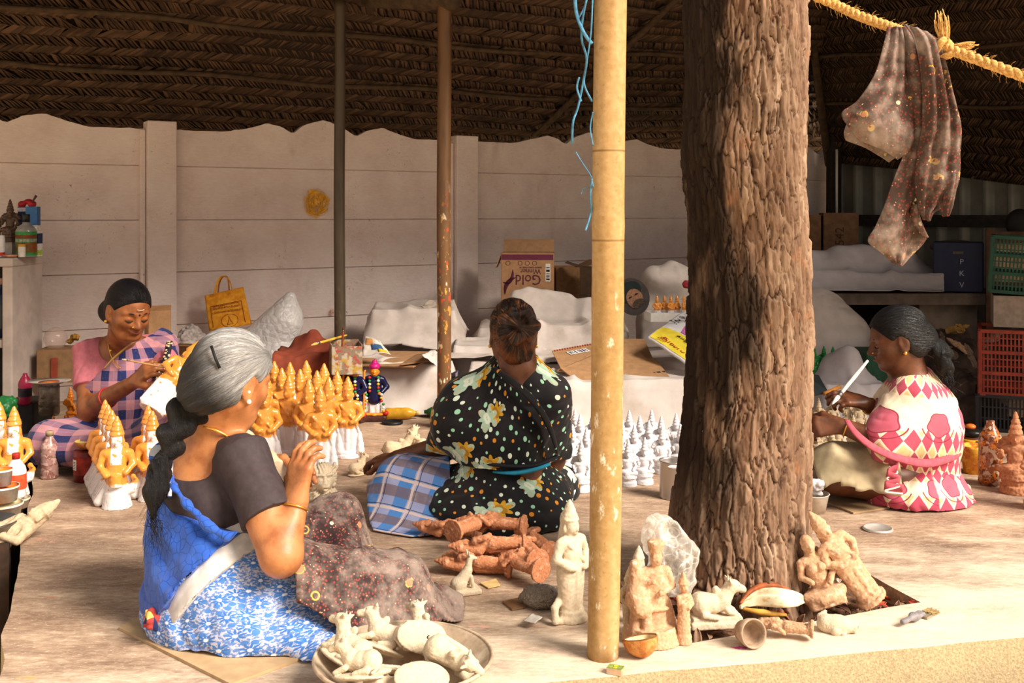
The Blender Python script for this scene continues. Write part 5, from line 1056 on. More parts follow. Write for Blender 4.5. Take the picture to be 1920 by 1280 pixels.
# unpainted cream figures by the far woman
ck = 0
for i, (px, Y, z) in enumerate([(1520, 4.62, 0), (1545, 4.70, 0), (1572, 4.66, 0), (1600, 4.72, 0), (1625, 4.66, 0), (1535, 4.86, .05), (1562, 4.9, .05), (1590, 4.92, .05), (1612, 4.88, .05), (1532, 4.42, 0), (1560, 4.44, 0)]):
    o = again(pw, f'cream unpainted figurine near the seated painter, {ORD[ck % 10]} of the {"raised back" if z else "lowest front" if Y < 4.5 else "middle"} ones from the trunk', ((px-960)*Y/FPX, Y, z+.004), (0, 0, .3*math.sin(i*2)), .15); ck = ck+1 if i != 4 and i != 8 else 0
    o.data = o.data.copy(); o.data.materials[0] = M_clayo; o.name = 'clay_figurine'; o['group'] = 'cream figurines round the far painter'
for i, (px, Y) in enumerate([(1527, 5.42), (1545, 5.47), (1562, 5.45), (1592, 5.42), (1510, 5.45)]):
    o = again(pw, f'small green figurine on the crate beside the sack, {ORD[i]} placed', ((px-960)*Y/FPX, Y, .225), (0, 0, .2*i), .14); o.data = o.data.copy(); o.data.materials[0] = plain('#1e7a35', .3, .15, 30, .1); o.name = 'green_figurine'; o['group'] = 'green figurines by the sack'
    o['label'] = ['small green figurine on the crate, second from the trunk', 'small green figurine on the crate, third from the trunk', 'small green figurine on the crate, fourth from the trunk', 'small green figurine on the crate, furthest out from the trunk', 'small green figurine on the crate, right against the trunk edge'][i]
for i, px in enumerate((1232, 1246, 1258, 1270, 1282, 1293)):
    Y = 6.2+.03*(i % 2); o = again(proto, f'small orange figurine in the white carton, {ORD[i]} from the portrait card', ((px-960)*Y/FPX, Y, .43), (0, 0, .3*i), .135); o.name = 'orange_figurine'; o['group'] = 'small orange figurines in the carton'
# terracotta figures heaped on their sides ------------------------------------
tc = None; tp_ = [(848, 995, 937, 962, .115, .02, 'uppermost, its round base towards us'), (985, 985, 870, 975, .10, .3, 'lying under the uppermost one, base end raised'), (965, 1030, 780, 1045, .04, 1.2, 'pointing its crown furthest out towards the dark cloth'), (985, 1020, 850, 1022, .085, .8, 'across the heap middle, crown toward the dark cloth'), (1015, 1068, 905, 1020, .055, -.3, 'lowest in front, robe folds showing'), (960, 1062, 850, 1052, .03, .9, 'squeezed below the front one, only crown and shoulder out'), (1008, 1050, 935, 985, .07, -.5, 'slanting down with its base beside the end one'), (1030, 1035, 960, 990, .03, -.8, 'behind at the heap end, only base out'), (900, 1000, 838, 990, .03, .5, 'buried beneath the uppermost one')]
for i, (bx, by, hx_, hy, z, roll, lab) in enumerate(tp_):
    zz = z; p0 = G(bx, by, zz); p1_ = G(hx_, hy, zz*.9+.012); d = V(p1_)-V(p0); lab = 'terracotta figurine in the heap, '+lab; p0 = V(p0)
    if tc is None: tc = fig('terracotta_figurine', lab, 'figurine', standing(False), M_clayt, p0, .225, (0, 0, 0), .0105, 'terracotta figurines heaped behind the dark cloth', am=.006)
    else: tc2 = again(tc, lab, p0)
    o = tc if i == 0 else tc2; Rm = frame(d, (0, 0, -1)); Rm = np.stack([-np.cross(Rm[:, 2], np.cross((0, 0, 1), Rm[:, 2])), np.zeros(3), Rm[:, 2]], 1)
    zax = d.normalized(); yax = V(0, 0, -1); yax = (yax-zax*yax.dot(zax)).normalized(); yax.rotate(Matrix.Rotation(roll, 3, zax)); xax = yax.cross(zax); o.rotation_euler = Matrix((xax, yax, zax)).transposed().to_euler()
# single clay pieces -------------------------------------------------------
def upright(px, yb): p_ = G(px, yb); return tuple(p_)
o = fig('tall_figurine', 'tall cream standing figurine with tail arch beside the bamboo post', 'figurine', [standing(False), Ch([(-.10, .03, .18), (-.19, .0, .14), (-.20, -.02, .04), (-.1, -.02, .015)], (.035, .032, .03, .03), .015)], M_clayw, upright(1070, 1160), .305, (0, 0, .75), .010, seed=9)
o = fig('deer_figurine', 'small cream seated deer figurine alone between dark cloth and terracotta heap', 'figurine', [Bx((0, 0, .07), (.42, .27, .07), None, .05, .02), El((-.12, 0, .25), (.2, .18, .17), None, .04), Cn((-.06, 0, .28), (.12, 0, .55), .17, .12, .05), Cn((.12, 0, .55), (.17, 0, .82), .10, .075, .04), El((.2, 0, .86), (.10, .075, .075), None, .02), Cn((.24, 0, .86), (.33, 0, .83), .05, .04, .02), Cn((.15, .06, .92), (.12, .1, 1.04), .03, .02, .01), Cn((.15, -.06, .92), (.12, -.1, 1.04), .03, .02, .01), Cn((.18, .09, .42), (.24, .1, .14), .055, .05, .02), Cn((.18, -.09, .42), (.24, -.1, .14), .055, .05, .02), El((-.1, .15, .22), (.15, .06, .13), None, .03), El((-.1, -.15, .22), (.15, .06, .13), None, .03)], M_clayw, upright(868, 1112), .112, (0, 0, .35), .018)
o = fig('lion_figurine', 'cream clay lion head with flowing mane beyond the grey-haired woman\'s hands', 'figurine', [El((0, 0, .22), (.34, .30, .24), None, .05), El((0, -.02, .62), (.30, .26, .34), None, .04), El((0, -.2, .62), (.19, .15, .22), None, .03), El((0, -.33, .53), (.11, .10, .09), None, .03), El((0, -.38, .59), (.055, .05, .035), None, .02), Cn((0, -.27, .76), (0, -.37, .60), .05, .045, .02), Sub(El((-.085, -.34, .69), (.05, .03, .03)), .02), Sub(El((.085, -.34, .69), (.05, .03, .03)), .02), Cn((-.16, -.27, .76), (-.04, -.33, .76), .035, .03, .02), Cn((.16, -.27, .76), (.04, -.33, .76), .035, .03, .02), Sub(El((0, -.42, .485), (.075, .04, .018)), .01), El((0, -.36, .45), (.06, .05, .03), None, .015), El((-.25, -.02, .86), (.07, .06, .08), None, .03), El((.25, -.02, .86), (.07, .06, .08), None, .03), Cn((-.16, -.2, .3), (-.17, -.3, .04), .09, .09, .03), Cn((.16, -.2, .3), (.17, -.3, .04), .09, .09, .03)], M_clayw, upright(605, 950), .165, (0, 0, .35), .016)
o.data.vertices.foreach_get('co', (q := np.zeros(len(o.data.vertices)*3, np.float32))); q = q.reshape(-1, 3).astype(float); nn = np.zeros(len(q)*3, np.float32); o.data.vertices.foreach_get('normal', nn); nn = nn.reshape(-1, 3)
an = np.arctan2(q[:, 2]-.6, q[:, 0]); mane = np.clip((np.hypot(q[:, 0], q[:, 2]-.6)-.19)/.06, 0, 1)*(q[:, 1] > -.3); q = q+nn*(mane*.022*np.sin(an*26+9*vnoise(q*7)))[:, None]; o.data.vertices.foreach_set('co', q.astype(np.float32).ravel())
# piece held in the left hand
c0 = A(*P(512, 888, 2.86)); d = V(.55, -.62, -.35); Rh = frame(d)
pr = [Frus(c0-np.array(d.normalized())*.055, c0, .036, .042, .01), Cn(c0-np.array(d.normalized())*.16, c0-np.array(d.normalized())*.05, .026, .034, .02), Sp(c0-np.array(d.normalized())*.18, .024, .02), Sub(Sp(c0+A(.006, -.004, .012), .006), .003)]
o = obj('figurine_in_hand', sdf(pr, .004), M_clayo); tag(o, 'cream clay figurine held base-out in the grey-haired woman\'s hand', 'figurine')
small_pr = sdf(calf(1.), .02, coarse(5, .008, 20))
def calfpiece(name, label, px, py, z, rot, s, mat=M_clayw, seed=3, cat='figurine', grp=None, up=1., base='oval'):
    o = obj(name, sdf(calf(up, base), .02, coarse(seed, .008, 16)) if seed else small_pr, mat, local=True); p_ = G(px, py, z); o.location = p_; o.rotation_euler = rot; o.scale = (s, s, s); return tag(o, label, cat, grp)
calfpiece('calf_figurine', 'small cream squirrel-eared figurine on the floor beside the lion', 672, 890, 0, (0, 0, .9), .10, M_clayo, 11)
for i, (px, py, r, s, lab) in enumerate([(745, 862, (0, .15, .3), .15, 'cream clay figure lying before the plaid cloth, nearest the painted post'), (775, 850, (.4, 0, 2.4), .14, 'cream clay figure lying behind the plaid lap cloth against another'), (722, 885, (1.2, .2, 1.2), .11, 'pale clay lump lying at the corner of the plaid lap cloth')]):
    calfpiece('clay_figure', lab, px, py, .01 if i != 2 else .04, r, s, M_clayo, 20+i)
calfpiece('bull_figurine', 'cream recumbent bull figurine on a grooved plinth at the trunk foot', 1340, 1172, -.002, (0, 0, .12), .142, M_clayw, 31, up=.35, base='box')
# group with the standing pair: flute player and cow-herd
pr = [Frus((0, .02, 0), (0, .02, .16), .30, .24, .03), Cn((.05, 0, .14), (.06, 0, .50), .10, .085, .03), Cn((-.03, 0, .14), (.0, 0, .5), .08, .08, .03), El((.05, 0, .56), (.12, .09, .14), None, .03), Cn((-.05, 0, .68), (.14, 0, .68), .055, .055, .03), Ch([(.16, 0, .68), (.20, -.04, .55), (.06, -.12, .50)], (.045, .036, .03), .015), Ch([(-.06, 0, .68), (-.12, -.06, .60), (-.02, -.13, .62)], (.045, .036, .03), .015), Cn((.04, 0, .73), (.04, 0, .77), .045, .05, .02), gl := None][:-1]
pr += [El((.04, -.02, .82), (.062, .068, .078), None, .015), El((.04, -.09, .81), (.014, .016, .02), None, .01), Frus((.04, .0, .87), (.04, 0, .97), .07, .085, .01), El((.04, 0, .97), (.085, .08, .03), None, .01), Cn((-.15, .0, .55), (-.17, 0, .75), .09, .06, .04), El((-.16, -.05, .45), (.12, .11, .15), None, .04), El((-.14, -.12, .36), (.10, .08, .09), None, .03), Cn((-.18, -.04, .30), (-.18, -.06, .08), .055, .06, .02), Cn((-.08, -.1, .3), (-.08, -.12, .08), .05, .05, .02), El((.0, -.09, .34), (.16, .04, .03), None, .02), Cn((.14, .03, .4), (.22, .05, .1), .05, .07, .03)]
fig('group_figurine', 'worn pinkish clay group of a standing figure and companion behind coconut shell', 'figurine', pr, M_clayp, upright(1222, 1200), .248, (0, 0, .15), .0115, seed=14, am=.007)
fig('slim_figurine', 'slim worn clay figurine standing beside the group, close to the bull', 'figurine', [Frus((0, 0, 0), (0, 0, .12), .12, .11), Cn((0, 0, .1), (0, 0, .5), .10, .085, .03), El((0, 0, .58), (.10, .085, .14), None, .03), Ch([(.09, 0, .66), (.12, -.03, .55), (.02, -.09, .52)], (.04, .035, .03), .015), Ch([(-.09, 0, .66), (-.11, -.05, .60), (0, -.09, .66)], (.04, .035, .03), .015), face(.78, .9), crown(.84, 1.0, .07)], M_clayp, upright(1282, 1205), .172, (0, 0, .5), .013, seed=15, am=.008)
fig('hooded_figurine', 'cream figurine half hidden behind the bamboo post and clay group', 'figurine', standing(False), M_clayw, (G(1180, 1110)[0], 2.72, 0), .20, (0, 0, 2.6), .012, seed=16)
fig('small_figurine', 'cream figurine hidden at the bamboo post foot, only its shoulder out', 'figurine', standing(False), M_clayo, (G(1168, 1160)[0]+.01, 2.66, 0), .17, (0, 0, .4), .012, seed=17)
lk = [Bx((0, 0, .06), (.24, .18, .06), None, .05, .02), El((0, -.02, .14), (.27, .20, .10), None, .04), Cn((-.22, -.05, .15), (.06, -.17, .13), .07, .055, .03), Cn((.22, -.05, .15), (-.06, -.17, .12), .07, .055, .03), El((0, .02, .40), (.14, .11, .2), None, .04), Cn((-.11, .02, .58), (.11, .02, .58), .065, .065, .03), El((-.06, -.08, .5), (.06, .05, .06), None, .03), El((.06, -.08, .5), (.06, .05, .06), None, .03), Ch([(-.16, .02, .58), (-.21, -.02, .42), (-.12, -.13, .36)], (.05, .042, .036), .015), Ch([(.16, .02, .58), (.21, -.02, .42), (.10, -.13, .30)], (.05, .042, .036), .015), Cn((0, .02, .64), (0, .02, .70), .05, .055, .02), face(.76, 1.1, .02), El((0, .05, .80), (.085, .085, .10), None, .03), Cn((0, .09, .8), (0, .10, .3), .06, .11, .05)]
o = fig('seated_figurine', 'pale pinkish cross-legged figurine leaning on the trunk, on a rounded seat', 'figurine', lk, M_clayp, upright(1550, 1140), .21, (0, 0, 0), .012, seed=18, am=.006); o.rotation_euler = Matrix.Rotation(-.30, 3, 'Y').to_euler(); o.location.z = .012
o = fig('tilted_figurine', 'mottled clay figurine with broken base tilted behind the leaning seated one', 'figurine', standing(False), M_clayp, upright(1636, 1138), .285, (0, 0, 0), .012, seed=19, am=.008); o.rotation_euler = (Matrix.Rotation(-.62, 3, 'Y')@Matrix.Rotation(.3, 3, 'Z')).to_euler(); o.location.z = .02
o = fig('fallen_figurine', 'brown-stained clay figurine lying with round base toward the broken cream one', 'figurine', [standing(False)], plain('#c49a78', .9, .14, 30, .4, .002, dirt='#8d6a50'), G(1525, 1180, .028), .145, (0, 0, 0), .013, seed=22, am=.01); o.rotation_euler = Matrix([list(r) for r in frame(V(*(G(1425, 1168, .028)))-V(*G(1525, 1180, .028)), (0, 0, 1))]).to_euler()
pr = [El((0, 0, .3), (.5, .3, .3), None, .05), El((-.3, .02, .33), (.26, .25, .27), None, .05), Cn((.2, 0, .3), (.5, -.02, .26), .22, .17, .05), El((-.05, -.26, .2), (.15, .1, .14), None, .04), El((.16, -.22, .12), (.10, .1, .1), None, .03), Cn((-.45, .1, .5), (-.3, .15, .62), .09, .06, .03), Sub(Cn((.5, -.05, .25), (.72, -.1, .2), .10, .12), .02)]
fig('broken_figurine', 'broken cream figurine lying on its side with a hollow open end', 'figurine', pr, M_clayw, G(1568, 1190, -.008), .085, (0, 0, -.15), .02, seed=23, am=.01)
pr = [El((0, 0, .3), (.48, .34, .3), None, .1), El((.45, .05, .26), (.3, .28, .25), None, .1), Cn((-.5, .1, .2), (-.3, .05, .3), .1, .2, .1), Cut((0, 0, .0), (0, 0, -1))]
o = fig('wrapped_clay', 'lump of clay wrapped in grimy clear film behind the tall cream figurine', 'bundle', pr, m_plastic('#a99988', 1, .3), G(1015, 1140), .105, (0, 0, -.1), .02, seed=24, am=.045)
# cup of dried clay, coconut shell, husk ---------------------------------------
pf = [(.018, 0), (.026, .004), (.033, .03), (.035, .052), (.031, .052), (.029, .03), (.02, .012), (0, .010)]
o = obj('clay_cup', glathe(pf, 28), plain('#a78c74', .85, .15, 40, .4), local=True, solid=0); o.location = G(1392, 1182, .026); o.rotation_euler = (1.35, 0, .35); tag(o, 'empty grey-brown clay cup tipped towards us in the tree pit', 'cup')
def m_shell():
    b = Mat('coconut_shell'); v = b.coord('Object'); n = b.noise(v, 60, 4, .7); x, y, z = b.xyz(v); return b.done(b.mix('#a9642a', '#cf9152', n.step(.35, .7)), .8, n, .6, .004)
a_ = np.linspace(0, 1, 14); outp = [(.0415*math.sin(t*1.62), -.0415*math.cos(t*1.62)+.0415) for t in a_]; inp = [(.037*math.sin(t*1.62), -.036*math.cos(t*1.62)+.0415) for t in a_[::-1]]
co = thing('coconut_shell', 'half coconut shell bowl lying tipped before the clay group', 'shell', G(1207, 1232, .002), (-.25, -.1, .2))
obj('husk', glathe(outp, 36, wob=lambda a, i: .03*np.sin(a*3)+.02*np.sin(a*7+1)), m_shell(), co, local=True, close=False) if False else obj('husk', glathe(outp, 36, close=False, wob=lambda a, i: .03*np.sin(a*3)+.02*np.sin(a*7+1)), m_shell(), co, local=True)
obj('lining', glathe(inp, 36, close=False, wob=lambda a, i: .03*np.sin(a*3)+.02*np.sin(a*7+1)), plain('#dfc79a', .7, .15, 60, .4), co, local=True)
r0, r1 = outp[-1], inp[0]; obj('rim', glathe([r0, ((r0[0]+r1[0])/2, r0[1]+.003), r1], 36, close=False, wob=lambda a, i: .03*np.sin(a*3)+.02*np.sin(a*7+1)), plain('#8a5a2c', .8, .2), co, local=True)
hk = thing('palm_husk', 'split palm sheath with orange-brown rim and cream flesh at trunk foot', 'husk', G(1440, 1150))
def sheath(u, v):
    t = u*2-1; L = np.interp(v, [0, .15, .5, .85, 1], [.02, .35, .75, .95, .55]); x = -.075+v*.16; return x, -.01+t*L*.035-.01*v+.012*np.sin(v*7), .02+.045*np.sin(v*2.7)*(1-.75*t*t)+.01*v+.004*np.sin(t*9+v*4)
b = Mat('palm_flesh'); v = b.coord('Object'); n = b.noise(b.mapv(v, (.3, 1, 1)), 90, 3); M_flesh = b.done(b.mix('#efe0bd', '#d9b06a', n.step(.5, .75)), .75, n, .3, .002)
obj('flesh', ggrid(sheath, 30, 40), M_flesh, hk, local=True, solid=.006)
obj('rim', gtube([(-.075, -.01, .03), (-.04, .02, .052), (0, .032, .062), (.05, .035, .055), (.085, .015, .03)], (.003, .007, .009, .008, .003), 8, 30), plain('#a3552a', .6, .2, 40), hk, local=True)
obj('rind', gtube([(-.07, -.02, .02), (-.02, -.036, .016), (.04, -.03, .008)], (.004, .009, .004), 8, 20), plain('#c9953f', .6, .2, 40), hk, local=True)
# dry leaves in the tree pit
lf = ggrid(lambda u, v: ((v-.5)*.05, (u-.5)*.02*np.sin(v*PI)**.7, .006*np.sin(v*4)+.16*(u-.5)**2*.1+.012*(v-.5)**2*8*.1), 5, 7); soil_o = bpy.data.objects['soil']; lmats = [plain(h, .85, .2, 60, .4) for h in ('#8d6a50', '#a5846a', '#6d4b3a', '#b0442c', '#c9b09a')]; lme = [mesh(lf, m) for m in lmats]
rg = np.random.default_rng(12); n_l = 0
while n_l < 110:
    u, w = rg.random(2); 
    if rg.random() < .55: w *= .35
    x, y, z = leafbed(np.array([[u]]), np.array([[w]])); x, y, z = float(x[0, 0]), float(y[0, 0]), float(z[0, 0])
    if (x-.675)**2+(y-3.02)**2 < .19**2: continue
    o = bpy.data.objects.new('leaf', lme[rg.integers(5)] if rg.random() > .3 else lme[rg.integers(2)]); COL.objects.link(o); o.parent = soil_o; o.location = (x, y, z+.012+rg.random()*.016); o.rotation_euler = (rg.normal(0, .5), rg.normal(0, .5), rg.random()*6); o.scale = [rg.uniform(.7, 1.25)]*3
    m_ = o.modifiers.new('solid', 'SOLIDIFY'); m_.thickness = .0012; n_l += 1
# bowl of calves ------------------------------------------------------------
BC = A((757-960)*2.35/FPX, 2.35, 0)
prof = [(.05, .004), (.10, .008), (.155, .035), (.190, .066), (.197, .074), (.193, .076), (.184, .070), (.150, .042), (.10, .018), (0, .014)]
b = Mat('clay_crusted_bowl'); v = b.coord('Object'); n = b.noise(v, 14, 5, .65); M_bowl = b.done(b.ramp(n, [(.3, '#8d7a66'), (.5, '#b09a82'), (.7, '#d6c5ac')]), .8, n, .4, .004)
bw = thing('shallow_bowl', 'shallow clay-crusted basin heaped with cream animal figurines', 'bowl', tuple(BC)); obj('body', glathe(prof, 64, wob=lambda a, i: .006*np.sin(a*4)), M_bowl, bw, local=True); obj('rim', ring((0, 0, .074), (0, 0, 1), .195, .0045, 64), M_bowl, bw, local=True)
bowlp = [((-.135, -.005, .075), (.35, -.25, 2.55), .135, 'cream calf figurine at the bowl edge beside the blue skirt, head raised'), ((-.065, .055, .075), (.5, -.25, 3.0), .13, 'cream calf figurine lying at the back of the bowl, its folded haunch up'), ((.03, .115, .06), (.1, -.15, 2.3), .135, 'cream calf figurine rising upright at the bowl\'s far side, ears pricked'), ((.04, .03, .118), (-1.95, .25, .35), .125, 'cream figurine showing its flat oval base with a hole, mid bowl'), ((.105, -.02, .085), (.9, .45, -.25), .14, 'cream calf figurine sprawled at the open side of bowl, head down'), ((-.03, -.055, .085), (2.5, .2, .3), .115, 'rounded cream figurine rolled belly-up in the bowl middle'), ((-.085, -.115, .085), (.3, .1, 2.9), .12, 'cream calf figurine at the near bowl edge, face sideways'), ((.05, -.11, .09), (-2.4, .1, .2), .125, 'cream figurine at the near bowl edge, smooth base up')]
cf = obj('calf_figurine', sdf(calf(.25), .016, coarse(41, .008, 14)), M_clayw, local=True); first = True
for loc, rot, s, lab in bowlp:
    o = cf if first else dup(cf, (0, 0, 0)); first = False; o.location = BC+A(*loc)-A(0, 0, .014); o.rotation_euler = rot; o.scale = (s*.96, s*.96, s*.96); tag(o, lab, 'figurine', 'animal figurines heaped in the bowl')
o = obj('base_hole', glathe([(0, 0), (.004, 0), (.004, .001)], 12), M_black, local=True); o.parent = [q for q in bpy.data.objects if q.get('label', '').startswith('cream figurine showing')][0]; o.scale = (8, 8, 8); o.location = (.1, 0, -.033)

# ================================================================ HANGING CLOTH, ROPE, TWINE
YR = 2.62
rp = smooth_path([P(1380, -62, 2.80), P(1470, -30, 2.79), P(1560, 6, 2.80), P(1612, 30, 2.74), P(1668, 50, 2.68), P(1700, 62, 2.66), P(1752, 80, 2.62), P(1780, 92, 2.60), P(1850, 118, 2.52), P(1930, 148, 2.44), P(2060, 200, 2.34), P(2300, 280, 2.2)], 160)
rope = thing('coir_rope', 'frayed golden coir rope slanting down from the tree across the corner', 'rope', tuple(rp[0])); rope.location = rp[0]
tg = np.gradient(rp, axis=0); tg /= np.linalg.norm(tg, axis=1)[:, None]; n1 = np.cross(tg, (0, 0, 1.)); n1 /= np.linalg.norm(n1, axis=1)[:, None]; n2 = np.cross(tg, n1); s = np.linspace(0, 160*.85, 160)
b = Mat('coir'); v = b.coord('Object'); n = b.noise(v, 180, 3, .7); M_coir = b.done(b.mix('#b9823c', '#ecc07a', n.step(.3, .7)), .9, n, .6, .002)
for i in range(3):
    a = s*.9+i*2*PI/3; obj('strand', gtube(rp+.0065*(np.cos(a)[:, None]*n1+np.sin(a)[:, None]*n2), .0075, 7), M_coir, rope)
rg = np.random.default_rng(3); fz = []
for i in range(420):
    k = rg.integers(2, 158); d = rg.normal(0, 1, 3); d -= tg[k]*d.dot(tg[k])*.6; d /= np.linalg.norm(d); L = rg.uniform(.008, .022); p_ = rp[k]+d*.010; fz.append(gtube([p_, p_+d*L*.6+tg[k]*.003, p_+d*L+tg[k]*.010], (.0007, .0003), 3))
obj('fibre', gjoin(*fz), M_coir, rope, kind='stuff')
kp = A(*P(1772, 90, 2.60)); gs = [gtube(kp+np.array([(math.cos(t)*.018, math.sin(t*2)*.012, math.sin(t)*.020) for t in np.linspace(0, 6.6, 24)]), .009, 8)]
obj('knot', gs[0], M_coir, rope)
def bundle(a, b_, n, r0, r1, seed):
    rg = np.random.default_rng(seed); o = []
    for i in range(n):
        e = np.array(b_)+rg.normal(0, r1, 3); m_ = (np.array(a)+e)/2+rg.normal(0, r0, 3); o.append(gtube(smooth_path([np.array(a)+rg.normal(0, .003, 3), m_, e], 8), (.0024, .0012), 4))
    return gjoin(*o)
obj('frayed_end', bundle(P(1772, 84, 2.6), P(1763, 32, 2.6), 34, .004, .009, 5), M_coir, rope, kind='stuff'); obj('frayed_end', bundle(P(1782, 92, 2.6), P(1822, 90, 2.58), 34, .004, .009, 6), M_coir, rope, kind='stuff')
# old apron thrown over the rope
def loft(name, rows, par, depth, seed, nu=46, nv=90, amp=.012, mat=None, nf=3):
    rows = np.array(rows, float); k = smooth_path(np.c_[rows, np.zeros((len(rows), 1))][:, :6] if rows.shape[1] == 6 else rows, nv)
    L = k[:, :2]; R_ = k[:, 2:4]; yd = k[:, 4]
    u = np.linspace(0, 1, nu)[:, None]; px = L[None, :, 0]*(1-u)+R_[None, :, 0]*u; py = L[None, :, 1]*(1-u)+R_[None, :, 1]*u
    w = fbm(np.stack([px/90., py/140., px*0+seed], -1), 3, seed); Yv = depth+yd[None, :]+amp*np.sin(u*nf*2*PI+seed+py/90)*(.5+w)+.028*w+.02*np.sin(u*PI)*-1
    p_ = np.stack([(px-960)*depth/FPX, Yv, CH-(py-HOR)*depth/FPX], -1).reshape(-1, 3); i = np.arange(nu*nv).reshape(nu, nv)
    return obj(name, (p_, np.stack([i[:-1, :-1], i[:-1, 1:], i[1:, 1:], i[1:, :-1]], -1).reshape(-1, 4)), mat or M_rag, par, solid=.004)
M_rag = m_print('#4a3a32')
rag = thing('hanging_rag', 'dusty dark floral rag slung over the coir rope beside the tree', 'cloth', tuple(P(1700, 60, 2.66)))
loft('front_flap', [(1664, 52, 1694, 54, 0), (1650, 90, 1698, 100, -.02), (1632, 140, 1702, 170, -.03), (1600, 190, 1703, 230, -.03), (1572, 214, 1700, 262, -.03), (1588, 244, 1692, 285, -.02), (1604, 262, 1676, 300, -.01)], rag, 2.66, 3, amp=.008)
loft('under_flap', [(1600, 215, 1690, 270, .03), (1588, 246, 1690, 288, .03), (1592, 262, 1672, 303, .035)], rag, 2.66, 5, 30, 16, .006)
loft('long_flap', [(1676, 50, 1712, 54, .005), (1694, 110, 1722, 120, .0), (1696, 200, 1738, 205, -.01), (1692, 280, 1752, 285, -.012), (1672, 330, 1750, 340, -.012), (1650, 390, 1724, 380, -.01), (1636, 425, 1708, 400, -.01), (1622, 452, 1736, 442, -.01), (1650, 474, 1712, 478, -.008), (1672, 492, 1690, 499, -.006)], rag, 2.655, 8, amp=.006)
loft('long_flap_edge', [(1703, 385, 1712, 380, -.012), (1702, 410, 1722, 412, -.015), (1722, 440, 1737, 446, -.012)], rag, 2.65, 9, 12, 16, .004)
loft('side_flap', [(1690, 48, 1748, 74, -.01), (1704, 80, 1756, 92, -.03), (1714, 140, 1772, 160, -.04), (1718, 220, 1789, 232, -.045), (1712, 290, 1788, 298, -.04), (1708, 340, 1780, 350, -.04), (1712, 380, 1764, 384, -.03), (1716, 398, 1740, 400, -.03), (1722, 412, 1730, 414, -.03)], rag, 2.64, 11, amp=.012)
loft('corner_flap', [(1760, 330, 1782, 325, -.05), (1752, 368, 1774, 360, -.05), (1748, 396, 1766, 392, -.05), (1752, 406, 1757, 404, -.05)], rag, 2.64, 13, 14, 18, .006)
# blue twine tangled down the bamboo
M_twine = plain('#4b83a3', .5, .2, 60, .2); tw = thing('blue_twine', 'tangle of faded blue plastic twine hanging down the bamboo post', 'twine', tuple(P(1095, 0, 2.5)))
for pts, r in (([(1078, -30), (1080, 20), (1094, 60), (1110, 82)], .0042), ([(1108, -30), (1095, 20), (1090, 70), (1100, 110), (1094, 150), (1084, 200), (1074, 230), (1073, 270)], .0038), ([(1112, -30), (1108, 60), (1098, 130), (1096, 160), (1110, 190)], .0044), ([(1090, -30), (1100, 0), (1084, 36)], .0034), ([(1086, 145), (1082, 165), (1090, 190)], .003), ([(1112, 210), (1107, 240), (1112, 272)], .0034), ([(1080, 285), (1090, 302), (1108, 330), (1112, 350)], .0026), ([(1110, 335), (1107, 370), (1109, 395), (1098, 432)], .0026), ([(1106, 352), (1094, 354), (1090, 364)], .002)):
    obj('strand', gtube([P(x, y, 2.50+.01*math.sin(i*1.9+x)) for i, (x, y) in enumerate(pts)], r, 6, 26, flat=.5), M_twine, tw)
o = obj('blue_twine', gtube([P(60, 180, 6.0), P(44, 195, 6.0), P(36, 215, 5.98), P(40, 250, 5.97)], .006, 6, 20, flat=.5), plain('#2f4a5c', .6, .2)); tag(o, 'short dark blue tie hanging from the thatch over the wall', 'twine')

# ================================================================ CARTONS, BAGS, PAPER
M_card = plain('#a9805a', .85, .08, 30, .2); M_cardd = plain('#8a6544', .88, .1, 30, .2); M_print_br = plain('#5b2238', .7, .05); M_wht = plain('#e8e2da', .8, .05); M_ink = plain('#29262b', .7, .05)
def bars(x0, x1, z0, z1, n, seed):            # barcode as flat printed strips
    rg = np.random.default_rng(seed); xs = np.sort(rg.uniform(x0, x1, n)); return gjoin(*[gbox((x, 0, (z0+z1)/2), (rg.uniform(.25, .8)*(x1-x0)/n, .0006, z1-z0)) for x in xs])
def carton(name, label, px, py, Y, w, d, h, rot, flaps=(), mat=None, open_=True):
    m_ = mat or M_card; o = thing(name, label, 'carton', tuple(P(px, py, Y)), (0, 0, rot)); t = .005
    for nm, c, s_ in (('front_panel', (0, -d/2, h/2), (w, t, h)), ('back_panel', (0, d/2, h/2), (w, t, h)), ('side_panel', (-w/2, 0, h/2), (t, d, h)), ('side_panel', (w/2, 0, h/2), (t, d, h)), ('bottom_panel', (0, 0, t/2), (w, d, t))): obj(nm, gbox(c, s_), m_, o, local=True, smooth=False)
    if not open_: obj('top_panel', gbox((0, 0, h), (w, d, t)), m_, o, local=True, smooth=False)
    for (side, ang, l) in flaps:
        R = {'f': Re(-ang, 0, 0), 'b': Re(ang, 0, 0), 'l': Re(0, -ang, 0), 'r': Re(0, ang, 0)}[side]; sz = (w, l, t) if side in 'fb' else (l, d, t); off = {'f': (0, -l/2, 0), 'b': (0, l/2, 0), 'l': (-l/2, 0, 0), 'r': (l/2, 0, 0)}[side]; hp = {'f': (0, -d/2, h), 'b': (0, d/2, h), 'l': (-w/2, 0, h), 'r': (w/2, 0, h)}[side]
        g = gmove(gbox(off, sz), hp, R=R); obj('flap', g, m_, o, local=True, smooth=False)
    return o
FR = np.array([(1, 0, 0), (0, 0, 1), (0, -1, 0)]).T      # lettering on a front face: text x -> x, text y -> z
FRu = np.array([(-1, 0, 0), (0, 0, -1), (0, -1, 0)]).T   # the same upside down
def ltext(name, body, size, mat, par, loc, R, **k):
    q = text(name, body, size, mat, None, (0, 0, 0), np.eye(3), **k); M = Matrix([list(r) for r in R]).to_4x4(); M.translation = V(loc); q.data.transform(M); q.parent = par; return q
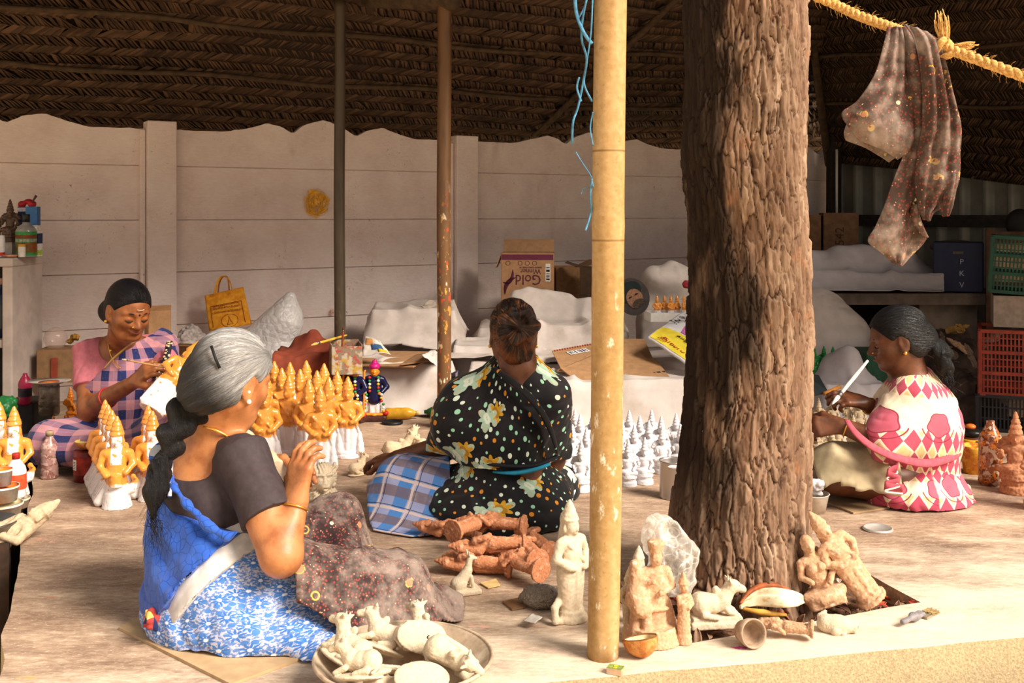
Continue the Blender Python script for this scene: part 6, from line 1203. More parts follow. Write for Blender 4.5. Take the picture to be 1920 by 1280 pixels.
gb = carton('printed_carton', 'brown carton with purple printing standing upside down against the wall', 990, 574, 6.75, .325, .22, .34, -.05, (('b', .9, .1), ('l', 1.2, .1)), plain('#b08560', .85, .07, 30, .2))
obj('print_band', gbox((0, -.1135, .315), (.322, .0012, .034)), plain('#6b2b45', .7, .05), gb, local=True, smooth=False)
ltext('lettering', 'Gold', .09, M_print_br, gb, (.005, -.1135, .205), FRu, squash=.9); ltext('lettering', 'Winner', .048, M_print_br, gb, (.02, -.1135, .243), FRu, squash=.85); ltext('lettering', 'REFINED SUNFLOWER OIL', .012, M_print_br, gb, (.02, -.1135, .256), FRu)
for i in range(4): obj('print_ring', gmove(ring((0, 0, 0), (0, 1, 0), .013, .0013, 20), (-.12+[0, .075, .12, .165][i], -.1135, .278)), M_print_br, gb, local=True)
def swoosh(pts, w, flat_y): 
    q = smooth_path(pts, 24); d = np.gradient(q, axis=0); n = np.stack([-d[:, 2], d[:, 1]*0, d[:, 0]], 1); n /= np.linalg.norm(n, axis=1)[:, None]+1e-9; ww = w*np.sin(np.linspace(.02, PI-.02, 24))[:, None]; vv = np.concatenate([q+n*ww, q-n*ww]); return vv, [(i, i+1, i+25, i+24) for i in range(23)]
obj('print_swoosh', swoosh([(-.155, -.1135, .16), (-.12, -.1135, .155), (-.095, -.1135, .19), (-.09, -.1135, .24)], .011, 0), M_print_br, gb, local=True, solid=.0008); obj('print_swoosh', swoosh([(-.07, -.1135, .19), (-.11, -.1135, .17), (-.135, -.1135, .13), (-.14, -.1135, .08)], .013, 0), M_print_br, gb, local=True, solid=.0008)
obj('label_patch', gbox((.128, -.1132, .22), (.03, .0008, .11)), M_wht, gb, local=True, smooth=False); g = bars(-.05, .05, -.011, .011, 16, 2); g = (g[0][:, [2, 1, 0]]+A(.128, -.1140, .22), g[1]); obj('barcode', g, M_ink, gb, local=True, smooth=False, kind='stuff')
carton('open_carton', 'dim open carton with raised flap between printed carton and bamboo post', 1062, 560, 6.95, .20, .2, .21, .25, (('r', -.4, .1), ('b', -.2, .08)), M_cardd)
carton('open_carton', 'dark mouth of a carton lying open just behind the bamboo post', 1108, 560, 6.70, .12, .16, .20, -.15, (('l', -.3, .1),), plain('#4a3626', .9, .1))
# flattened carton lying over the bench
fc_ = thing('flattened_carton', 'flattened brown carton with red striped edge lying tilted on the white bench', 'carton', tuple(P(1150, 700, 5.28)))
def quad(p): return (np.array([list(x) for x in p]), [(0, 1, 2, 3)])
Q = lambda *l: [P(*x) for x in l]
obj('panel', quad(Q((1045, 695, 5.3), (1262, 722, 5.18), (1180, 640, 5.7), (1052, 684, 5.62))), M_card, fc_, smooth=False, solid=.006)
obj('panel', quad(Q((1035, 658, 5.62), (1158, 636, 5.80), (1162, 672, 5.50), (1052, 692, 5.34))), M_card, fc_, smooth=False, solid=.006)
obj('panel', quad(Q((1158, 636, 5.80), (1208, 636, 5.84), (1225, 675, 5.52), (1150, 672, 5.52))), M_card, fc_, smooth=False, solid=.006)
obj('panel', quad(Q((1050, 690, 5.30), (1228, 672, 5.50), (1264, 718, 5.14), (1090, 722, 5.12))), M_card, fc_, smooth=False, solid=.006)
p00, p10, p01 = A(*P(1050, 690, 5.30)), A(*P(1228, 672, 5.50)), A(*P(1090, 722, 5.12)); ex = (p10-p00)/np.linalg.norm(p10-p00); ez = p00-p01; ez -= ex*ez.dot(ex); ez /= np.linalg.norm(ez); RB = np.array([-ex, -ez, np.cross(-ex, -ez)]).T
def onB(px, py, Y): return A(*P(px, py, Y))+np.cross(ex, ez)*.006
text('lettering', 'Gold', .065, plain('#7a4433', .8), fc_, onB(1205, 711, 5.22), RB, squash=.9); text('lettering', 'Winner', .034, plain('#7a4433', .8), fc_, onB(1196, 697, 5.32), RB); text('lettering', 'REFINED SUNFLOWER', .012, plain('#a0452e', .8), fc_, onB(1190, 686, 5.4), RB)
g = bars(-.035, .035, -.011, .011, 15, 4); g = (g[0]@np.array([ex, np.cross(ez, ex), ez])+onB(1236, 700, 5.28), g[1]); obj('barcode', g, M_ink, fc_, smooth=False, kind='stuff')
a0, a1, a3 = A(*P(1035, 658, 5.62)), A(*P(1158, 636, 5.80)), A(*P(1052, 692, 5.34)); fx = (a1-a0)/np.linalg.norm(a1-a0); fz_ = a0-a3; fz_ -= fx*fz_.dot(fx); fz_ /= np.linalg.norm(fz_); RF_ = np.array([fx, fz_, np.cross(fx, fz_)]).T; fn = np.cross(fx, fz_)*.005
obj('label_patch', gmove(gbox((.11, -.085, 0), (.12, .05, .001)), a0+fn, R=RF_), M_wht, fc_, smooth=False); g = bars(-.05, .05, -.018, .018, 18, 6); g = gmove((g[0][:, [0, 2, 1]], g[1]), a0+fn*1.3+RF_@A(.11, -.085, 0), R=RF_); obj('barcode', g, plain('#4a4a7a', .7), fc_, smooth=False, kind='stuff')
ps = []; 
for i in range(22): ps.append(gmove((np.array([(0, 0, 0), (.006, 0, 0), (.012, .02, 0), (.006, .02, 0)]), [(0, 1, 2, 3)]), a0+fn+RF_@A(.005+i*.0155, -.022, 0), R=RF_))
obj('striped_edge', gjoin(*ps), plain('#b0382c', .7), fc_, smooth=False, solid=.0008)
# newspaper-printed bag
nb = thing('printed_bag', 'white sack with black Tamil print and yellow foot lying beside the trunk', 'bag', tuple(P(1260, 690, 5.4)))
u0, u1, u2, u3 = A(*P(1214, 632, 5.45)), A(*P(1312, 700, 5.2)), A(*P(1345, 600, 5.75)), A(*P(1282, 585, 5.85))
def bagf(u, v): p_ = (u0*((1-u)*(1-v))[..., None]+u1*(u*(1-v))[..., None]+u2*(u*v)[..., None]+u3*((1-u)*v)[..., None]); b_ = .03*np.sin(u*PI)*np.sin(v*PI)+.006*fbm(np.stack([u*6, v*6, u*0], -1)); return p_[..., 0], p_[..., 1]-b_*.6, p_[..., 2]+b_
obj('body', ggrid(bagf, 30, 30), plain('#dcd8da', .6, .05, 20, .2), nb, solid=.012)
bx = (u1-u0); Lb = np.linalg.norm(bx); bx /= Lb; by = u3-u0; Hb = np.linalg.norm(by); by -= bx*by.dot(bx); by /= np.linalg.norm(by); RBg = np.array([bx, by, np.cross(bx, by)]).T
def bp(u, v, off=.010): q = bagf(np.array([[u]]), np.array([[v]])); return A(q[0][0, 0], q[1][0, 0], q[2][0, 0])+np.cross(bx, by)*off
def strip(u0_, u1_, v0_, v1_, off=.0085): return ggrid(lambda u, v: tuple((np.stack(bagf(u0_+u*(u1_-u0_), v0_+v*(v1_-v0_)), -1)+np.cross(bx, by)*off)[..., i] for i in range(3)), 20, 10)
obj('yellow_panel', strip(.02, .98, .02, .34), plain('#e0c93c', .6, .06), nb); obj('pink_panel', strip(.42, .98, .36, .52, .009), plain('#b763a5', .6, .06), nb); obj('green_panel', strip(.55, .98, .86, .97), plain('#3d8a5a', .6), nb)
text('lettering', 'பாஸ்மதி', .052, M_ink, nb, bp(.68, .74), RBg); text('lettering', 'செலுத்த', .05, M_ink, nb, bp(.60, .58), RBg); text('lettering', '22', .06, M_ink, nb, bp(.2, .55), RBg); text('lettering', 'நாட்கள்', .02, M_ink, nb, bp(.2, .49), RBg); text('lettering', 'தேவை', .035, M_wht, nb, bp(.70, .41, .012), RBg); text('lettering', 'தமிழக', .028, M_ink, nb, bp(.55, .25, .012), RBg); text('lettering', 'தினசரி', .06, plain('#b02a22', .6), nb, bp(.5, .08, .012), RBg)
# portrait card: a printed hatted man on a curved board
pc = thing('portrait_card', 'round-cornered card printed with a bearded man in a dark hat', 'card', tuple(P(1192, 560, 6.3))); Rp = frame((-.35, -.9, .25), (-.6, 0, 1)); pcl = A(*P(1186, 556, 6.3))
disc = lambda c, r, off, sx=1, sy=1: gmove((np.array([(0, 0, 0)]+[(r*sx*math.cos(t), r*sy*math.sin(t), 0) for t in np.linspace(0, 2*PI, 28, endpoint=False)]), [(0, i+1, (i+1) % 28+1) for i in range(28)]), pcl+Rp@A(c[0], c[1], off), R=Rp)
obj('card', disc((0, 0), .105, 0, .95, 1.1), plain('#4a4340', .7), pc, solid=.004, smooth=False); obj('print_hat', disc((-.01, .035), .082, .003, 1.0, .75), plain('#23302e', .7), pc, solid=.001, smooth=False); obj('print_face', disc((.008, -.018), .058, .005, .85, 1.05), plain('#a5795e', .7, .2, 90), pc, solid=.001, smooth=False)
obj('print_beard', disc((.015, -.055), .036, .0065, 1.1, .7), plain('#54453a', .8, .3, 120), pc, solid=.001, smooth=False)
for x_ in (-.012, .028): obj('print_eye', disc((x_, .0), .008, .0075, 1.4, .6), plain('#2a211d', .7), pc, solid=.0006, smooth=False)
carton('white_carton', 'white shallow carton holding the small orange figurines by the trunk', 1262, 600, 6.2, .30, .16, .05, .1, (), M_wht)
# small red flower pot shape and papers by the trunk, top
o = obj('red_flower', sdf([Sp(P(1287, 533, 6.4)+V(.012*math.cos(i), 0, .012*math.sin(i)), .014, .004) for i in range(6)], .004), plain('#a52c3c', .5)); tag(o, 'small dark red paper flower by the trunk above the orange figurines', 'flower')

# yellow cloth bag on the wall
yb = thing('yellow_bag', 'yellow cloth carry bag with red Tamil print hung against the wall', 'bag', tuple(P(430, 620, 6.1))); YB = 6.15
c4 = [A(*P(392, 620, YB)), A(*P(470, 608, YB+.02)), A(*P(455, 538, YB+.03)), A(*P(384, 554, YB+.01))]
b = Mat('yellow_cloth'); v = b.coord('Object'); n = b.noise(v, 30, 3); w_ = b.noise(v, 300, 2); M_ybag = b.done(b.mix('#d98a1c', '#eda52e', n.step(.35, .65)), .8, w_, .3, .002)
def yf(u, v): p_ = (c4[0]*((1-u)*(1-v))[..., None]+c4[1]*(u*(1-v))[..., None]+c4[2]*(u*v)[..., None]+c4[3]*((1-u)*v)[..., None]); b_ = .025*np.sin(u*PI)*(1-v*.7)+.006*fbm(np.stack([u*5, v*5, u*0], -1)); return p_[..., 0], p_[..., 1]-b_, p_[..., 2]
obj('front_panel', ggrid(yf, 24, 24), M_ybag, yb, solid=.003); obj('back_panel', ggrid(lambda u, v: (yf(u, v)[0], yf(u, v)[1]*0+YB+.045, yf(u, v)[2]), 8, 8), M_ybag, yb, solid=.003)
obj('handle', gtube([P(402, 552, YB-.01), P(406, 534, YB-.015), P(414, 520, YB-.015), P(424, 519, YB-.015), P(432, 530, YB-.015), P(436, 546, YB-.01)], .011, 8, 30, flat=.3), M_ybag, yb); obj('handle', gtube([P(409, 550, YB+.03), P(411, 532, YB+.03), P(418, 519, YB+.03), P(427, 521, YB+.03), P(430, 548, YB+.03)], .011, 8, 30, flat=.3), plain('#b06a1c', .8), yb)
yx = c4[1]-c4[0]; yx /= np.linalg.norm(yx); yz = c4[3]-c4[0]; yz -= yx*yz.dot(yx); yz /= np.linalg.norm(yz); RY = np.array([yx, yz, np.cross(yx, yz)]).T; M_red = plain('#8f3014', .7)
def yp(u, v, off=.006): q = yf(np.array([[u]]), np.array([[v]])); return A(q[0][0, 0], q[1][0, 0], q[2][0, 0])+RY[:, 2]*off
for a_, c_ in (((.12, .08), (.12, .66)), ((.12, .66), (.9, .66)), ((.9, .66), (.9, .08))): obj('print_frame', gtube([yp(a_[0]+(c_[0]-a_[0])*t, a_[1]+(c_[1]-a_[1])*t, .003) for t in np.linspace(0, 1, 12)], .0018, 4), M_red, yb)
text('lettering', 'மகளிர் சுய உதவி', .0165, M_red, yb, yp(.52, .55), RY); text('lettering', 'பொம்மை விற்பனை', .0155, M_red, yb, yp(.52, .44), RY)
obj('print_ring', gtube([yp(.55+.2*math.cos(t), .20+.17*math.sin(t), .003) for t in np.linspace(0, 2*PI, 40)], .0015, 4), M_red, yb); obj('print_lamp', gtube([yp(.48, .10, .003), yp(.53, .2, .003), yp(.545, .33, .003), yp(.57, .2, .003), yp(.63, .1, .003), yp(.48, .10, .003)], .0014, 4), M_red, yb)
hk_ = obj('print_scallop', gtube([yp(.18+.66*t, .645-.02*abs(math.sin(t*40)), .003) for t in np.linspace(0, 1, 120)], .0014, 4), M_red, yb)

# paint tin with brushes, papers and cardboard on the bench
b = Mat('paint_smeared_tin'); v = b.coord('Object'); n = b.noise(v, 24, 4, .7); cc = b.noisec(v, 40, 3); M_smear = b.done(b.mix(b.mix('#7d6a56', '#9a4038', n.step(.5, .6)), b.mix('#a8852f', '#a89a88', b.noise(v, 33, 3).step(.45, .55)), b.noise(v, 17, 3).step(.48, .56)), .6, n, .5, .004)
pt_ = thing('paint_box', 'open square tin crusted with red and yellow paint, brushes inside', 'tin', tuple(P(648, 704, 5.34)), (0, 0, .25), None, .86); t = .006
for nm, c, s_ in (('side_panel', (0, -.085, .10), (.17, t, .16)), ('side_panel', (0, .085, .11), (.17, t, .18)), ('side_panel', (-.085, 0, .105), (t, .17, .17)), ('side_panel', (.085, 0, .105), (t, .17, .17)), ('bottom_panel', (0, 0, .02), (.17, .17, t))): obj(nm, gbox(c, s_), M_smear, pt_, local=True, smooth=False)
def brush(name, label, a, b_, rh, mat, bris='#3a2a20', bl=.16, par=None):
    a, b_ = A(*a), A(*b_); o = thing(name, label, 'brush', tuple(a)); m_ = a+(b_-a)*(1-bl); f_ = a+(b_-a)*(1-bl*1.45)
    obj('handle', gtube([a, (a+f_)/2, f_], (rh*.7, rh*1.15, rh), 8, 12), mat, o); obj('ferrule', gtube([f_, m_], rh*1.15, 8), plain('#8a8580', .35, .1, metal=.8), o); obj('bristles', gtube([m_, m_+(b_-m_)*.4, b_], (rh*1.1, rh*1.2, rh*.25), 8, 8), plain(bris, .9), o); return o
brush('paint_brush', 'long yellow brush laid across the smeared tin', P(650, 628, 5.45), P(583, 647, 5.2), .006, plain('#c9a03a', .5), '#c9a050')
brush('paint_brush', 'red-brown brush standing upright in the smeared tin', P(641, 655, 5.34), P(644, 612, 5.34), .005, plain('#8a3a24', .5), '#5a3020')
brush('fine_brush', 'fine pale brush held by the pink-bloused woman', q2(322, 691, -.40), q2(228, 673, -.42), .0035, plain('#b98a5a', .5), '#d9b890', .1)
brush('long_brush', 'long white-handled brush held upright by the far painter', P(1627, 676, 3.86), P(1560, 758, 3.76), .0065, plain('#d8cfc4', .6, .1, 40), '#e9e2da', .18)
cb = [A(*P(660, 686, 5.62)), A(*P(775, 688, 5.5)), A(*P(838, 660, 5.95)), A(*P(700, 658, 6.05))]
o = obj('cardboard_sheet', quad(cb), M_card, smooth=False, solid=.006); tag(o, 'brown cardboard sheet lying on the white-draped bench behind the turbaned pair', 'cardboard'); 
o = obj('cardboard_sheet', quad([A(*P(752, 686, 5.50)), A(*P(830, 676, 5.6)), A(*P(842, 660, 5.9)), A(*P(780, 668, 5.9))]), M_cardd, smooth=False, solid=.008); tag(o, 'second smaller cardboard piece overlapping the sheet toward the painted post', 'cardboard'); o.location.z += .008
def paper(name, label, pts, hexc, seed, amp=.012, n=14, spots_=(), cat='paper'):
    p_ = [A(*P(*q)) for q in pts]; nn = np.cross(p_[1]-p_[0], p_[3]-p_[0]); nn /= np.linalg.norm(nn); nn = nn if nn[1] < 0 else -nn
    def f(u, v): q = (p_[0]*((1-u)*(1-v))[..., None]+p_[1]*(u*(1-v))[..., None]+p_[2]*(u*v)[..., None]+p_[3]*((1-u)*v)[..., None])+nn*(amp*fbm(np.stack([u*3, v*3, u*0+seed], -1), 2, seed))[..., None]; return q[..., 0], q[..., 1], q[..., 2]
    root = thing(name, label, cat, tuple(p_[0])); obj('sheet', ggrid(f, n, n), plain(hexc, .85, .05, 30, .1), root, solid=.0015)
    for (a_, c_, e_, g_, hx_) in spots_: obj('print_patch', ggrid(lambda u, v: tuple((np.stack(f(a_+u*(c_-a_), e_+v*(g_-e_)), -1)+nn*.002)[..., i] for i in range(3)), 6, 6), plain(hx_, .8, .1), root, solid=.0004)
    return root, f, nn
np_, f_, nn_ = paper('newspaper', 'crumpled newspaper page with blue and orange print beside the smeared tin', [(680, 668, 5.6), (732, 662, 5.6), (712, 640, 5.7), (684, 628, 5.72)], '#d4c9bd', 3, .02, 14, ((.08, .5, .5, .9, '#c98a4e'), (.35, .85, .25, .6, '#3c5f8c'), (.6, .95, .05, .25, '#c9b02c')))
paper('newspaper', 'pale paper scrap drooping over the bench edge at the painted post', [(790, 668, 5.5), (824, 690, 5.42), (826, 660, 5.7), (808, 655, 5.75)], '#cfc6c0', 7)
paper('newspaper', 'rolled newspaper poking out above the beige bundle behind the painted post', [(788, 575, 6.3), (825, 590, 6.25), (826, 572, 6.4), (806, 562, 6.4)], '#b9aa98', 11, .02)
paper('magazine', 'dark printed magazine standing behind the painted post near the dotted saree', [(842, 752, 5.15), (862, 730, 5.1), (858, 694, 5.2), (842, 700, 5.25)], '#5a5370', 13, .006, 10, ((.1, .6, .1, .8, '#1f1b22'), (.7, .95, .1, .9, '#d8d4e0')))
paper('paper_card', 'small grey printed card lying on the floor by the wrapped clay', [(981, 1163, 2.70), (1003, 1168, 2.68), (1017, 1157, 2.72), (998, 1150, 2.75)], '#b9b1a8', 17, .002)
o = obj('cardboard_scrap', quad([G(942, 1128, .004), G(960, 1143, .004), G(985, 1138, .004), G(975, 1120, .004)]), M_cardd, smooth=False, solid=.004); tag(o, 'torn grey-brown cardboard scrap beside the film-wrapped clay lump', 'cardboard')
o = obj('cardboard_scrap', quad([G(900, 1093, .004), G(915, 1102, .004), G(938, 1097, .004), G(930, 1085, .004)]), plain('#c9a86f', .85), smooth=False, solid=.003); tag(o, 'small yellowish cardboard scrap behind the seated deer figurine', 'cardboard')
o = obj('cardboard_mat', (np.array([G(222, 1178, .004), G(432, 1284, .004), G(562, 1236, .004), G(600, 1150, .004), G(330, 1120, .004)]), [(0, 1, 2, 3, 4)]), plain('#b99a74', .88, .08, 20, .2), smooth=False, solid=.007); tag(o, 'flat cardboard mat under the seated grey-haired woman', 'cardboard')
o = obj('cardboard_mat', (np.array([G(1540, 938, .004), G(1600, 962, .004), G(1668, 952, .004), G(1660, 920, .004)]), [(0, 1, 2, 3)]), plain('#a88a66', .88, .08, 20, .2), smooth=False, solid=.006); tag(o, 'cardboard mat under the woman in cream and crimson saree', 'cardboard')
paper('newspaper', 'folded newspaper tucked under the khaki lap cloth beside the trunk', [(1530, 930, 3.92), (1600, 948, 3.82), (1600, 925, 3.95), (1545, 915, 4.05)], '#9a949c', 19, .003, 10)

# ================================================================ TURBANED PAIR, BOTTLES, JARS
M_navy, M_mag, M_orp, M_wt, M_brn = plain('#17183f', .25, .1, 30, .1), plain('#c71f7c', .3, .1, 60, .2), plain('#e48a2a', .28, .1), plain('#e3dfe4', .3, .05), plain('#4a2a22', .4, .15)
def saint(loc, h, label, rot):
    o = thing('turbaned_figurine', label, 'figurine', loc, rot, 'painted figurines in pink turbans', h)
    obj('base', sdf([Bx((0, 0, .05), (.20, .14, .05), None, .03, .01)], .014, coarse(3)), M_brn, o, local=True)
    obj('lotus', sdf([El((0, 0, .115), (.17, .13, .03), None, .02)]+[El((.14*math.cos(a), .10*math.sin(a), .115), (.045, .045, .025), None, .01) for a in np.linspace(0, 6.28, 9)], .012), M_orp, o, local=True)
    obj('robe', sdf([Cn((-.04, 0, .14), (-.05, 0, .38), .065, .075, .02), Cn((.05, 0, .14), (.05, 0, .38), .065, .075, .02)], .012, folds((0, 0, 1), .008, .06, 3)), M_wt, o, local=True)
    obj('coat', sdf([Cn((0, 0, .38), (0, 0, .62), .13, .115, .03), Cn((-.09, 0, .68), (.09, 0, .68), .06, .06, .03), Ch([(.13, 0, .67), (.20, .0, .55), (.12, -.08, .47)], (.05, .045, .04), .015), Ch([(-.13, 0, .67), (-.17, -.02, .58), (-.15, -.09, .60)], (.05, .045, .04), .015)], .012), M_navy, o, local=True)
    obj('head', sdf([face(.80, 1.05), Cn((0, 0, .72), (0, 0, .76), .045, .05, .02), El((.09, -.10, .46), (.035, .03, .03), None, .01), El((-.15, -.12, .62), (.035, .03, .04), None, .01)], .009), M_orp, o, local=True)
    obj('turban', sdf([El((0, .0, .885), (.095, .095, .065), None, .02), Sp((0, 0, .955), .045, .02), Sp((.01, 0, .985), .025, .01)], .01, folds((1, 0, .3), .01, .05, 4)), M_mag, o, local=True)
    obj('staff', gtube([(-.16, -.12, .12), (-.16, -.115, .5), (-.155, -.12, .78), (-.13, -.12, .84)], (.017, .015, .02, .012), 8, 16), M_orp, o, local=True)
    cl_ = [plain(h_, .4) for h_ in ('#c92c24', '#2c8a3a', '#e8e2d8', '#e0b02c')]
    for s in (-1, 1):
        for k in range(11): z = .72-.055*k; obj('garland_bead', glathe([(0, -.024), (.024, -.012), (.026, .012), (0, .024)], 8, (s*(.07+.05*(k > 4)+.03*(k > 7)), -.115+.035*(k > 6), z)), cl_[(k+(s > 0)) % 4], o, local=True)
        obj('flower', sdf([Sp((s*.19, -.05, .13), .045, .01)], .012), cl_[0], o, local=True)
    return o
sp_ = saint(base_at(702, 5.38), .31, 'pink-turbaned figurine in navy coat with staff, whole in view on the floor', (0, 0, .05))
dup(sp_, base_at(667, 5.36), (0, 0, -.5), 'pink-turbaned figurine in navy coat half hidden behind an orange figurine')
def bottle(name, label, loc, rot, h, r, body, capc, shape='soda', lab=None, rough=.3, alpha=None, cat='bottle', mat=None):
    o = thing(name, label, cat, loc, rot)
    pf = {'soda': [(0, 0), (.8, .0), (1, .05), (.93, .2), (1, .34), (.96, .5), (1, .6), (.9, .7), (.55, .82), (.34, .88), (.34, .93)], 'ribbed': [(0, 0), (.9, 0), (1, .03)]+[(1-.07*(i % 2), .06+.035*i) for i in range(16)]+[(1, .64), (.9, .72), (.5, .84), (.40, .87), (.40, .95)], 'jar': [(0, 0), (.95, 0), (1, .04), (1, .82), (.9, .9), (.9, .95)], 'square': [(0, 0), (.95, 0), (1, .03), (1, .62), (.75, .72), (.36, .78), (.34, .86)]}[shape]
    m_ = mat or plain(body, rough, .1, 30, .1); obj('body', glathe([(a*r, z*h) for a, z in pf], 28), m_, o, local=True)
    if capc: zt = pf[-1][1]*h; rc = pf[-1][0]*r*1.12; obj('cap', glathe([(0, zt-.008), (rc, zt-.008), (rc, h), (rc*.9, h*1.01), (0, h*1.01)], 20), plain(capc, .4), o, local=True)
    if lab:
        for (z0, z1, hx_) in lab: obj('label_band', glathe([(r*1.01, z0*h), (r*1.01, z1*h)], 28, close=False), plain(hx_, .5, .15, 60), o, local=True)
    return o
def m_stained(base, cs, rough=.25):
    b = Mat('stained_plastic'); v = b.coord('Object'); c = b.mix(base, base, 0.)
    for i, h_ in enumerate(cs): c = b.mix(c, h_, b.noise(b.mapv(v, loc=(i*3, 0, 0)), 38+8*i, 3, .6).step(.52, .58))
    return b.done(c, rough, b.noise(v, 60, 3), .3, .003, spec=.5)
bottle('yellow_bottle', 'yellow plastic bottle lying on the floor by the turbaned pair', P(722, 768, 5.40), (PI/2*.0+1.5708, 0, PI/2+.08), .175, .030, '#dba32c', '#e8c88a'); bpy.data.objects['yellow_bottle'].rotation_euler = (0, PI/2, .12); bpy.data.objects['yellow_bottle'].location.z = .031
bottle('green_bottle', 'dark green bottle lying against the painted post', (P(850, 770, 5.42)[0], 5.42, .031), (0, -PI/2, -.25), .165, .030, '#1e5a2e', None)
o = obj('black_disc', glathe([(0, 0), (.05, 0), (.052, .004), (.052, .014), (.046, .014), (.044, .006), (0, .006)], 30), plain('#17151a', .5)); o.location = V(base_at(736, 5.30)); tag(o, 'black round lid on the floor under the yellow bottle', 'lid')
# left side: paints
bottle('ribbed_bottle', 'clear ribbed bottle of pinkish water standing beside the plaid skirt', G(93, 896), (0, 0, 0), .185, .034, '#a5766c', '#a58f70', 'ribbed', mat=m_stained('#a8827a', ['#8d5f55', '#c9a79a']))
o = thing('red_tin', 'red and brown labelled tin behind the orange peacock figurines', 'tin', G(163, 900)); obj('body', glathe([(0, 0), (.048, 0), (.05, .003), (.05, .118), (.047, .12), (0, .12)], 30), plain('#6d2019', .35, .2, 20, .1), o, local=True); obj('label_band', glathe([(.0505, .03), (.0505, .10)], 30, close=False), plain('#8f2a1e', .4, .25, 25), o, local=True); g = gbox((-.033, -.038, .068), (.024, .001, .04), rot=-.72); obj('label_patch', g, M_wht, o, local=True, smooth=False); g = gjoin(*[gbox((-.0335+.008*math.cos(-.72)*0, -.0388, .055+.006*i), (.016, .0008, .0015), rot=-.72) for i in range(5)]); obj('lettering', g, M_ink, o, local=True, smooth=False, kind='stuff')
cs2 = thing('coconut_shell', 'half coconut shell of yellow paint set on the red tin', 'shell', V(G(163, 900))+V(0, 0, .121)); obj('husk', glathe([(a*1.15, z*.8) for a, z in outp], 30, close=False, wob=lambda a, i: .04*np.sin(a*3)), m_shell(), cs2, local=True); obj('paint', glathe([(0, .026), (.043, .027), (.047, .033)], 30, close=False, wob=lambda a, i: .04*np.sin(a*3)), plain('#e0c878', .5, .1), cs2, local=True); obj('lump', sdf([El((.03, .01, .036), (.018, .014, .012), None, .01)], .004), plain('#e6d08c', .5), cs2, local=True)
bench = struct('ledge'); bench['kind'] = 'structure'; obj('slab', gbox((-2.375, 4.0, -.13), (1.0, 1.9, .30), rot=.38), plain('#3d2c22', .9, .2, 20, .4), bench, smooth=False)
bt = bottle('white_bottle', 'white bottle with red cap and orange-streaked label by the tubs', (P(30, 0, 3.72)[0], 3.72, .055), (0, 0, 0), .155, .034, '#dcd4d2', '#a5281e', 'soda', ((.22, .55, '#d8502a'),))
def tub(name, label, px, Y, z, r, h, hexc, inner, cat='tub'):
    o = thing(name, label, cat, (P(px, 0, Y)[0], Y, z)); obj('body', glathe([(0, 0), (r*.86, 0), (r, h), (r*1.04, h), (r*1.04, h-.006)], 32, close=False), plain(hexc, .4, .15, 25, .1, dirt='#d8742a'), o, local=True); obj('paint', glathe([(0, h*.75), (r*.93, h*.75), (r*.97, h)], 32, close=False), plain(inner, .4, .2, 20, .2), o, local=True); return o
tub('paint_tub', 'white tub with orange paint on top of the stack at the edge', 2, 3.62, .125, .036, .055, '#e0d8d2', '#e07a22'); tub('paint_tub', 'white tub streaked orange under the top tub', 5, 3.62, .072, .052, .052, '#d8cfc4', '#d8742a'); tub('paint_tub', 'wide pale tub lid smeared with colours under the tub stack', 2, 3.60, .022, .068, .048, '#d8d2c4', '#d8c9a0')
tub('paint_tub', 'low cream tub on which the red-capped white bottle stands', 30, 3.72, .022, .045, .034, '#c9bda9', '#b9aa90'); o = obj('steel_pan', glathe([(0, 0), (.085, 0), (.10, .05), (.104, .05), (.104, .046)], 32, close=False), Mat('steel').done('#8a8682', .3, metal=.9), solid=.002); o.location = (P(-30, 0, 3.38)[0], 3.38, .022); tag(o, 'steel pan under the slanting clay figurine', 'pan')
o = fig('slanting_figurine', 'cream clay figurine lying slanted over the pan at platform edge', 'figurine', standing(False), M_clayo, tuple(P(-85, 1072, 3.30)), .33, (0, 0, 0), .0105, seed=27); d = P(114, 934, 3.46)-P(-85, 1072, 3.30); o.rotation_euler = Matrix([list(r) for r in frame(d, (0, .3, -1))]).to_euler(); o.scale = [d.length*.98]*3
bottle('pink_bottle', 'dark pink paint bottle standing in front of the shelf side', tuple(P(47, 758, 4.95)), (0, 0, 0), .155, .030, '#8f1c3c', None, 'soda', ((.25, .5, '#241a28'),))
o = obj('dark_jar', glathe([(0, 0), (.06, 0), (.062, .004), (.062, .12), (.055, .13), (.055, .145), (.06, .15), (0, .152)], 28), plain('#1d2733', .4, .2)); o.location = tuple(P(52, 850, 4.55)); o.location.z = -.05; tag(o, 'dark blue-black lidded jar below the pink bottle', 'jar')
o = obj('dark_crate', gbox(P(50, 800, 5.05), (.16, .22, .26)), plain('#231c1a', .8, .2), smooth=False, bev=.006); tag(o, 'dark box carrying the pink bottle by the shelf', 'box')
o = thing('glass_jar', 'glass jar with a paint-smeared white plate for a lid', 'jar', tuple(P(92, 778, 4.85))); obj('body', glathe([(.04, 0), (.045, .01), (.045, .13), (.042, .14)], 28, close=False), m_plastic('#5a4a3a', .45, .15), o, local=True, solid=.002); obj('plate', glathe([(0, .145), (.05, .143), (.085, .156), (.087, .158), (.05, .149), (0, .150)], 32, wob=lambda a, i: .10*np.cos(a*2)), plain('#d8c9c0', .4), o, local=True); obj('paint', glathe([(0, .152), (.045, .153), (.0, .1545)], 24), plain('#d8702a', .3), o, local=True)
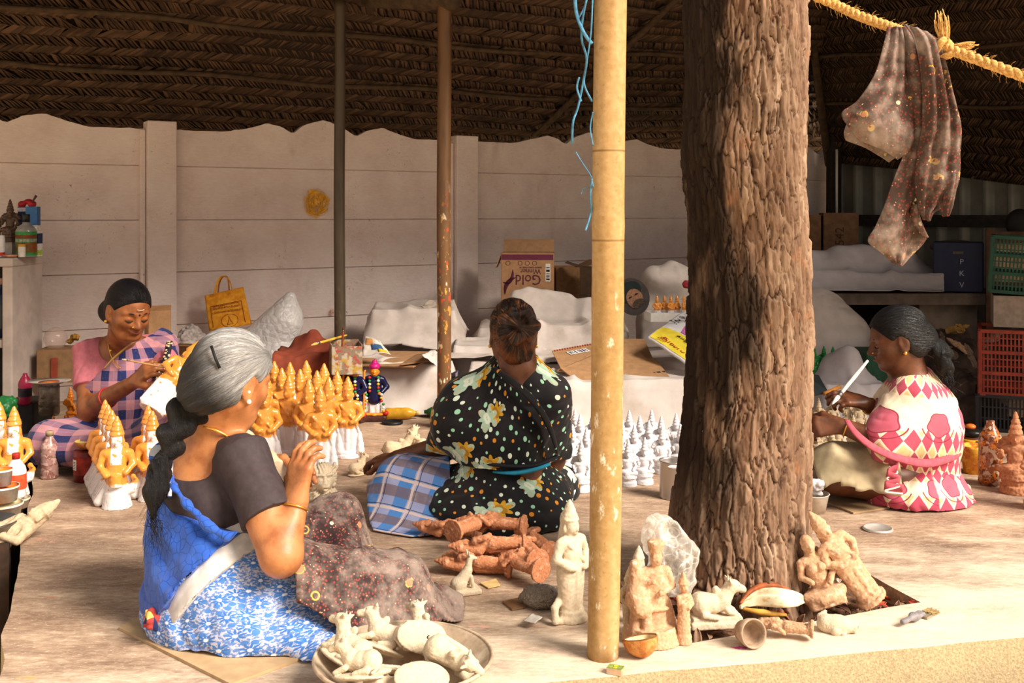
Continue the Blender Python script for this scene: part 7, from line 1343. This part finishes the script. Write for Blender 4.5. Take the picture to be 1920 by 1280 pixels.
for px, Y, h, lab, hx_ in ((100, 4.72, .15, 'glossy orange and black seated figurine under the plate-lidded jar', '#d0702a'), (127, 4.78, .14, 'glossy orange and black figurine nearer the pink blouse', '#b8442a')):
    o = again(pw, lab, (P(px, 0, Y)[0], Y, -.0), (0, 0, .4), h); o.data = o.data.copy(); o.data.materials[0] = m_paint(hx_, '#1a1416', .2); o.name = 'glossy_figurine'; o['group'] = 'glossy figurines by the shelf'
o = again(pw, 'shiny orange figurine head close behind the pink sleeve', (P(133, 0, 5.0)[0], 5.0, .06), (0, 0, 2.5), .17); o.data = o.data.copy(); o.data.materials[0] = plain('#d87a22', .25); o.name = 'glossy_figurine'; o['group'] = 'glossy figurines by the shelf'
o = obj('green_lump', sdf([El(P(10, 765, 4.6), (.05, .05, .05), None, .03), El(P(20, 755, 4.6), (.03, .03, .03), None, .02)], .006, creased(.008, 25, 5)), plain('#1f6a34', .4)); tag(o, 'green plastic lump at the frame edge behind the orange figurines', 'bag')
# things between the shelf and the wall
carton('small_carton', 'plain brown carton behind the head of the pink-bloused woman', 296, 640, 5.55, .11, .10, .165, .5, (('f', 1.1, .03),), M_card, False); carton('low_carton', 'low brown carton with red tape under the glass ball', 118, 712, 5.35, .19, .18, .16, .1, (), plain('#8a6848', .88, .1), False)
o = obj('tape', gbox(P(98, 690, 5.25), (.03, .004, .10)), plain('#8f3a24', .7), bpy.data.objects['low_carton'], smooth=False); bpy.data.objects['low_carton'].location; 
carton('flat_carton', 'opened brown carton flap lying beyond the painter\'s raised arm', 360, 690, 5.7, .24, .16, .12, -.2, (('f', .3, .06),), M_cardd)
M_glass = Mat('clear_plastic').done('#c9ada0', .08, alpha=.34, spec=.9); o = obj('clear_ball', sdf([Sp(P(104, 634, 5.32), .056, .01), Cn(P(104, 660, 5.32), P(104, 650, 5.32), .02, .03, .02)], .005), M_glass); tag(o, 'clear round plastic jar resting on the low carton by the shelf', 'jar')
o = obj('rag_scrap', sdf([El(P(140, 632, 5.4), (.025, .02, .02), None, .01), El(P(130, 640, 5.4), (.02, .02, .015), None, .01)], .004, creased(.006, 40, 2)), plain('#a5762c', .8, .4, 60)); tag(o, 'small yellow and green rag scrap beside the clear round jar', 'rag')

# shelf cupboard at the frame edge
M_conc = plain('#b5a49a', .92, .08, 9, .3, .006, dirt='#8d7c70'); sh_ = thing('concrete_shelf', 'pale concrete shelf unit with dark hollow at the frame edge', 'shelf', (P(40, 0, 5.3)[0], 5.4, -.2))
XS = P(24, 0, 5.1)[0]
for nm, x0, x1, z0, z1, yy in (('side_panel', XS-.05, XS, -.35, .80, 0), ('top_slab', XS-.62, XS+.006, .79, .832, -.01), ('shelf_board', XS-.62, XS-.05, .40, .44, .01)): obj(nm, gbox(((x0+x1)/2, 5.26+yy, (z0+z1)/2), (x1-x0, .33, z1-z0)), M_conc, sh_, smooth=False, bev=.007)
obj('back_panel', gbox((XS-.34, 5.40, .25), (.58, .03, 1.1)), plain('#2a221e', .95), sh_, smooth=False)
zt = .832; top = lambda px, Y=5.42: (P(px, 0, Y-.16)[0], Y-.16, zt+.002)
def box_thing(name, label, loc, size, rot, hexc, bands=(), cat='box'):
    o = thing(name, label, cat, loc, (0, 0, rot)); obj('body', gbox((0, 0, size[2]/2), size), plain(hexc, .6, .1, 40), o, local=True, smooth=False)
    for z0, z1, h_ in bands: obj('print_band', gbox((0, 0, (z0+z1)/2*size[2]), (size[0]+.002, size[1]+.002, (z1-z0)*size[2])), plain(h_, .6, .15, 80), o, local=True, smooth=False)
    return o
bs = bottle('square_bottle', 'clear bottle with black cap and green-orange label on the shelf top', top(49, 5.36), (0, 0, 0), .205, .048, '#8a8580', '#17151a', 'square', ((.03, .6, '#2c7a3a'), (.10, .34, '#c9502a'), (.36, .42, '#d8d0c0'), (.44, .52, '#b8382a')), .15)
bs_cap = obj('collar', sdf([Sp((0, 0, .135), .028, .01)], .005), plain('#121014', .3), bs, local=True)
box_thing('printed_box', 'blue and orange printed box stacked behind the capped bottle', top(62, 5.50), (.055, .05, .245), .1, '#3a6aa0', ((.0, .28, '#c9c4cc'), (.30, .5, '#d8632a'), (.5, .62, '#e8e2d8'))); box_thing('printed_box', 'dark blue printed box next to the orange one on the shelf top', top(44, 5.56), (.04, .05, .245), .1, '#1c2c4a', ((.9, .98, '#c9c4cc'),)); box_thing('printed_box', 'small white and green box beside the capped bottle', top(71, 5.42), (.022, .05, .125), 0, '#d9d6d0', ((.05, .25, '#a8c04a'), (.5, .9, '#1f2a50')))
o = obj('red_paper_flower', sdf([El(A(*top(50, 5.54))+A(.028*math.cos(i*1.3), 0, .262+.010*math.sin(i*2.1)), (.02, .02, .012), None, .006) for i in range(6)], .004), plain('#b0222c', .5)); tag(o, 'red crinkled paper flower lying on the printed boxes', 'flower')
o = obj('twig', gtube([A(*top(60, 5.5))+A(0, 0, .265), A(*top(68, 5.5))+A(0, 0, .30)], (.003, .007), 6, 8), M_brn); tag(o, 'brown twig sticking up behind the red paper flower', 'twig')
o = again(pw, 'brown deity figurine on the shelf top behind the capped bottle', (P(19, 0, 5.30)[0], 5.30, zt+.072), (0, 0, .3), .21); o.data = o.data.copy(); o.data.materials[0] = plain('#5a4434', .35, .25, 20); o.name = 'brown_figurine'
o = again(pw, 'brown shiny figurine cut by the frame at the shelf top', (P(-12, 0, 5.34)[0], 5.34, zt+.072), (0, 0, .3), .18); o.data = o.data.copy(); o.data.materials[0] = plain('#6a5240', .35, .25, 20); o.name = 'brown_figurine'
box_thing('wooden_block', 'pale block the brown figurines stand on at the shelf top', (P(4, 0, 5.33)[0], 5.33, zt+.001), (.14, .09, .07), 0, '#b5a9a0')
bottle('small_jar', 'tiny white jar with yellow cap in front of the capped bottle', top(41, 5.31), (0, 0, 0), .062, .017, '#cfc6bc', '#c9962c', 'jar', cat='jar'); bottle('white_bottle', 'white and red medicine bottle cut by the frame on the shelf top', top(2, 5.34), (0, 0, 0), .11, .018, '#d9d4d2', None, 'jar', ((.05, .2, '#c02c24'),)); o = obj('clay_saucer', glathe([(0, 0), (.03, 0), (.04, .012), (.036, .012), (0, .006)], 20), M_clayt); o.location = top(20, 5.31); tag(o, 'small brown clay saucer of scraps on the shelf top', 'saucer')
bottle('dark_bottle', 'clear plastic bottle of dark blue liquid inside the shelf hollow', (P(3, 0, 5.2)[0], 5.2, .442), (0, 0, 0), .285, .042, '#1a2236', '#b08a80', 'soda', rough=.1)

# ================================================================ TIN, LID, BRUSH, BAG, MATCHBOX
M_tin = Mat('tin_plate').done('#b3aaa4', .32, metal=.85); o = thing('tin_can', 'open bare tin can standing between plaster figurines and the trunk', 'can', tuple(G(1262, 932)))
obj('body', glathe([(0, .0), (.049, 0), (.051, .003), (.050, .006), (.050, .13), (.052, .133), (.0525, .138), (.050, .138), (.048, .132), (.048, .02), (0, .018)], 40), M_tin, o, local=True); obj('paint_drip', sdf([El((.02, -.048, .118), (.012, .004, .016), None, .004), El((.0, -.049, .124), (.03, .004, .008), None, .004)], .003), M_plaster, o, local=True)
o = obj('metal_disc', glathe([(0, .004), (.040, .004), (.043, .009), (.047, .009), (.049, .005), (.049, .0), (.045, 0)], 40), Mat('lid_plate').done('#d6cfc8', .28, metal=.55)); o.location = G(1646, 993); tag(o, 'round silver tin lid lying on the sunlit floor', 'lid')
fb = thing('flat_brush', 'worn grey-handled flat brush lying on the sunlit platform front', 'brush', tuple(G(1722, 1162))); d_ = V(*G(1752, 1147))-V(*G(1690, 1177)); L = d_.length; Rb = frame(d_, (0, 0, 1)); tr = lambda g: (np.asarray(g[0])@np.array([Rb[:, 0], Rb[:, 1], Rb[:, 2]]), g[1])
def along(z0, z1, w, t): return tr(gbox((0, 0, (z0+z1)/2), (w, t, z1-z0)))
hv = sdf([Bx((0, .007, -L*.30), (.0065, .006, L*.2), None, .005, .01), Bx((0, .007, -.02*L), (.011, .006, L*.14), None, .005, .02)], .0022); obj('handle', tr(hv), plain('#8a8385', .7, .15, 60), fb, local=True); obj('ferrule', along(.10*L, .26*L, .030, .013), plain('#b0a08a', .5, metal=.4), fb, local=True, smooth=False); bp_ = fb.children[-1]; bp_.location.z = .007
br_ = gjoin(*[gtube([(x, .007+random.uniform(-.004, .004), .26*L), (x*1.1+random.uniform(-.001, .001), .007+random.uniform(-.005, .003), .49*L+random.uniform(-.006, .004))], .0011, 4) for x in np.linspace(-.014, .014, 60)]); obj('bristles', tr(br_), plain('#a58a5c', .9, .2), fb, local=True, kind='stuff')
mb = thing('matchbox', 'small yellow-green matchbox lying before the bamboo post', 'matchbox', tuple(G(1154, 1262)), (0, 0, -.42)); obj('sleeve', gbox((0, 0, .0075), (.036, .024, .014)), plain('#c9a88a', .8), mb, local=True, smooth=False, bev=.0008); obj('print_top', gbox((0, 0, .0148), (.0355, .0235, .0008)), plain('#8a9a4a', .6, .2, 90), mb, local=True, smooth=False); obj('tray', gbox((.001, 0, .0072), (.037, .020, .010)), plain('#d8b08a', .8), mb, local=True, smooth=False)
ltext('lettering', '5', .022, plain('#e8d42c', .5), mb, (0, -.008, .0155), np.eye(3), squash=1.3)
o = obj('pink_powder', glathe([(0, .0016), (.016, .001), (.017, 0)], 20, wob=lambda a, i: .35*np.sin(a*5)+.2*np.sin(a*9)), plain('#c94a8a', .95, .2, 90), local=True); o.location = G(1388, 1214); o.scale = (1, .45, 1); tag(o, 'smudge of magenta powder on the platform front', 'powder')
def m_clear():
    b = Mat('clear_film'); d = b.vor(None, 20, '3D', 'DISTANCE_TO_EDGE'); n = b.noise(sc=30, det=4, rough=.65); lw = b.nt.nodes.new('ShaderNodeLayerWeight'); lw.inputs[0].default_value = .35; f = X(b, lw.outputs['Facing'])
    return b.done('#efe6da', .18, n+d*1.5, .7, .006, spec=.8, alpha=(d.step(.06, .0)*.25+f*.55+n.step(.5, .7)*.25+.16)._m('MINIMUM', 1.0))
pr = [El(P(1262, 1060, 2.80), (.058, .05, .075), None, .05), Cn(P(1240, 1010, 2.80), P(1285, 1030, 2.80), .045, .035, .05), Cn(P(1228, 985, 2.80), P(1236, 1000, 2.8), .028, .045, .04), El(P(1272, 1085, 2.79), (.045, .04, .04), None, .03), El(P(1236, 1090, 2.80), (.04, .035, .05), None, .03), Sub(El(P(1262, 1000, 2.76), (.026, .04, .020)), .02)]
o = obj('clear_plastic_bag', sdf(pr, .004, creased(.010, 16, 6)), m_clear()); tag(o, 'crumpled clear plastic bag behind the clay group against the trunk', 'bag')
# coir twine strands caught on the bark, white basket
bk = thing('white_basket', 'white plastic basket of clay crumbs just beyond the trunk', 'basket', tuple(G(1522, 958))); obj('body', glathe([(.045, 0), (.058, .062), (.061, .064)], 36, close=False, wob=lambda a, i: .02*np.sin(a*18)), plain('#d9cdbd', .6), bk, local=True, solid=.002); obj('clay_crumbs', sdf([El((.02*math.cos(i*2.1)+.012*(i % 3), .02*math.sin(i*1.7), .065+.012*(i % 4)), (.022, .018, .018), None, .004) for i in range(9)], .005, creased(.006, 50, 3)), M_plaster, bk, local=True, kind='stuff')
# bowl in the far painter's hand
o = obj('paint_bowl', glathe([(0, 0), (.03, 0), (.052, .03), (.056, .05), (.052, .05), (.045, .03), (0, .012)], 30), plain('#d6cfcc', .5)); o.location = q4(1528, 808, -.02); tag(o, 'white paint bowl held low by the far painter', 'bowl')

# ================================================================ THE DIM CORNER
led = struct('ledge'); lz = .555
obj('slab', gbox((P(1640, 0, 6.95)[0], 6.95, lz-.04), (1.55, .75, .07), rot=0), plain('#6d5d52', .92, .15, 12, .3), led, smooth=False)
for px0, px1, Y in ((1565, 1592, 6.8), (1724, 1832, 6.7)): a_, c_ = P(px0, 0, Y), P(px1, 0, Y); obj('leg', gbox(((a_[0]+c_[0])/2, Y+.25, lz/2-.05), (c_[0]-a_[0], .5, lz-.06)), plain('#8a7868', .92, .12, 10, .3), led, smooth=False)
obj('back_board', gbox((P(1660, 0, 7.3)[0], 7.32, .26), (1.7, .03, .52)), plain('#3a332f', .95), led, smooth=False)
carton('carton', 'brown carton with printed characters on the ledge behind the grey sheet', 1572, 468, 7.75, .24, .2, .265, -.12, (), plain('#7a5a40', .9), False); kt = [q for q in bpy.data.objects if q.name == 'carton'][0]
ltext('lettering', '542', .09, plain('#4a3020', .8), kt, (.02, -.1035, .10), np.array([(0, 0, 1), (-1, 0, 0), (0, -1, 0)]).T)
carton('carton', 'dark carton standing between its brown neighbours on the ledge', 1540, 468, 7.85, .13, .2, .25, .1, (), plain('#3a2c22', .9), False); carton('carton', 'brown carton with a curl print half hidden by the trunk', 1512, 468, 7.75, .15, .2, .25, 0, (), plain('#805e42', .9), False)
o = obj('plank', gbox(P(1548, 474, 7.75)+V(0, 0, -.02), (.55, .3, .03)), plain('#54372a', .85), smooth=False); tag(o, 'brown plank carrying the cartons behind the grey sheet', 'plank')
o = obj('plank_stand', gbox(P(1548, 540, 7.75)+V(0, .02, -.14), (.5, .24, .76)), plain('#2c231e', .9), smooth=False); tag(o, 'dark stand under the carton plank behind the ledge', 'stand')
# lattice crates
def crate(name, label, loc, w, d, h, rot, hexc, rows=3, tilt=0, nc=9):
    o = thing(name, label, 'crate', loc, (0, tilt, rot)); m_ = plain(hexc, .55, .15, 20, .15); t = .008
    for z in np.linspace(0, h, rows+1): obj('rail', gjoin(gbox((0, -d/2, z), (w, .018, .016)), gbox((0, d/2, z), (w, .018, .016)), gbox((-w/2, 0, z), (.018, d, .016)), gbox((w/2, 0, z), (.018, d, .016))), m_, o, local=True, smooth=False)
    for x in np.linspace(-w/2, w/2, 3): obj('upright', gbox((x, -d/2, h/2), (.022, .014, h)), m_, o, local=True, smooth=False)
    for y in (-d/2, 0, d/2): obj('upright', gbox((-w/2, y, h/2), (.014, .022, h)), m_, o, local=True, smooth=False)
    bars_ = [gbox((x, -d/2+.004, h/2), (.0075, .006, h)) for x in np.linspace(-w/2, w/2, nc*3+1)]+[gbox((-w/2+.004, y, h/2), (.006, .0075, h)) for y in np.linspace(-d/2, d/2, nc*2+1)]+[gbox((0, -d/2+.004, z), (w, .005, .006)) for z in np.linspace(0, h, rows*3+1)]+[gbox((-w/2+.004, 0, z), (.005, d, .006)) for z in np.linspace(0, h, rows*3+1)]
    obj('lattice', gjoin(*bars_), m_, o, local=True, smooth=False, kind='stuff'); obj('floor_panel', gbox((0, 0, .004), (w, d, .006)), m_, o, local=True, smooth=False); return o
cx_ = P(1868, 0, 5.0)[0]+.24
crate('black_crate', 'black slatted plastic crate at the foot of the crate stack', (cx_+.01, 5.2, .01), .46, .34, .16, -.42, '#1c1a1e', 1); crate('red_crate', 'red slatted plastic crate above the black one', (cx_+.02, 5.2, .18), .46, .34, .30, -.40, '#7d2a1a', 3)
o = box_thing('foam_block', 'pale worn block between red crate and green crate', (cx_+.06, 5.2, .50), (.42, .32, .15), -.38, '#7d6f63'); crate('green_crate', 'dark green slatted crate tilted on the pale block', (cx_+.06, 5.2, .66), .44, .34, .26, -.43, '#0b3a2a', 3, .06)
pk_ = thing('blue_crate', 'navy crate lettered down its side on the ledge end', 'crate', (P(1812, 0, 6.6)[0], 6.72, lz), (0, 0, -.40)); obj('body', gbox((0, 0, .155), (.29, .25, .31)), plain('#161a38', .5, .1), pk_, local=True, smooth=False, bev=.008); obj('hand_hole', gbox((.0, -.128, .245), (.06, .006, .016)), plain('#5a5048', .8), pk_, local=True, smooth=False)
for i, ch in enumerate('PKV'): ltext('lettering', ch, .046, plain('#9a98a4', .6), pk_, (.02, -.1275, .175-.072*i), FR)
wr_ = thing('wooden_rack', 'brown wooden rack box with pale panels beyond the navy crate', 'rack', (P(1892, 0, 6.3)[0]+.16, 6.45, .30), (0, 0, -.40)); M_w = plain('#4a3020', .85, .2, 20)
for nm, c, s_ in (('post', (-.19, 0, .30), (.04, .2, .70)), ('rail', (0, -.09, .60), (.42, .03, .07)), ('rail', (0, -.09, .30), (.42, .03, .06)), ('rail', (0, -.09, .02), (.42, .03, .06)), ('post', (.19, 0, .30), (.04, .2, .70))): obj(nm, gbox(c, s_), M_w, wr_, local=True, smooth=False)
obj('panel', gbox((0, -.06, .45), (.34, .01, .27)), plain('#a08468', .9, .15, 30, dirt='#5a4030'), wr_, local=True, smooth=False); obj('panel', gbox((0, -.06, .16), (.34, .01, .2)), plain('#8a7058', .9, .15, 30, dirt='#5a4030'), wr_, local=True, smooth=False)
o = thing('rack_stand', 'dark stack of timber under the wooden rack', 'timber', (P(1892, 0, 6.3)[0]+.10, 6.48, 0), (0, 0, -.4))
for i in range(4): obj('timber', gbox((.01*(i % 2), 0, .04+.07*i), (.40, .26, .06)), plain('#2f2219', .9, .2), o, local=True, smooth=False)
o = obj('wall_basin', sdf([El(P(1912, 420, 6.9), (.09, .06, .10), None, .02)], .008), plain('#191514', .7)); tag(o, 'black basin hung on the metal wall above the rack', 'basin')
o = obj('red_basin', sdf([El((P(1790, 462, 7.2)), (.17, .06, .045), None, .02)], .008), plain('#5a4638', .9)); tag(o, 'brown bundle resting behind the navy crate', 'bundle'); 
# heap of broken clay figures in the dark
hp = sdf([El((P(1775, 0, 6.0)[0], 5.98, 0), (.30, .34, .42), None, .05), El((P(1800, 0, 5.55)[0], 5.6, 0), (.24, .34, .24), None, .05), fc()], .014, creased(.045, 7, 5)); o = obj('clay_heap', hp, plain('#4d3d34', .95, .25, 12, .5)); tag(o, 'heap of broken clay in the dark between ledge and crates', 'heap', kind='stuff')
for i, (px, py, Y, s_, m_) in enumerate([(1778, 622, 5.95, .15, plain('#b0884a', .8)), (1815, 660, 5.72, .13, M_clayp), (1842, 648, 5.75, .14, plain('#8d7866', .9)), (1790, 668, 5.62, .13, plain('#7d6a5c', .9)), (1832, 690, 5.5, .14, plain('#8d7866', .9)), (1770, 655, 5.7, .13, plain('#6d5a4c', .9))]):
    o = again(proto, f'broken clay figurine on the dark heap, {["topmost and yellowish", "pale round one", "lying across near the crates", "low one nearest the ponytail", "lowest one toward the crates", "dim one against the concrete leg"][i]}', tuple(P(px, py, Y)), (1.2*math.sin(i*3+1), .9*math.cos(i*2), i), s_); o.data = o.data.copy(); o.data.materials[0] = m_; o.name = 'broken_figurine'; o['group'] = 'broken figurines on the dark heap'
o = obj('green_tray', gbox(P(1650, 690, 5.6), (.22, .22, .20)), plain('#1c4a34', .6), smooth=False, bev=.01); tag(o, 'dark green crate behind the chin of the far painter', 'crate')
o = obj('dark_wedge', (np.array([P(1505, 700, 4.95), P(1535, 705, 4.9), P(1552, 735, 4.8), P(1505, 745, 4.75)]), [(0, 1, 2, 3)]), plain('#22282a', .7), smooth=False, solid=.012); tag(o, 'dark slate piece lying on the pale sheet beside the trunk', 'slate')
o = obj('ochre_stick', gtube([P(1545, 738, 4.78), P(1575, 725, 4.85)], .009, 8), plain('#b0702c', .7)); tag(o, 'ochre wooden stick on the pale sheet past the dark slate', 'stick')
# paints beside the far painter
tubm = m_stained('#d88a1c', ['#c9631a', '#e0a93a'], .4); o = thing('yellow_cup', 'orange-yellow paint cup stained with drips behind the seated painter', 'cup', tuple(G(1826, 886))); obj('body', glathe([(0, 0), (.040, 0), (.052, .10), (.054, .112), (.050, .112), (.046, .09), (0, .085)], 32), tubm, o, local=True)
o = thing('paint_jar', 'dark paint jar with yellow rim behind the yellow cup', 'jar', tuple(G(1822, 862))); obj('body', glathe([(0, 0), (.042, 0), (.042, .10), (0, .10)], 28), plain('#5a2a12', .3, .3, 20), o, local=True); obj('rim', glathe([(.044, .075), (.049, .08), (.049, .088), (.044, .092)], 28, close=False), plain('#d8a022', .4), o, local=True, solid=.003); obj('lid', sdf([El((0, 0, .115), (.042, .042, .022), None, .01)], .005), plain('#1a1512', .3), o, local=True); obj('paint_blob', sdf([El((-.005, 0, .142), (.022, .02, .012), None, .006)], .004), plain('#d8702a', .3), o, local=True)
bottle('stained_bottle', 'plastic bottle crusted with orange paint beside the far painter', tuple(G(1857, 908)), (0, 0, 0), .265, .045, '#b0642c', None, 'soda', mat=m_stained('#8a4a24', ['#c9762c', '#5a2c16', '#b8a08c'], .2))
box_thing('blue_carton', 'small dark blue paint carton half hidden behind the stained bottle', tuple(G(1848, 868)), (.07, .06, .09), .2, '#1f3a58', ((.6, .9, '#c9562c'),)) 
M_ty = plain('#b27a58', .88, .12, 40, .35, .002, dirt='#7d4e34'); o = fig('terracotta_figurine', 'brown clay seated figurine on round base beside the stained bottle', 'figurine', enthroned(), M_ty, (P(1904, 0, 4.0)[0], 4.0, 0), .30, (0, 0, -.5), .0115, seed=33, am=.008)
o = fig('terracotta_figurine', 'brown clay figurine base cut by the frame edge nearest the camera', 'figurine', enthroned(), M_ty, (P(1948, 0, 3.78)[0], 3.78, 0), .27, (0, 0, .4), .0115, seed=34, am=.008)
